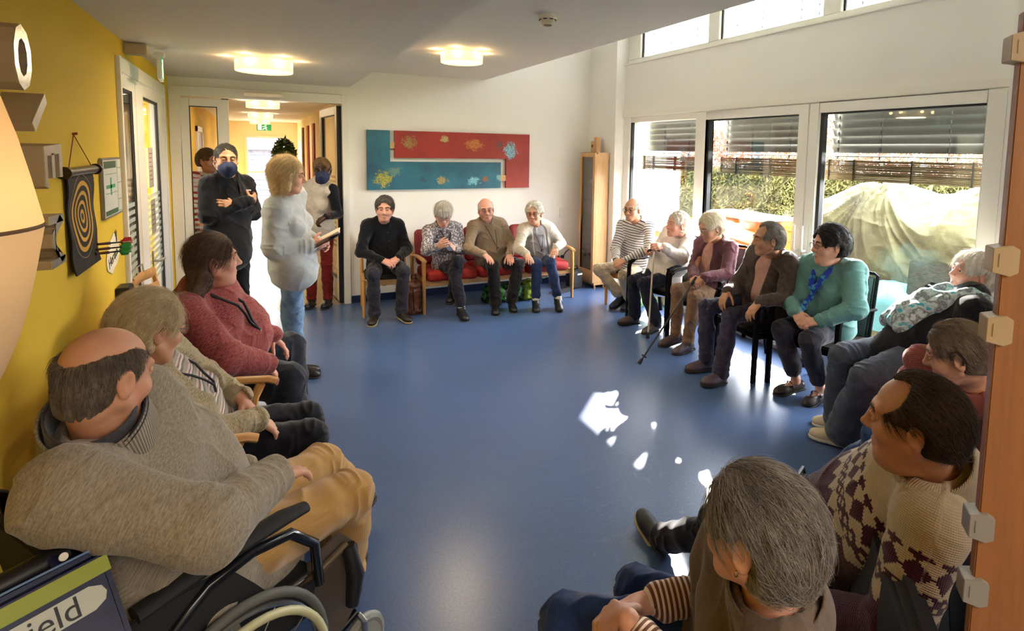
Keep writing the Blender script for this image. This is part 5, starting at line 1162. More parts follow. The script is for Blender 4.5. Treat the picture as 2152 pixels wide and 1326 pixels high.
# tall wooden panel with clips close on the right
pa = radians(24.0); pd = radians(24.0-72)
t = thing('wooden_partition', 'tall brown wooden panel with clips on its edge at the right of the photo', 'panel', (1.143, .507, 0), pd)
M_panel = wood('brown_panel_wood', '7c4c24', '93602f', 2, .5)
MB().bx(.0, .62, -.012, .012, .02, 2.045).build('board', M_panel, t, bevel=.002)
M_clip = plain('beige_plastic_clip', 'a08a68', .45); M_clipg = plain('grey_plastic_clip', '8b857c', .4, .2)
for z, m_ in ((1.986, M_clip), (1.628, M_clip), (1.506, M_clip), (1.146, M_clipg), (1.022, M_clipg), (.70, M_clipg)):
    MB().prism([(-.016, -.022), (.010, -.027), (.022, -.02), (.022, .02), (.010, .027), (-.016, .020)], (0, -.020, z), (1, 0, 0), (0, 0, 1), (0, .040, 0), 1).bx(-.008, -.006, -.0215, -.019, z-.012, z+.012).build('clip', m_, t, bevel=.003)

# fabric lamp at the left edge
t = thing('fabric_lamp', 'lit cream double cone fabric lamp at the left edge of the photo', 'lamp', (-.410, .967, 0))
def lampmat():
    g = NT('lit_lamp_fabric'); v = g.coord('Object'); f = g.noise(v, 3.2, 2)
    tl_ = g.n('ShaderNodeBsdfTranslucent'); tl_.inputs[0].default_value = lin('f6dcae'); df = g.n('ShaderNodeBsdfDiffuse'); df.inputs[0].default_value = lin('efdcba')
    mx = g.n('ShaderNodeMixShader'); mx.inputs[0].default_value = .55; g.link(df.outputs[0], mx.inputs[1]); g.link(tl_.outputs[0], mx.inputs[2]); g.link(mx.outputs[0], g.out.inputs[0]); return g.m
M_lf = lampmat(); zs = 1.69
up = [(.030, 2.06), (.058, 2.02), (.086, 1.96), (.104, 1.905), (.118, 1.86), (.131, 1.81), (.142, 1.755), (.150, 1.71), (.153, 1.693)]
lo = [(.153, 1.689), (.150, 1.672), (.142, 1.630), (.132, 1.582), (.120, 1.538), (.104, 1.496), (.082, 1.450), (.055, 1.405), (.030, 1.375)]
MB().lathe(up, n=56).build('upper_shade', M_lf, t, smooth=True, angle=80); MB().lathe(lo, n=56).build('lower_shade', M_lf, t, smooth=True, angle=80)
MB().lathe([(.1535, 1.6935), (.1545, 1.691), (.1535, 1.6885)], n=56).build('seam', plain('dark_seam', '6b5236', .7), t, smooth=True)
MB().cyl((0, 0, .02), (0, 0, 1.50), .010).build('pole', M_alu, t, smooth=True); MB().lathe([(.13, 0), (.13, .012), (.02, .028), (0, .028)], n=40).build('base', M_alu, t, smooth=True)
d_ = bpy.data.lights.new('bulb', 'POINT'); d_.energy = .42; d_.color = (1, .70, .38); d_.shadow_soft_size = .035
o_ = bpy.data.objects.new('bulb', d_); COL.objects.link(o_); o_.parent = t; o_.location = (.03, 0, 1.70)

# cardboard letters on the yellow wall
M_card = plain('letter_cardboard', 'b9a585', .7, var=.05); M_foil = plain('silver_foil', 'c9c9c6', .28, .85, .1, scale=30, bump=.5, bscale=60)
def letter(name, label, polys, loc, dep=.11, holes=None):
    t = thing(name, label, 'letter', loc)
    def ring(mb, x, w):
        for pl_ in polys: mb.prism(pl_, (x, 0, 0), (0, 1, 0), (0, 0, 1), (w, 0, 0), 1)
    m = MB(); ring(m, 0, dep); m.build('letter_body', M_card, t); m = MB(); ring(m, dep, .004); m.build('foil_face', M_foil, t); return t
def ring_polys(o, i): n = len(o); return [[o[k], o[(k+1) % n], i[(k+1) % n], i[k]] for k in range(n)]
x0 = XL
oo = [(.085*cos(a)*(1 if cos(a) > 0 else .85), .105*sin(a)) for a in [2*pi*k/10+.3 for k in range(10)]]; oi = [(x*.52, z*.58) for x, z in oo]
letter('letter_o', 'topmost cardboard letter O with silver foil face on the yellow wall', ring_polys(oo, oi), (x0, 2.425, 2.075))
letter('letter_i', 'slanted silver faced cardboard bar below the letter O on the yellow wall', [[(-.080, -.045), (-.050, -.075), (.085, .03), (.065, .06)]], (x0, 2.555, 1.915))
letter('letter_e', 'cardboard letter E turned on its side, prongs down, on the yellow wall', [[(-.10, .03), (.10, .04), (.10, .075), (-.10, .065)], [(-.10, -.075), (-.07, -.085), (-.068, .035), (-.10, .03)], [(-.022, -.05), (.012, -.05), (.012, .04), (-.022, .04)], [(.065, -.05), (.10, -.05), (.10, .04), (.065, .04)]], (x0, 2.675, 1.725))
letter('letter_m', 'cardboard letter M turned on its side just left of the dartboard', [[(-.08, .065), (.08, .065), (.08, .092), (-.08, .095)], [(.035, .092), (.08, .065), (-.03, .015), (-.03, .05)], [(-.03, .0), (-.03, -.03), (.08, -.07), (.035, -.09)], [(-.08, -.065), (.08, -.065), (.08, -.092), (-.08, -.095)], [(-.06, .03), (-.02, .052), (-.02, -.034), (-.06, -.02)]], (x0, 2.67, 1.445))
letter_m = None

# dartboard scroll, darts, plan, note
t = thing('dartboard_scroll', 'black fabric dartboard scroll with orange rings hanging on the yellow wall', 'dartboard', (XL, 3.46, 0))
def rings():
    g = NT('dart_rings'); v = g.coord('Object'); s_ = g.n('ShaderNodeSeparateXYZ'); g.link(v, s_.inputs[0])
    dy = s_.outputs[1]; dz = g.math('SUBTRACT', s_.outputs[2], 1.452)
    r = g.math('SQRT', g.math('ADD', g.math('MULTIPLY', dy, dy), g.math('MULTIPLY', dz, dz)))
    st = []; cols = ['c98f2e', '111111']
    edges = [0, .017, .034, .060, .078, .104, .124, .150, .172, .1985, .2015]
    seq = ['111111', 'c9952e', '111111', 'c9952e', '111111', 'c9952e', '111111', 'c9952e', '0d0d0d', 'b08a5a', '0d0d0d']
    g.set(Base_Color=g.ramp(g.math('MULTIPLY', r, 4.), [(e*4, lin(c)) for e, c in zip(edges, seq)], 'CONSTANT'), Roughness=.75); g.bump(g.noise(v, 400, 2), .2); return g.m
m = MB(); n = 14
pts = [(.012+.018*max(0, (i/n-.55))**1.5*3+.004*sin(i*.9), 1.66-.46*i/n) for i in range(n+1)]
poly = pts+[(x+.006, z) for x, z in reversed(pts)]
m.prism(poly, (0, -.225, 0), (1, 0, 0), (0, 0, 1), (0, .45, 0), 1).build('board', rings(), t)
MB().cyl((.022, -.265, 1.672), (.022, .265, 1.672), .021).cyl((.022, -.285, 1.672), (.022, -.262, 1.672), .028).cyl((.022, .262, 1.672), (.022, .285, 1.672), .028).build('roller', plain('glossy_black', '16130f', .25), t, smooth=True)
MB().tube([(.02, -.20, 1.69), (.004, -.02, 1.845), (.02, .20, 1.69)], .0022, 6).build('string', plain('red_brown_cord', '8c3a22', .7), t, smooth=True); MB().cyl((0, -.02, 1.848), (.02, -.02, 1.85), .006).build('nail', plain('red_pin', 'a03020', .4), t)
Mg_, Mr_ = plain('green_flight', '2f8a3c', .4), plain('red_flight', 'b52a26', .4)
for i, (z, fm, nm) in enumerate(((1.243, Mg_, 'lower dart with green flights'), (1.262, Mg_, 'upper dart with green flights'), (1.286, Mr_, 'dart with red flights'))):
    d = thing('dart', nm+' stuck in the lower right of the dartboard scroll', 'dart', (XL+.03, 3.60+.02*i, z), radians(48)); d.rotation_euler = (0, radians(2), radians(40))
    MB().cyl((0, 0, 0), (.06, 0, 0), .006, .008, 10).build('barrel', plain('brown_barrel', '6a4030', .35, .3), d, smooth=True); MB().cyl((.06, 0, 0), (.12, 0, 0), .004, n=8).build('shaft', M_black0, d)
    m = MB()
    for k in range(4):
        a = k*pi/2+.3; v1 = (0, cos(a), sin(a)); m.prism([(.11, .002), (.125, .026), (.158, .026), (.168, .002)], (0, 0, 0), (1, 0, 0), v1, tuple(.0012*q for q in (0, -sin(a), cos(a))), 1)
    m.build('flight', fm, d)
t = thing('evacuation_plan', 'framed green and white escape plan on the yellow wall', 'plan', (XL, 4.13, 1.55)); MB().bx(0, .018, -.235, .235, -.17, .175).build('frame', plain('silver_grey_frame', '8e8a80', .35, .6), t, bevel=.004)
MB().bx(.017, .0195, -.222, .222, -.157, .162).build('sheet', plain('plan_paper', 'c6c7bb', .6), t)
m = MB(); m.bx(.0195, .0205, -.21, .09, .115, .155).build('green_banner', plain('plan_green_dark', '3c5a3a', .6), t); MB().bx(.0195, .0205, -.21, .10, -.152, -.125).build('green_footer', plain('plan_green_dark', '3c5a3a', .6), t); m = MB(); m.bx(.0195, .0205, -.17, .05, .0, .02).bx(.0195, .0205, -.07, -.04, -.04, .06); m.build('route', plain('plan_green', '3f9a6a', .6), t)
m = MB()
for yy in (.12,): 
    for zz in (.11, .02, -.08, -.15): m.bx(.0195, .0203, yy, .215, zz, zz+.004)
    m.bx(.0195, .0203, yy-.004, yy, -.15, .155).bx(.0195, .0203, -.19, .10, -.03, -.027).bx(.0195, .0203, -.19, .10, .08, .083)
m.build('plan_line', plain('plan_grey', '6f7268', .6), t)
t = thing('paper_note', 'torn white paper note with black handwriting and an arrow by the dartboard', 'note', (XL+.002, 4.12, 1.16))
rg_ = random.Random(3); pl_ = [(.17*cos(a)*(1+rg_.uniform(-.12, .12)), .105*sin(a)*(1+rg_.uniform(-.15, .15))) for a in [2*pi*k/16 for k in range(16)]]
MB().prism(pl_, (0, 0, 0), (0, .97, .24), (0, -.2, .98), (.003, 0, 0), 1).build('paper', plain('white_paper', 'ddd2b4', .8), t)
text_mesh('Heraus', .088, 'lettering', M_black0, t, (.004, -.005, -.02), (radians(90), radians(-14), radians(90)), .0006)
MB().prism([(-.012, 0), (.012, 0), (.012, .05), (.03, .045), (.0, .08), (-.03, .045), (-.012, .05)], (.0035, .10, .055), (0, .97, .24), (0, -.2, .98), (.001, 0, 0), 1).build('arrow', M_black0, t)
t = thing('wall_device', 'black box shaped handset holder on the yellow wall below the glazed door', 'device', (XL, 4.20, .87)); MB().bx(0, .07, -.075, .075, -.07, .075).build('body', M_black0, t, bevel=.006); MB().bx(.068, .073, -.05, .05, -.035, .05).build('front_panel', plain('grey_panel', '5a5650', .4), t, bevel=.002)
MB().bx(.03, .085, -.04, .03, -.10, -.07).build('cable_plug', plain('tan_plug', 'a08860', .6), t, bevel=.004)
t = thing('notice_sheet', 'paper notice taped high on the glass of the left door', 'notice', (XL+.0, 5.60, 1.62)); MB().bx(.006, .0072, -.13, .10, -.16, .16).build('sheet', plain('notice_paper', 'cfc5b8', .8), t); m = MB()
for i in range(7): m.bx(.0072, .0078, -.09, .06-.02*(i % 3), .11-i*.035, .118-i*.035)
m.build('text_line', plain('notice_ink', 'b06a60', .8), t)
t = thing('notice_sheet', 'lower paper notice taped on the glass of the left door', 'notice', (XL+.0, 5.63, 1.22)); MB().bx(.006, .0072, -.14, .09, -.14, .14).build('sheet', _MC['notice_paper'], t); m = MB()
for i in range(5): m.bx(.0072, .0078, -.10, .05-.02*(i % 2), .09-i*.04, .098-i*.04)
m.build('text_line', _MC['plan_grey'], t)
# exit signs
def exit_sign(loc, label, rz, w=.20, h_=.20):
    t = thing('exit_sign', label, 'exit sign', loc, rz); MB().bx(-.012, .012, -w/2-.008, w/2+.008, -h_-.01, 0).build('panel', M_frame, t, bevel=.003); MB().bx(-.03, .03, -.05, .05, 0, .03).build('mount', M_frame, t, bevel=.004)
    gm = emit('exit_green', '1f8a4c', .18); wm = emit('exit_white', 'e4f4e6', .28)
    for q in (-1, 1):
        MB().bx(min(q*.012, q*.0135), max(q*.012, q*.0135), -w/2, w/2, -h_, -.008).build('green_field', gm, t)
        m = MB(); a = q*.0136; b_ = q*.0142; X0, X1 = min(a, b_), max(a, b_); k = w/.2; z = -h_*.5
        m.bx(X0, X1, .035*k, .085*k, z-.07, z+.07).bx(X0, X1, -.035*k, -.012*k, z+.035, z+.058)
        for pl_ in ([(-.04, -.005), (-.012, .03), (.004, .028), (-.02, -.012)], [(-.03, -.008), (-.01, -.03), (-.03, -.07), (-.045, -.07), (-.028, -.03), (-.045, -.005)], [(-.022, -.01), (.012, -.03), (.03, -.065), (.015, -.068), (.0, -.04), (-.03, -.02)], [(-.015, .025), (.02, .008), (.025, .018), (-.005, .034)]):
            m.prism([(y*k, zz) for y, zz in pl_], (X0, 0, z), (0, 1, 0), (0, 0, 1), (.0006, 0, 0), 1)
        m.build('pictogram', wm, t)
    return t
exit_sign((-.60, 4.96, 2.43), 'green running man exit sign under the ceiling by the left door', radians(4), .25, .155)
t = thing('wall_bracket', 'small beige box high on the yellow wall above the left door', 'box', (XL, 4.78, 2.445)); MB().bx(0, .13, -.05, .05, -.035, .035).build('body', M_card, t, bevel=.004)
exit_sign((.19, 16.6, 2.40), 'small green exit sign at the far end of the corridor', radians(90), .34, .17)
# pictures, rail and plant in the corridor
Mpr = plain('red_canvas_print', '8f2417', .6, var=.3, scale=5); Mpd = plain('dark_red_canvas_print', '5a1c14', .6, var=.3, scale=5)
for y, mm, nm in ((11.9, Mpr, 'nearest'), (13.2, Mpr, 'middle'), (14.7, Mpd, 'farthest')):
    t = thing('wall_canvas', '%s of the narrow red canvases on the right corridor wall' % nm, 'picture', (1.0, y, 1.65)); MB().bx(-.03, 0, -.20, .20, -.62, .62).build('canvas', mm, t)
t = thing('potted_tree', 'leafy green indoor tree at the far right of the corridor', 'plant', (.60, 15.4, 0))
MB().lathe([(.14, 0), (.19, .32), (.18, .32), (.13, .05), (0, .28)], n=24).build('pot', plain('grey_pot', '6d6a66', .6), t, smooth=True); MB().tube([(0, 0, .2), (.02, .01, .8), (0, 0, 1.5)], .018, 8).build('trunk', plain('bark', '4a3826', .8), t, smooth=True)
def leaf_cloud(n, c, r, size, seed, squash=1.0):
    g_ = np.random.default_rng(seed); d = g_.normal(size=(n, 3)); d /= np.linalg.norm(d, axis=1, keepdims=True); p = np.array(c)+d*np.array(r)*g_.uniform(.45, 1, (n, 1))**.6
    a = g_.normal(size=(n, 3)); a[:, 2] *= squash; a /= np.linalg.norm(a, axis=1, keepdims=True); b = np.cross(a, g_.normal(size=(n, 3))); b /= np.linalg.norm(b, axis=1, keepdims=True); L = size*g_.uniform(.6, 1.3, (n, 1)); nn = np.cross(a, b)
    V = np.stack([p-a*L, p+b*L*.38+nn*L*.08, p+a*L, p-b*L*.38+nn*L*.08], 1).reshape(-1, 3); return V, np.arange(4*n).reshape(n, 4)
V, F_ = leaf_cloud(900, (0, 0, 1.62), (.27, .32, .42), .075, 5); tag(np_object('foliage', V, F_, plain('green_leaf', '31491f', .45, var=.35, scale=9), t), kind='stuff')
MB().bx(-.80, -.74, 7.2, 16.8, .86, .92).build('handrail', M_beech).update_tag()
hr = bpy.data.objects['handrail']; tag(hr, 'wooden handrail along the left corridor wall', 'handrail')
for i, y in enumerate((8.3, 10.4)):
    t = thing('corridor_door', 'white framed door in the yellow corridor wall, %s the doorway' % ('nearer' if i == 0 else 'farther from'), 'door', (-.80, y, 0)); MB().bx(0, .03, -.5, -.42, 0, 2.1).bx(0, .03, .42, .5, 0, 2.1).bx(0, .03, -.5, .5, 2.02, 2.1).build('frame', M_frame, t); MB().bx(0, .012, -.42, .42, 0, 2.02).build('leaf', plain('pale_door_leaf', 'c9c2b4', .5), t)
# ---------------------------------------------------------------- the people nearer the camera, and those standing
def ring_tube(body, org, pts, r, name, m, n=8, flat=None): return MB().tube([np.asarray(p)-org for p in pts], r, n, flat=flat).build(name, m, body, smooth=True)
# reclining person
def x_rec(x):
    J, loc, P = x['J'], x['loc'], x['P']; N, f, l, u = J['neck'], J['_f'], J['_l'], J['_u']
    def scarf(g):
        pass
    g = NT('floral_scarf'); v = g.coord(); a = g.noise(v, 16, 3); b_ = g.noise(v, 34, 4, .7)
    col = g.ramp(a, [(.36, lin('2fb4c8')), (.44, lin('cfe4e6')), (.52, lin('9fb4ba')), (.58, lin('6a6e74')), (.66, lin('cfe8ea'))]); g.set(Base_Color=g.mix(g.math('MULTIPLY', b_, .25), col, lin('5a4a50')), Roughness=.8); g.bump(b_, .4, .004)
    S = SDF(*bounds([N, J['pel']], .3), .008)
    for q in (1, -1): S.chain([N-f*.04+l*q*.085+u*.035, N+f*.05+l*q*.090, front_point(P, J, q*.075, .14, .012), front_point(P, J, q*.07, .27, .016), front_point(P, J, q*.08, .40, .012)], [.030, .040, .052, .056, .045], .03)
    S.chain([front_point(P, J, 0, .05, .02), front_point(P, J, 0, .16, .02), front_point(P, J, .01, .28, .018), front_point(P, J, .0, .38, .01)], [.04, .062, .06, .04], .04)
    P_, F_ = S.mesh(); n_ = vnormals(P_, F_); P_ = P_+n_*(.010*(1-2*np.abs(vnoise(P_*np.array([13, 13, 13]), 3)))+.004*vnoise(P_*40))[:, None]; np_object('scarf', P_, F_, g.m, x['body'], None, x['org'])
T_cape = cloth('black_cape_knit', '0b0c12', '15161d', 'knit')
person('reclined_woman', 'person with white hair and a turquoise floral scarf leaning back in a padded chair', SK['rosy'], (148, 12, 0),
       [dict(name='cape', m=T_cape, o=.022, low=.22)], dict(m=cloth('grey_blue_jeans', '3a424f', '4d5666', 'denim'), wide=.03, o=.02),
       dict(all=dict(m=plain('cream_suede', 'cdbfa4', .8, bump=.2), ms=M_whites)), dict(style='short', t=.026, m=H['white'], back=1, curl=.3, strands=1400, sl=.06, side=-.3), (None, None), brow=H['silver'], b=dict(w=1.25, belly=1.25, leg=1.35, arm=1.3), fat=.7, hs=1.06, extra=x_rec)
# person behind, in pink
M_pink = cloth('pink_shirt', '8c4a42', '9f5a50', 'knit')
def x_pink(x):
    collar(x['body'], x['org'], x['J'], x['hb'], M_pink, 'shirt_collar', .05, .072, .0); T, loc = x['T'], x['loc']
    MB().tube([loc(T(-.02, .088, -.02)), loc(T(-.03, .092, .01)), loc(T(-.015, .092, .034)), loc(T(.01, .088, .026)), loc(T(.012, .085, .0))], .0045, 8).build('hearing_aid', plain('dark_hearing_aid', '2a2520', .4), x['body'], smooth=True)
person('pink_shirt_man', 'person with a hearing aid and pink shirt, half hidden by the wooden panel', SK['warm'], (112, -16, 0),
       [dict(name='shirt', m=M_pink, o=.012, low=.05)], dict(m=cloth('blue_jeans', '233858', '36507c', 'denim'), wide=.02), dict(all=sh('2a2622')),
       dict(style='short', t=.014, m=hairmat('hair_greybrown', '4a3a2c', '93806a'), back=1, crown=(.07, 0, .10), strands=2600, sl=.04, sw=.0009, nape=.01, h=.004), ('rest', 'rest'), brow=H['grey'], b=dict(w=1.12, belly=1.05), h=.0045, hs=1.06, extra=x_pink)
# Norwegian sweater
def norwegian():
    g = NT('norwegian_knit'); ax, ay = g.attr('ax'), g.attr('ay'); v = g.coord()
    cream, wine = lin('cdbd9f'), lin('45142a')
    def tri(x, p): return g.math('ABSOLUTE', g.math('SUBTRACT', g.math('MULTIPLY', g.math('FRACT', g.math('DIVIDE', g.math('ADD', x, 10.), p)), 2.), 1.))
    # stepped coordinates look like stitches
    def st(x, q): return g.math('MULTIPLY', g.math('FLOOR', g.math('DIVIDE', x, q)), q)
    ax = g.math('ADD', ax, .075); a_, y_ = st(ax, .0055), st(ay, .0055)
    def band(lo, hi): return g.math('MULTIPLY', g.math('GREATER_THAN', a_, lo), g.math('LESS_THAN', a_, hi))
    def diamonds(c, half, p): return g.math('LESS_THAN', g.math('ADD', g.math('MULTIPLY', tri(y_, p), 1.0), g.math('DIVIDE', g.math('ABSOLUTE', g.math('SUBTRACT', a_, c)), half)), 1.0)
    def mx(*l):
        r = l[0]
        for k in l[1:]: r = g.math('MAXIMUM', r, k)
        return r
    dots = g.math('MULTIPLY', diamonds(.196, .010, .055), band(.18, .21))
    big = g.math('MULTIPLY', diamonds(.236, .030, .055), band(.205, .27))
    mid = g.math('MULTIPLY', g.math('GREATER_THAN', tri(g.math('ADD', y_, a_), .030), .56), band(.272, .315))
    mid2 = g.math('MULTIPLY', g.math('GREATER_THAN', tri(g.math('SUBTRACT', y_, a_), .036), .60), band(.272, .315))
    low = g.math('MULTIPLY', g.math('SUBTRACT', 1.0, diamonds(.330, .034, .055)), band(.322, .364))
    base = g.math('GREATER_THAN', a_, .364)
    k = mx(dots, big, mid, mid2, low, base); f = g.noise(v, 60, 4, .7)
    col = g.mix(k, g.ramp(f, [(.3, tuple(c*.86 for c in cream[:3])+(1,)), (.7, cream)]), g.ramp(f, [(.3, lin('2e0f22')), (.7, lin('541b38'))]))
    g.set(Base_Color=col, Roughness=.92); g.b.inputs['Sheen Weight'].default_value = .3; g.b.inputs['Specular IOR Level'].default_value = .15
    h = g.math('ADD', g.math('MULTIPLY', g.math('SINE', g.math('MULTIPLY', ay, 1140)), .6), g.math('ADD', g.math('SINE', g.math('MULTIPLY', ax, 1140)), f)); g.bump(h, .35, .003); return g.m
M_nor = norwegian(); M_crib = cloth('cream_rib_knit', 'a8977a', 'd3c4a8', 'cord', scale=.8, bump=.7)
def x_nor(x):
    J, org, body = x['J'], x['org'], x['body']; collar(body, org, J, x['hb'], M_crib, 'knit_collar', .065, .106, .022, .016, low=.03, off=.04)
    w = J['wrR']; e = J['el'+'R']; d = unit(w-e); ring_tube(body, org, [w-d*.05, w-d*.005], .042, 'cuff', cloth('wine_cuff', '4a1434', '641f48', 'knit'))
person('norwegian_man', 'person with thinning dark hair in a cream sweater with a wine red nordic pattern', SK['warm'], (114, -3, 0),
       [dict(name='sweater', m=M_nor, o=.018, low=.08, amp=.8)], dict(m=cloth('black_brown_trousers', '17131a', '252028'), wide=.018),
       dict(all=dict(m=plain('black_sneaker', '15161b', .55, bump=.2), ms=plain('cream_sole', 'c9bc98', .6), laces=plain('white_lace', 'c8c4b8', .8))),
       dict(style='receding', rec=.022, t=.010, m=hairmat('hair_thin_dark', '1d1714', '5c4c40'), back=1, strands=4200, sl=.055, sw=.0007, h=.0035, nape=.01, crown=(.085, 0, .085)), ('rest', ('x', (-.7, .5, -.2), (.2, .3, .9), .7)), brow=H['darkgrey'], b=dict(w=1.2, belly=1.15, d=1.15, arm=1.2), fat=.5, h=.004, hc=.0055, hs=1.0, extra=x_nor)
t = thing('woven_purse', 'black and white braided purse in front of the person in the nordic sweater', 'purse', (1.70, 1.30, .55), radians(25))
M_braid = NT('black_white_braid'); _g = M_braid; _v = _g.coord('Object', (1, 1, 1)); _w = _g.n('ShaderNodeTexWave'); _g.link(_v, _w.inputs['Vector']); _w.inputs['Scale'].default_value = 26; _w.inputs['Distortion'].default_value = 2
_g.set(Base_Color=_g.ramp(_w.outputs['Fac'], [(.5, lin('15161a')), (.7, lin('8e8f94'))]), Roughness=.4); M_braid = _g.m
MB().bx(-.07, .07, -.03, .03, 0, .10).build('body', M_braid, t, bevel=.02, seg=3); MB().tube([(-.06, 0, .09), (-.03, 0, .13), (.03, 0, .13), (.06, 0, .09)], .006, 8).build('handle', M_black0, t, smooth=True)
# dark blue grey armchair behind the sweater
def padded_chair(name, label, loc, a, col, w=.56, bh=1.0, tilt=8):
    m_ = plain(name+'_cover_'+col, col, .75, bump=.2, bscale=200); t = thing(name, label, 'armchair', loc, a); MB().bx(-.26, .26, -w/2, w/2, .34, .46).build('seat', m_, t, bevel=.03, seg=3)
    MB().box((-.27-.5*sin(radians(tilt))*(bh-.45), 0, (bh+.42)/2), (.08, w, bh-.42), Matrix.Rotation(radians(-tilt), 3, 'Y')).build('backrest', m_, t, bevel=.03, seg=3)
    for q in (-1, 1):
        for e in (-.23, .23): MB().cyl((e, q*(w/2-.04), 0), (e, q*(w/2-.04), .35), .018).build('leg', M_blkfr, t, smooth=True)
    return t
p, a = seat_pose('norwegian_man'); padded_chair('padded_chair', 'dark blue grey chair behind the person in the nordic sweater', (p[0]+.02, p[1]-.05, 0), a, '262b38', w=.62, bh=.72)
p, a = seat_pose('pink_shirt_man'); padded_chair('padded_chair', 'dark padded chair under the person in the pink shirt', (p[0], p[1], 0), radians(135), '2b2a2e', bh=.8)
p, a = seat_pose('vest_woman'); padded_chair('padded_chair', 'dark padded chair under the person in the taupe vest in the foreground', (p[0]+.02, p[1]-.02, 0), a, '23242a', bh=.80)
p, a = seat_pose('reclined_woman'); padded_chair('recliner_chair', 'black padded recliner under the white haired person with the floral scarf', (p[0]-.10, p[1]+.02, 0), a, '11131a', w=.58, bh=.98, tilt=22)
# foreground person seen from behind
def x_vest(x):
    J, org, body, loc, T = x['J'], x['org'], x['body'], x['loc'], x['T']
    collar(body, org, J, x['hb'], M_taupe, 'vest_collar', .060, .100, .0, .012, low=.04)
    for w, e in ((J['wrL'], J['elL']),):
        d = unit(w-e); c_ = w-d*.015; e1 = unit(np.cross(d, [0, 0, 1.])); e2 = np.cross(d, e1); MB().tube([loc(c_+(e1*cos(a)+e2*sin(a))*.034) for a in [2*pi*i/24 for i in range(24)]], .002, 6, closed=True).build('bracelet', plain('gold_chain', 'b08a4a', .25, .9), body, smooth=True)
    MB().tube([loc(T(-.004, .0855, -.045)+R_*.006) for R_ in [np.array([cos(a), 0, sin(a)]) for a in [2*pi*i/14 for i in range(14)]]], .0014, 6, closed=True).build('earring', plain('gold_ring', 'b08a4a', .25, .9), body, smooth=True)
M_taupe = cloth('taupe_fleece', '56483f', '6a5a50', 'fleece', scale=.7)
person('vest_woman', 'person seen from behind with grey hair, taupe vest and brown striped sleeves in the foreground', SK['fair'], (104, -4, 0),
       [dict(name='blouse', m=cloth('brown_striped_blouse', '6b3f2c', stripe='d6c4ae', period=.014, duty=.45), o=.004, sleeve=.86), dict(name='vest', m=M_taupe, o=.020, arms=False, low=.06, amp=.8)], dict(m=cloth('navy_jeans', '1a2b52', '2a3f70', 'denim'), wide=.01, o=.006), dict(all=sh('202024')),
       dict(style='short', t=.022, m=hairmat('hair_saltpepper', '45403b', 'a39b91'), back=1, top=1.05, strands=6000, sl=.06, sw=.0007, fly=.3, curl=.15, nape=-.03, h=.0035, str=9, ear=1.45, crown=(.085, .0, .09)), ('clasp', 'clasp'), brow=H['grey'], b=dict(w=1.08, bust=.9), h=.004, hc=.0055, hs=.93, extra=x_vest)
# ---- left row
M_hs = cloth('heather_grey_sweater', '776c5d', '9d917e', 'heather'); M_cord = cloth('tan_corduroy', '8f6a38', 'b98e54', 'cord', scale=1., bump=.4)
def x_wm(x):
    J, org, body = x['J'], x['org'], x['body']
    collar(body, org, J, x['hb'], cloth('grey_rib_collar', '6e6557', '978c79', 'cord', scale=.45, bump=.8), 'knit_collar', .070, .116, .0, .014, low=.03, off=.045)
    collar(body, org, J, x['hb'], cloth('slate_polo', '3a393e', '4a494e'), 'polo_collar', .095, .099, .03, .008, low=.02, off=.045)
    a = unit(x['hb']-J['neck']); e1 = J['_f']; e2 = np.cross(a, e1)
    for k in (.030, .048): MB().tube([x['loc'](J['neck']-J['_f']*.006+a*(k+.045)+(e1*cos(t_)+e2*sin(t_))*(.1255-.014*(k+.02)/.10)) for t_ in [2*pi*i/40 for i in range(40)]], .0035, 6, closed=True).build('collar_stripe', M_black, body, smooth=True)
person('wheelchair_man', 'bald crowned person in a grey heather sweater and tan corduroys sitting in a wheelchair', SK['warm'], (50, -14, 0),
       [dict(name='sweater', m=M_hs, o=.022, low=.10)], dict(m=M_cord, wide=.03, o=.016, end=.95), dict(all=sh('1c1814', laces=M_black)),
       dict(style='fringe', t=.003, nape=-.02, m=hairmat('hair_fringe_dark', '3a2f25', '857868'), strands=7000, sl=.026, sw=.0006, bald=1.06, bf=-.045, h=.0035, fly=.12), ('rest', 'rest'), brow=H['darkgrey'], b=dict(w=1.25, belly=1.2, d=1.15, arm=1.3, leg=1.15), fat=.5, h=.004, hc=.0055, hs=.98, extra=x_wm)
def x_hc(x):
    lanyard(x, .22, False, M_black, 'lanyard', .005)
    J, org, body = x['J'], x['org'], x['body']
    for q in 'LR':
        w = J['wr'+q]; d = unit(w-J['el'+q]); ring_tube(body, org, [w-d*.06, w-d*.03, w-d*.003], [.050, .051, .046], 'cuff', M_hcc)
M_hcc = cloth('oat_heather_cardigan', '75664d', 'b3a283', 'heather')
person('heather_cardigan_woman', 'light haired person in a flecked beige cardigan in the beech armchair', SK['warm'], (38, -16, 0),
       [dict(name='shirt', m=cloth('striped_top', 'a89a8a', stripe=['a09282', 'a09282', 'c9b9b0', '8a6a64', 'd6ccc2', '6f6a64'], period=.060, duty=.9), o=.004, arms=False), dict(name='cardigan', m=M_hcc, o=.020, low=.08, cut=opening('heather_cardigan_woman', .085, .55, -.01, 0, .9))], dict(m=T_blk, wide=.03, o=.02), dict(all=sh('17171b')),
       dict(style='short', t=.020, m=H['ash'], back=1, strands=4500, sl=.060, sw=.0008, curl=.15, h=.004, crown=(.06, -.02, .10), ear=1.25, line=.006), ('drape', 'drape'), glasses=True, brow=H['silver'], b=dict(w=1.15, belly=1.1, bust=.8, arm=1.15), h=.0045, hc=.006, hs=1.06, extra=x_hc)
def x_rs(x):
    lanyard(x, .24, True, M_black, 'lanyard', .008)
M_rs = cloth('red_heather_sweater', '5e1d24', 'a85a54', 'heather')
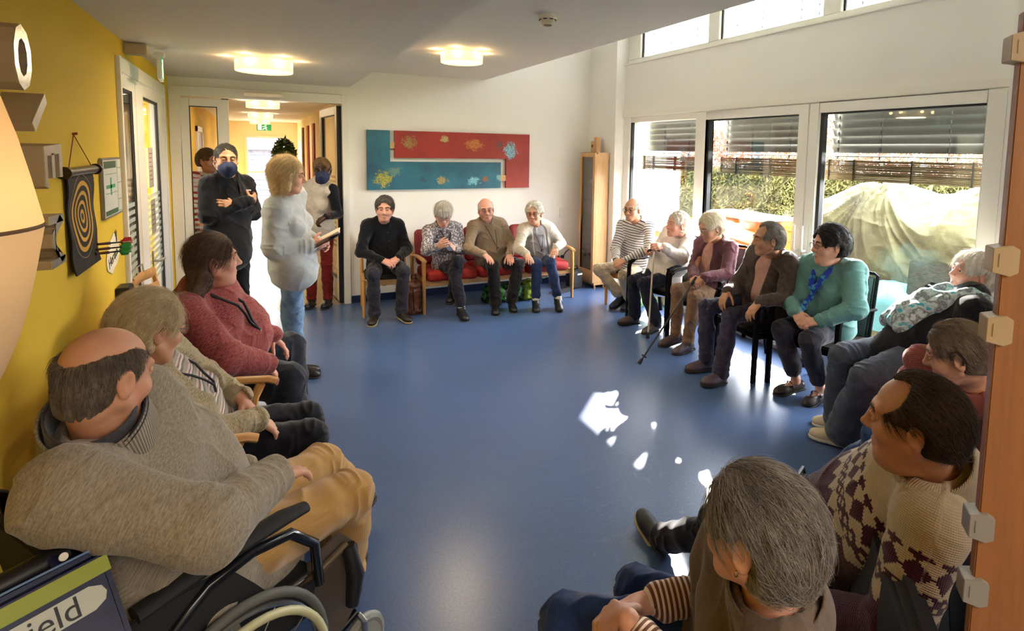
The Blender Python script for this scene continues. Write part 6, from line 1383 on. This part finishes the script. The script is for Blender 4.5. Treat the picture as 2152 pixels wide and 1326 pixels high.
person('red_sweater_woman', 'large person with long brown hair in a red flecked sweater, hands on the knees', SK['rosy'], (8, 0, 0),
       [dict(name='sweater', m=M_rs, o=.026, low=.12)], dict(m=cloth('slate_trousers', '1d1f26', '2b2d36'), wide=.03, o=.03), dict(all=sh('15151a')),
       dict(style='long', t=.014, m=hairmat('hair_long_brown', '3a2a21', '7a604e'), down=.10, len=.24, strands=4200, sl=.10, sw=.0010, h=.0045, str=6, crown=(.06, 0, .105), ear=1.1), ('drape', 'drape'), brow=H['brown'], b=dict(w=1.5, belly=1.6, d=1.5, bust=1.25, arm=1.5, leg=1.35, hip=1.6), fat=.9, h=.005, hc=.0065, hs=1.08, extra=x_rs)
# ---- standing people
def x_bj(x):
    J, org, body, loc = x['J'], x['org'], x['body'], x['loc']
    collar(body, org, J, x['hb'], M_jk, 'jacket_collar', .045, .080, .03, .010); collar(body, org, J, x['hb'], plain('white_shirt', 'cfcfd2', .7), 'shirt_collar', .055, .066, .028, .008)
    P = x['P']; MB().tube([loc(front_point(P, J, 0, .02, .012)), loc(front_point(P, J, 0, .08, .010)), loc(front_point(P, J, 0, .14, .008))], [.012, .020, .018], 8, flat=(1, .4)).build('tie', plain('black_tie', '101014', .6), body, smooth=True)
    p = front_point(P, J, .11, .12, .003); MB().box(loc(p), (.05, .012, .012)).build('chest_print', plain('pale_print', 'b9bcc4', .6), body)
M_jk = cloth('black_jacket_cloth', '0b0c12', '15161d')
def cross_arms(n):
    J = {k: np.array(v, float) for k, v in POSE[n].items()}; l = unit(J['shL']-J['shR']); f = unit(np.cross(l, unit(J['neck']-J['pel']))); m_ = (J['neck']+J['pel'])/2
    for q, s_, d in (('L', 1, .0), ('R', -1, .035)):
        J['el'+q] = J['sh'+q]+np.array([0, 0, -.27])+l*s_*.05+f*.03; J['wr'+q] = J['neck']*.56+J['pel']*.44-l*s_*.055+f*(.150+d*1.2)+np.array([0, 0, d])
    POSE[n] = {k: v.tolist() for k, v in J.items()}
cross_arms('black_jacket_man')
_J = joints('black_jacket_man')
person('black_jacket_man', 'standing person in black jacket and navy face mask with crossed arms', SK['tan'], (-78, -6, 0),
       [dict(name='jacket', m=M_jk, o=.016, low=.10)], dict(m=cloth('black_suit_trousers', '0d0e15', '171820'), wide=.02), dict(all=sh('121216')),
       dict(style='short', t=.006, m=hairmat('hair_dark_short', '1a1614', '3f3832'), strands=900, sl=.022, line=.02, crown=(.08, 0, .09)), (('x', -_J['_l']-_J['_f']*.35+_J['_u']*.1, _J['_f']-_J['_l']*.3, .7), ('x', _J['_l']-_J['_f']*.35+_J['_u']*.25, _J['_f']+_J['_l']*.3, .7)), brow=H['black'], b=dict(w=1.12, belly=1.15, d=1.1, arm=1.15), mask=plain('navy_mask', '1a2448', .8, bump=.2, bscale=200), extra=x_bj)
POSE['shirt_woman']['wrL'] = [.395, 4.755, 1.055]; POSE['shirt_woman']['elL'] = [.235, 4.95, 1.135]
M_bs_ = cloth('pale_grey_shirt', 'a9aeae', 'b9bdbc')
def x_sw(x):
    J, org, body, loc = x['J'], x['org'], x['body'], x['loc']; collar(body, org, J, x['hb'], M_bs_, 'shirt_collar', .045, .074, .045, .008)
    for q in 'LR': w = J['wr'+q]; d = unit(w-J['el'+q]); ring_tube(body, org, [w-d*.055, w-d*.005], [.042, .040], 'cuff', M_bs_)
person('shirt_woman', 'standing person with blond bob in pale shirt and jeans reading from a booklet', SK['fair'], (-12, -6, 0),
       [dict(name='shirt', m=M_bs_, o=.022, low=.05, amp=1.0)], dict(m=cloth('light_jeans', '53718f', '7f9cb8', 'denim'), wide=.004, o=.008, end=.9, name='jeans'), dict(all=sh('131318', boot=.14)),
       dict(style='bob', t=.024, m=H['blond'], down=.085, strands=2200, sl=.09, sw=.0014, str=10, crown=(.045, .02, .112)), ('hold', 'hold'), brow=H['lightbrown'], b=dict(w=1.02, belly=1.02, bust=.9, arm=1.35, leg=1.05), h=.005, hc=.0065, hs=1.06, extra=x_sw)
_w = (np.array(POSE['shirt_woman']['wrL'])+np.array(POSE['shirt_woman']['wrR']))/2
t = thing('booklet', 'open booklet with dark cover held by the person with the blond bob', 'booklet', (.475, 4.66, 1.10), radians(-10))
for q in (-1, 1): MB().box((0, q*.062, q*q*.012), (.19, .125, .006), Matrix.Rotation(radians(q*14), 3, 'X') @ Matrix.Rotation(radians(-28), 3, 'Y')).build('page', plain('cream_page', 'cdbfa8', .7), t)
MB().box((0, .0, -.006), (.195, .25, .003), Matrix.Rotation(radians(-28), 3, 'Y')).build('cover', plain('dark_blue_cover', '2b3350', .5), t)
M_vw = cloth('white_vest', 'b8aea2', 'c9bfb2')
def x_mw(x):
    p = front_point(x['P'], x['J'], -.07, .17, .004); MB().box(x['loc'](p), (.05, .012, .022)).build('name_badge', plain('badge_white', 'cfc4b4', .6), x['body'])
person('masked_woman', 'standing person with navy face mask, white vest and black sleeves', SK['dark'], (-104, -4, 10),
       [dict(name='shirt', m=M_jk, o=.004), dict(name='vest', m=M_vw, o=.014, arms=False, low=.05)], dict(m=cloth('dark_red_trousers', '5e1512', '7a1f1a'), wide=.012), dict(all=sh('1a1a1e')),
       dict(style='short', t=.010, m=hairmat('hair_braided', '4a3420', '8a6a40'), back=1, strands=300, sl=.03, str=14, line=.015), ('clasp', 'clasp'), brow=H['black'], mask=_MC['navy_mask'], b=dict(w=1.0, bust=.8), extra=x_mw)
person('corridor_person', 'person in red and white stripes behind the narrow glass left of the doorway', SK['fair'], (-40, -4, 0),
       [dict(name='shirt', m=cloth('red_white_stripes', 'cfc8c0', stripe='b0262a', period=.075, duty=.5), o=.012, low=.05)], dict(m=T_navy, wide=.012), dict(all=sh('1a1a1e')), dict(style='short', t=.018, m=H['brown'], back=1, strands=300, sl=.04), ('rest', 'rest'), brow=H['brown'])
# ---------------------------------------------------------------- walking sticks, phone
def wr(n, q): return np.array(POSE[n]['wr'+q])
hp_ = (wr('white_pullover_woman', 'L')+wr('white_pullover_woman', 'R'))/2
CANE = (3.36, 4.36, 0)
t = thing('walking_stick', 'pale walking stick with a black handle held by the person in the white pullover', 'walking stick', CANE)
top = Vector(hp_)+Vector((-.055, -.02, -.02))-Vector(CANE)
MB().tube([(0, 0, .03), tuple(top)], [.009, .010], 10).build('shaft', plain('pale_metal_shaft', 'b9aea0', .3, .6), t, smooth=True)
MB().tube([tuple(top+Vector((.06, -.02, .0))), tuple(top+Vector((.02, -.01, .02))), tuple(top+Vector((-.05, .01, .012))), tuple(top+Vector((-.07, .015, -.004)))], [.010, .013, .013, .009], 10).build('handle', M_black0, t, smooth=True)
MB().lathe([(.018, 0), (.016, .05), (.011, .06)], n=14).build('rubber_tip', M_black0, t, smooth=True)
hb2 = (wr('burgundy_woman', 'L')+wr('burgundy_woman', 'R'))/2; tip = (1.595*1.8, 2.131*1.8, 0)
t = thing('hiking_pole', 'dark hiking pole leaning from the hands of the person in burgundy to the floor', 'walking stick', tip); e = Vector(hb2)-Vector(tip)+Vector((-.065, -.02, -.01)); dv = e.normalized()
MB().tube([tuple(dv*.03), tuple(e*.55)], [.007, .008], 10).build('lower_shaft', plain('dark_shaft', '35302e', .35, .5), t, smooth=True); MB().tube([tuple(e*.55), tuple(e)], [.0105, .0105], 10).build('upper_shaft', plain('bronze_shaft', '5a4c42', .35, .5), t, smooth=True)
MB().tube([tuple(e*.93), tuple(e*.97), tuple(e*1.03)], [.013, .016, .014], 10).build('grip', M_black0, t, smooth=True)
MB().tube([(0, 0, .004), tuple(dv*.05)], [.017, .013], 12).tube([tuple(dv*.075), tuple(dv*.085)], [.024, .024], 14).build('foot_tip', M_black0, t, smooth=True)
hp3 = (wr('print_woman', 'L')+wr('print_woman', 'R'))/2
t = thing('phone', 'small dark phone held by the person in the grey patterned blouse', 'phone', tuple(hp3+np.array([-.02, -.13, .02])), radians(10)); MB().box((0, 0, 0), (.07, .145, .010), Matrix.Rotation(radians(25), 3, 'X')).build('body', M_black0, t, bevel=.004); MB().box((0, -.002, .0056), (.062, .13, .001), Matrix.Rotation(radians(25), 3, 'X')).build('screen', plain('phone_screen', '3a4a66', .1), t)
t = thing('black_shoulder_bag', 'rounded black bag hanging on the wall side of the red sweater chair', 'bag', (-.52, 3.12, .56), 0)
bag_mesh('body', (0, 0, .22), ypr(0), (.10, .16, .22), plain('black_leather', '131114', .45, bump=.2), t, 7, lump=.015); MB().tube([(0, -.12, .36), (.0, -.07, .46), (0, .07, .46), (0, .12, .36)], .010, 8).build('strap', M_black0, t, smooth=True)
# ---------------------------------------------------------------- the wheelchair
p, a = seat_pose('wheelchair_man'); p = (-.21, 1.87); WA = radians(34)
t = thing('wheelchair', 'black wheelchair with a pale hand rim under the person in the grey heather sweater', 'wheelchair', (p[0], p[1], 0), WA)
M_wb = plain('black_wheelchair_frame', '101013', .3, .3); M_tyre = plain('grey_tyre', '55544f', .7); M_rim = plain('pale_hand_rim', 'b3ad84', .45); M_seat = plain('black_upholstery', '131214', .75, bump=.2, bscale=160); M_chrome = plain('chrome_tube', 'b5b6b8', .2, .9)
def circ(r, y, z, n=44): return [(r*cos(2*pi*i/n), y, z+r*sin(2*pi*i/n)) for i in range(n)]
for q in (-1, 1):
    y = q*.30; mb = MB(); mb.tube([(x-.06, yy, z) for x, yy, z in circ(.288, y, .30)], .014, 10, closed=True); wh = mb.build('wheel', M_tyre, t, smooth=True)
    MB().tube([(x-.06, yy, z) for x, yy, z in circ(.262, y, .30)], .010, 8, closed=True).build('rim', M_chrome, wh, smooth=True)
    MB().tube([(x-.06, yy, z) for x, yy, z in circ(.258, y+q*.045, .30)], .012, 10, closed=True).build('hand_rim', M_rim, wh, smooth=True)
    mb = MB()
    for k in range(12): an = k*pi/6; mb.cyl((-.06, y+q*.02*(1 if k % 2 else -1), .30), (-.06+.26*cos(an), y, .30+.26*sin(an)), .0025, n=6)
    mb.build('spokes', M_chrome, wh); MB().cyl((-.06, y-.035, .30), (-.06, y+.035, .30), .026).build('hub', M_wb, wh, smooth=True)
    # caster in front
    cm = MB().tube([(x*.28+.0, yy, z*.28) for x, yy, z in circ(.30, 0, 0)], .016, 8, closed=True).cyl((0, -.018, 0), (0, .018, 0), .072); cc = cm.build('caster', plain('grey_caster', '8e8d86', .6), t, smooth=True); cc.location = (.42, q*.25, .098)
    MB().tube([(.42, q*.25+.024, .098), (.41, q*.25+.024, .20), (.41, q*.25, .21), (.41, q*.25-.024, .20), (.42, q*.25-.024, .098)], .010, 8).build('fork', M_chrome, t, smooth=True)
    # side guard, arm tube and pad
    MB().prism([(-.30, .38), (.20, .38), (.23, .48), (.10, .50), (.03, .60), (-.04, .69), (-.14, .71), (-.31, .72)], (0, q*.268-.006, 0), (1, 0, 0), (0, 0, 1), (0, .012, 0), 1).build('side_guard', M_seat, t, bevel=.004)
    MB().tube([(-.22, q*.272, .50), (-.20, q*.272, .62), (-.10, q*.272, .685), (.02, q*.272, .70), (.14, q*.272, .68), (.22, q*.272, .60), (.235, q*.272, .46)], .016, 10).build('arm_tube', plain('glossy_black_tube', '14151a', .18), t, smooth=True)
    MB().tube([(-.26, q*.262, .72), (-.10, q*.262, .735), (.12, q*.262, .735), (.20, q*.262, .725)], [.026, .03, .03, .022], 12, flat=(1, .7)).build('arm_pad', M_seat, t, smooth=True)
    MB().tube([(-.26, q*.22, .10), (-.25, q*.22, .46), (-.30, q*.22, .72), (-.33, q*.22, .90), (-.37, q*.22, .925), (-.50, q*.22, .925)], .014, 10).build('back_post', M_wb, t, smooth=True)
    MB().tube([(-.36, q*.22, .925), (-.40, q*.22, .925), (-.50, q*.22, .922), (-.52, q*.22, .92)], [.020, .024, .024, .020], 12).build('push_handle', M_black0, t, smooth=True)
    MB().tube([(-.25, q*.22, .44), (.24, q*.22, .46), (.36, q*.22, .42)], .014, 10).build('seat_rail', M_chrome, t, smooth=True); MB().tube([(-.25, q*.22, .14), (.30, q*.22, .17), (.41, q*.24, .22)], .013, 10).build('lower_rail', M_wb, t, smooth=True)
    # leg rest with its calf plate
    MB().tube([(.30, q*.20, .47), (.42, q*.19, .42), (.48, q*.18, .30)], .013, 10).build('leg_rest', M_chrome, t, smooth=True)
    MB().prism([(.22, .52), (.34, .55), (.42, .46), (.44, .28), (.34, .18), (.24, .26)], (0, q*.235-.004, 0), (1, 0, 0), (0, 0, 1), (0, .008, 0), 1).build('leg_guard', plain('taupe_guard_plate', '4f443a', .45), t, bevel=.003)
    MB().tube([(.36, q*.26, .50), (.37, q*.28, .40), (.36, q*.275, .30)], [.022, .030, .022], 10).build('brake_grip', M_black0, t, smooth=True); MB().cyl((.10, q*.25, .44), (.36, q*.25, .50), .013).build('brake_bar', plain('brown_metal_bar', '75664e', .35, .7), t, smooth=True)
MB().bx(-.24, .26, -.215, .215, .44, .49).build('seat', M_seat, t, bevel=.015); MB().box((-.325, 0, .66), (.02, .43, .46), Matrix.Rotation(radians(-10), 3, 'Y')).build('backrest', M_seat, t, bevel=.006)
# bag hanging behind
def bagmat():
    g = NT('navy_bag_fabric'); v = g.coord(); f = g.noise(v, 30, 3); g.set(Base_Color=g.ramp(f, [(.3, lin('0c1230')), (.7, lin('16204a'))]), Roughness=.35); return g.m
Rz = Matrix.Rotation(WA, 3, 'Z'); pv = Rz @ Vector((-.47, -.262, .935))
t = thing('carrier_bag', 'navy carrier bag with a lime green band and white lettering hung on the wheelchair back', 'bag', (p[0]+pv.x, p[1]+pv.y, pv.z), 0); t.rotation_euler = (radians(-36), 0, WA); t.scale = (.8, .8, .8)
MB().box((0, 0, -.22), (.38, .06, .42)).build('body', bagmat(), t, bevel=.02, seg=3)
MB().bx(-.185, .185, -.0335, -.0305, -.075, -.035).build('lime_band', plain('lime_green', '8f9a34', .5), t)
lb = MB().prism([(-.16, -.03), (.14, -.03), (.165, -.018), (.172, 0), (.165, .018), (.14, .03), (-.16, .03)], (-.01, -.0305, -.118), (1, 0, 0), (0, 0, 1), (0, -.003, 0), 1).build('label_patch', plain('pale_patch', 'b9bdb2', .5), t)
text_mesh('shield', .074, 'lettering', M_black0, lb, (.02, -.0342, -.121), (radians(90), 0, 0), .0006)
MB().tube([(.10, 0, -.02), (.10, .02, .02), (.10, .06, .055), (.10, .085, .03), (.10, .06, -.02)], .013, 8, flat=(1, .3)).build('strap', bagmat(), t, smooth=True); MB().cyl((.11, -.005, .010), (.11, -.012, .010), .010).build('stud', M_frame, t)
MB().tube([(-.18, -.026, -.008), (0, -.03, -.006), (.18, -.026, -.008)], .003, 6).build('rim_edge', plain('pale_blue_edge', '6a86b0', .5), t, smooth=True)
# ================================================================ outside
def ground(name, col1, col2, sc, **k):
    g = NT(name); v = g.coord(); f = g.noise(v, sc, 5, .7); g.set(Base_Color=g.ramp(f, [(.3, lin(col1)), (.7, lin(col2))]), Roughness=.85); g.bump(f, .4, .02); return g.m
struct(MB().bx(4.45, 7.4, -6, 12, -.14, -.03).build('floor_terrace', ground('terrace_slabs', '7d7362', '958b78', 5)))
struct(MB().bx(7.4, 60, -40, 60, -.16, -.05).build('floor_lawn', ground('lawn_grass', '4f6e1a', '6f9028', 14)))
struct(MB().bx(-30, 30, 17.3, 50, -.16, -.05).build('floor_yard', ground('yard_gravel', '6a675e', '7c786e', 6)))
struct(MB().bx(-30, 30, -40, -2.7, -.16, -.05).build('floor_garden', ground('garden_slabs', 'a8a49a', 'c4bfb4', 6)))
# projecting white wing of the house with a yellow stripe and a sign
M_render = paint('white_render', 'eeeae2')
o = MB().bx(4.5, 6.42, 7.6, 9.5, -.05, 5.0).build('wall_wing', M_render); struct(o)
struct(MB().bx(4.5, 4.80, 7.585, 7.6, -.05, 5.0).build('trim_3', paint('yellow_render', 'e6cf3a')))
t = thing('hanging_sign', 'vertical sign of pale blue wooden plates on the white outside wall', 'sign', (5.62, 7.585, 1.30))
for i, (c_, z, w_) in enumerate((('d9dcd6', .30, .30), ('d4d9d6', .19, .36), ('9fcfe0', .07, .34), ('d4d9d6', -.04, .34), ('5fb0d8', -.17, .36))):
    MB().bx(-w_/2, w_/2, -.03, 0, z-.045, z+.045).build('plate', plain('plate_'+c_, c_, .6, var=.1, scale=20), t, bevel=.004)
MB().bx(-.05, .05, -.025, 0, -.30, -.22).build('end_block', M_beech, t); MB().cyl((-.14, -.012, .38), (-.14, -.012, -.24), .005).cyl((.14, -.012, .38), (.14, -.012, -.24), .005).build('cord', plain('sign_cord', '8a8a84', .8), t)
# hedge, fence posts and the bare trees behind
def twig_band(name, label, cat, x0, x1, y0, y1, z0, z1, n, m, seed, L=.16, up=1.0, w=.006):
    g_ = np.random.default_rng(seed); p = np.stack([g_.uniform(x0, x1, n), g_.uniform(y0, y1, n), z0+(z1-z0)*g_.uniform(0, 1, n)**.9], 1)
    d = g_.normal(size=(n, 3)); d[:, 2] = np.abs(d[:, 2])*up+.2; d /= np.linalg.norm(d, axis=1, keepdims=True); s_ = np.cross(d, g_.normal(size=(n, 3))); s_ /= np.linalg.norm(s_, axis=1, keepdims=True); q = np.cross(d, s_)
    l = (L*g_.uniform(.5, 1.4, n))[:, None]; ww = (w*g_.uniform(.6, 2.2, n))[:, None]
    V = np.stack([p-d*l+s_*ww, p-d*l-s_*ww, p-d*l+q*ww, p+d*l], 1).reshape(-1, 3); b = np.arange(n)[:, None]*4
    F_ = np.concatenate([b+np.array([[0, 1, 3]]), b+np.array([[1, 2, 3]]), b+np.array([[2, 0, 3]])])
    o = np_object(name, V, F_, m); return tag(o, label, cat, kind='stuff')
M_hedge = plain('winter_hedge', '4a472b', .9, var=.5, scale=3); M_twig = plain('red_brown_twigs', '6b4a3a', .9, var=.4, scale=4)
twig_band('hedge', 'dense olive brown clipped hedge beyond the lawn', 'hedge', 11.4, 11.69, 5, 22, -.05, 1.42, 26000, M_hedge, 1, .13, .9, .016)
struct(MB().bx(11.9, 12.0, 5, 22, -.05, 1.2).build('wall_hedge_core', plain('hedge_core', '4a4630', .95)))
twig_band('bare_trees', 'reddish bare shrubs behind the hedge', 'shrubs', 13.5, 18, 6, 30, 0, 3.0, 9000, M_twig, 2, .5, 1.6, .016)
for i, y in enumerate((8.6, 11.4, 14.2)):
    t = thing('fence_post', '%s dark fence post standing in the hedge' % ('right', 'middle', 'left')[i], 'post', (12.35, y, -.05)); MB().bx(-.04, .04, -.04, .04, 0, 2.0).build('post', plain('dark_post', '3b4048', .5), t); MB().bx(-.05, .05, -.05, .05, 2.0, 2.02).build('post_cap', _MC['dark_post'], t)
# wooden planter box on the terrace
t = thing('planter_box', 'orange brown wooden planter box on the terrace behind the chairs', 'planter', (6.35, 6.05, -.03), radians(-4))
M_or = wood('orange_wood', '6e300a', '965018', 1, .5)
for z in range(6): MB().bx(-.32, -.29, -.62, .62, .06+z*.145, .06+z*.145+.138).build('plank', M_or, t, bevel=.003)
for q in (-1, 1):
    for z in range(6): MB().bx(-.29, .29, q*.62-.015, q*.62+.015, .06+z*.145, .06+z*.145+.138).build('plank', M_or, t, bevel=.003)
for e in (-1, 1):
    for q in (-1, 1): MB().bx(e*.30-.035, e*.30+.035, q*.60-.035, q*.60+.035, 0, .93).build('corner_post', M_or, t, bevel=.003)
MB().bx(-.36, .36, -.67, .67, .935, .97).build('lid', plain('white_lid', '5f5d58', .4), t, bevel=.004)
# furniture under a tarpaulin
def tarp():
    t = thing('tarpaulin', 'large pale olive tarpaulin draped over garden furniture on the terrace', 'tarpaulin', (5.9, 3.4, -.03))
    S = SDF((-1.25, -1.9, -.05), (1.5, 1.65, 1.75), .03); I3 = np.eye(3)
    S.box((.05, -.1, .55), I3, (.70, 1.05, .72), .25, .1); S.ell((-.1, .15, 1.0), I3, (.55, .62, .52), .25); S.ell((.2, -1.0, .95), I3, (.75, .8, .68), .3); S.ell((0, -.3, .1), I3, (1.05, 1.6, .35), .2)
    S.box((0, 0, -.2), I3, (3, 3, .2), .01, 0, 's')
    P, F_ = S.mesh(); P = smooth_mesh(P, F_, 2); N = vnormals(P, F_)
    # subdivide once so the folds are crisp
    me = bpy.data.meshes.new('tmp'); me.from_pydata(P.tolist(), [], F_.tolist()); bm = bmesh.new(); bm.from_mesh(me); bmesh.ops.subdivide_edges(bm, edges=bm.edges, cuts=2, use_grid_fill=True)
    bm.verts.index_update(); P = np.array([v.co[:] for v in bm.verts]); F_ = np.array([[v.index for v in f.verts] for f in bm.faces if len(f.verts) == 4]); bm.free(); bpy.data.meshes.remove(me)
    N = vnormals(P, F_); ap = np.array([-.3, .15, 1.45]); q_ = P-ap; an = np.arctan2(q_[:, 1], -q_[:, 2]+.15); rr = np.linalg.norm(q_, axis=1)
    rad = 1-np.abs(vnoise(np.stack([an*3.2, rr*.5, q_[:, 0]*.4], 1), 4)); f2 = 1-np.abs(vnoise(np.stack([an*8+rr*.6, rr*1.1, q_[:, 0]], 1), 8)); f3 = 1-np.abs(vnoise(P*np.array([5, 5, 9]), 2))
    P = P+N*(.085*(rad**4-.3)+.030*(f2**4-.3)+.016*(f3**3-.3)+.004*vnoise(P*22))[:, None]
    g = NT('olive_tarpaulin'); v = g.coord(); f = g.noise(v, 3, 3); g.set(Base_Color=g.ramp(f, [(.3, lin('37352a')), (.7, lin('4a4834'))]), Roughness=.5); g.b.inputs['Specular IOR Level'].default_value = .2; g.bump(g.noise(v, 34, 4, .7), .5, .01)
    np_object('cover', P, F_, g.m, t)
    S = SDF((-1.3, -1.6, -.05), (.6, .4, .9), .025); S.ell((-.70, -.35, .50), ypr(0), (.30, .42, .20), .1); S.ell((-.65, -.35, .25), ypr(0), (.30, .5, .3), .1); S.box((0, 0, -.2), np.eye(3), (3, 3, .2), .01, 0, 's'); P, F_ = S.mesh(); P = smooth_mesh(P, F_, 2); P = P+vnormals(P, F_)*(.03*vnoise(P*5, 3)+.012*vnoise(P*15))[:, None]
    np_object('inner_cover', P, F_, plain('pale_blue_cover', '4f7a80', .6, var=.15), t)
tarp()
for y, nm in ((1.15, 'right'),): pass
t = thing('wicker_garden_chair', 'light wicker garden chair on the terrace behind the dark armchair', 'chair', (4.86, 2.55, -.03), radians(200))
M_lw = wicker('grey_wicker', '23201b', '302c26'); MB().bx(-.25, .25, -.27, .27, .36, .42).build('seat', M_lw, t, bevel=.01); MB().box((-.27, 0, .66), (.04, .54, .56), Matrix.Rotation(radians(-10), 3, 'Y')).build('backrest', M_lw, t, bevel=.01)
for e in (-1, 1):
    for q in (-1, 1): MB().cyl((e*.23, q*.25, 0), (e*.23, q*.25, .37), .018).build('leg', _MC['black_powder_coat'] if 'black_powder_coat' in _MC else M_blkfr, t)
# building seen through the far corridor window
t = thing('neighbour_house', 'grey timber clad house outside the far corridor window', 'building', (0, 24, -.05)); MB().bx(-6, 6, 0, .3, 0, 1.75).build('wall', plain('grey_boards', '4a4b50', .8, var=.15, scale=8), t)
for i in range(9): MB().bx(-6, 6, -.03, 0, .05+i*.19, .05+i*.19+.165).build('board', plain('weathered_boards', '55535a', .8, var=.2, scale=5), t)
MB().prism([(-.5, 1.75), (3, 2.6), (3, 2.7), (-.6, 1.85)], (-6, 0, 0), (0, 1, 0), (0, 0, 1), (12, 0, 0), 1).build('roof', plain('pale_roof', '6e7078', .7), t)
MB().bx(.55, .9, -.06, -.03, .9, 1.5).build('window', plain('grey_window', '6a6f78', .3), t)

# matte outdoors: weathered wood, cloth and leaves have no gloss
for _o in list(COL.objects):
    r_ = _o
    while r_.parent is not None: r_ = r_.parent
    if r_.get('category') in ('planter', 'tarpaulin', 'hedge', 'shrubs', 'post', 'building', 'sign', 'reed mat') or r_.name.startswith(('floor_terrace', 'floor_lawn', 'floor_yard', 'wall_hedge', 'wicker_garden')):
        if _o.type == 'MESH':
            for m_ in _o.data.materials:
                for n_ in m_.node_tree.nodes:
                    if n_.type == 'BSDF_PRINCIPLED': n_.inputs['Specular IOR Level'].default_value = .02
# ---------------------------------------------------------------- repeats carry a shared group
GROUPS = {'person': 'people sitting and standing in the circle', 'ceiling lamp': 'round drum lamps on the ceilings', 'blind': 'venetian blinds outside the windows', 'reed mat': 'reed mats below the blinds',
          'walking stick': 'walking sticks of the seated people', 'letter': 'cardboard letters on the yellow wall', 'dart': 'darts in the dartboard scroll', 'cup': 'teacups in the cabinet', 'saucer': 'saucers in the cabinet',
          'chair': 'single chairs around the room', 'picture': 'narrow canvases in the corridor', 'post': 'fence posts in the hedge', 'exit sign': 'green exit signs', 'cable': 'cables by the cabinet', 'notice': 'notices on the glazed door', 'door': 'doors along the corridor'}
for _o in COL.objects:
    if _o.parent is None and _o.get('category') in GROUPS and not _o.get('group'): _o['group'] = GROUPS[_o['category']]
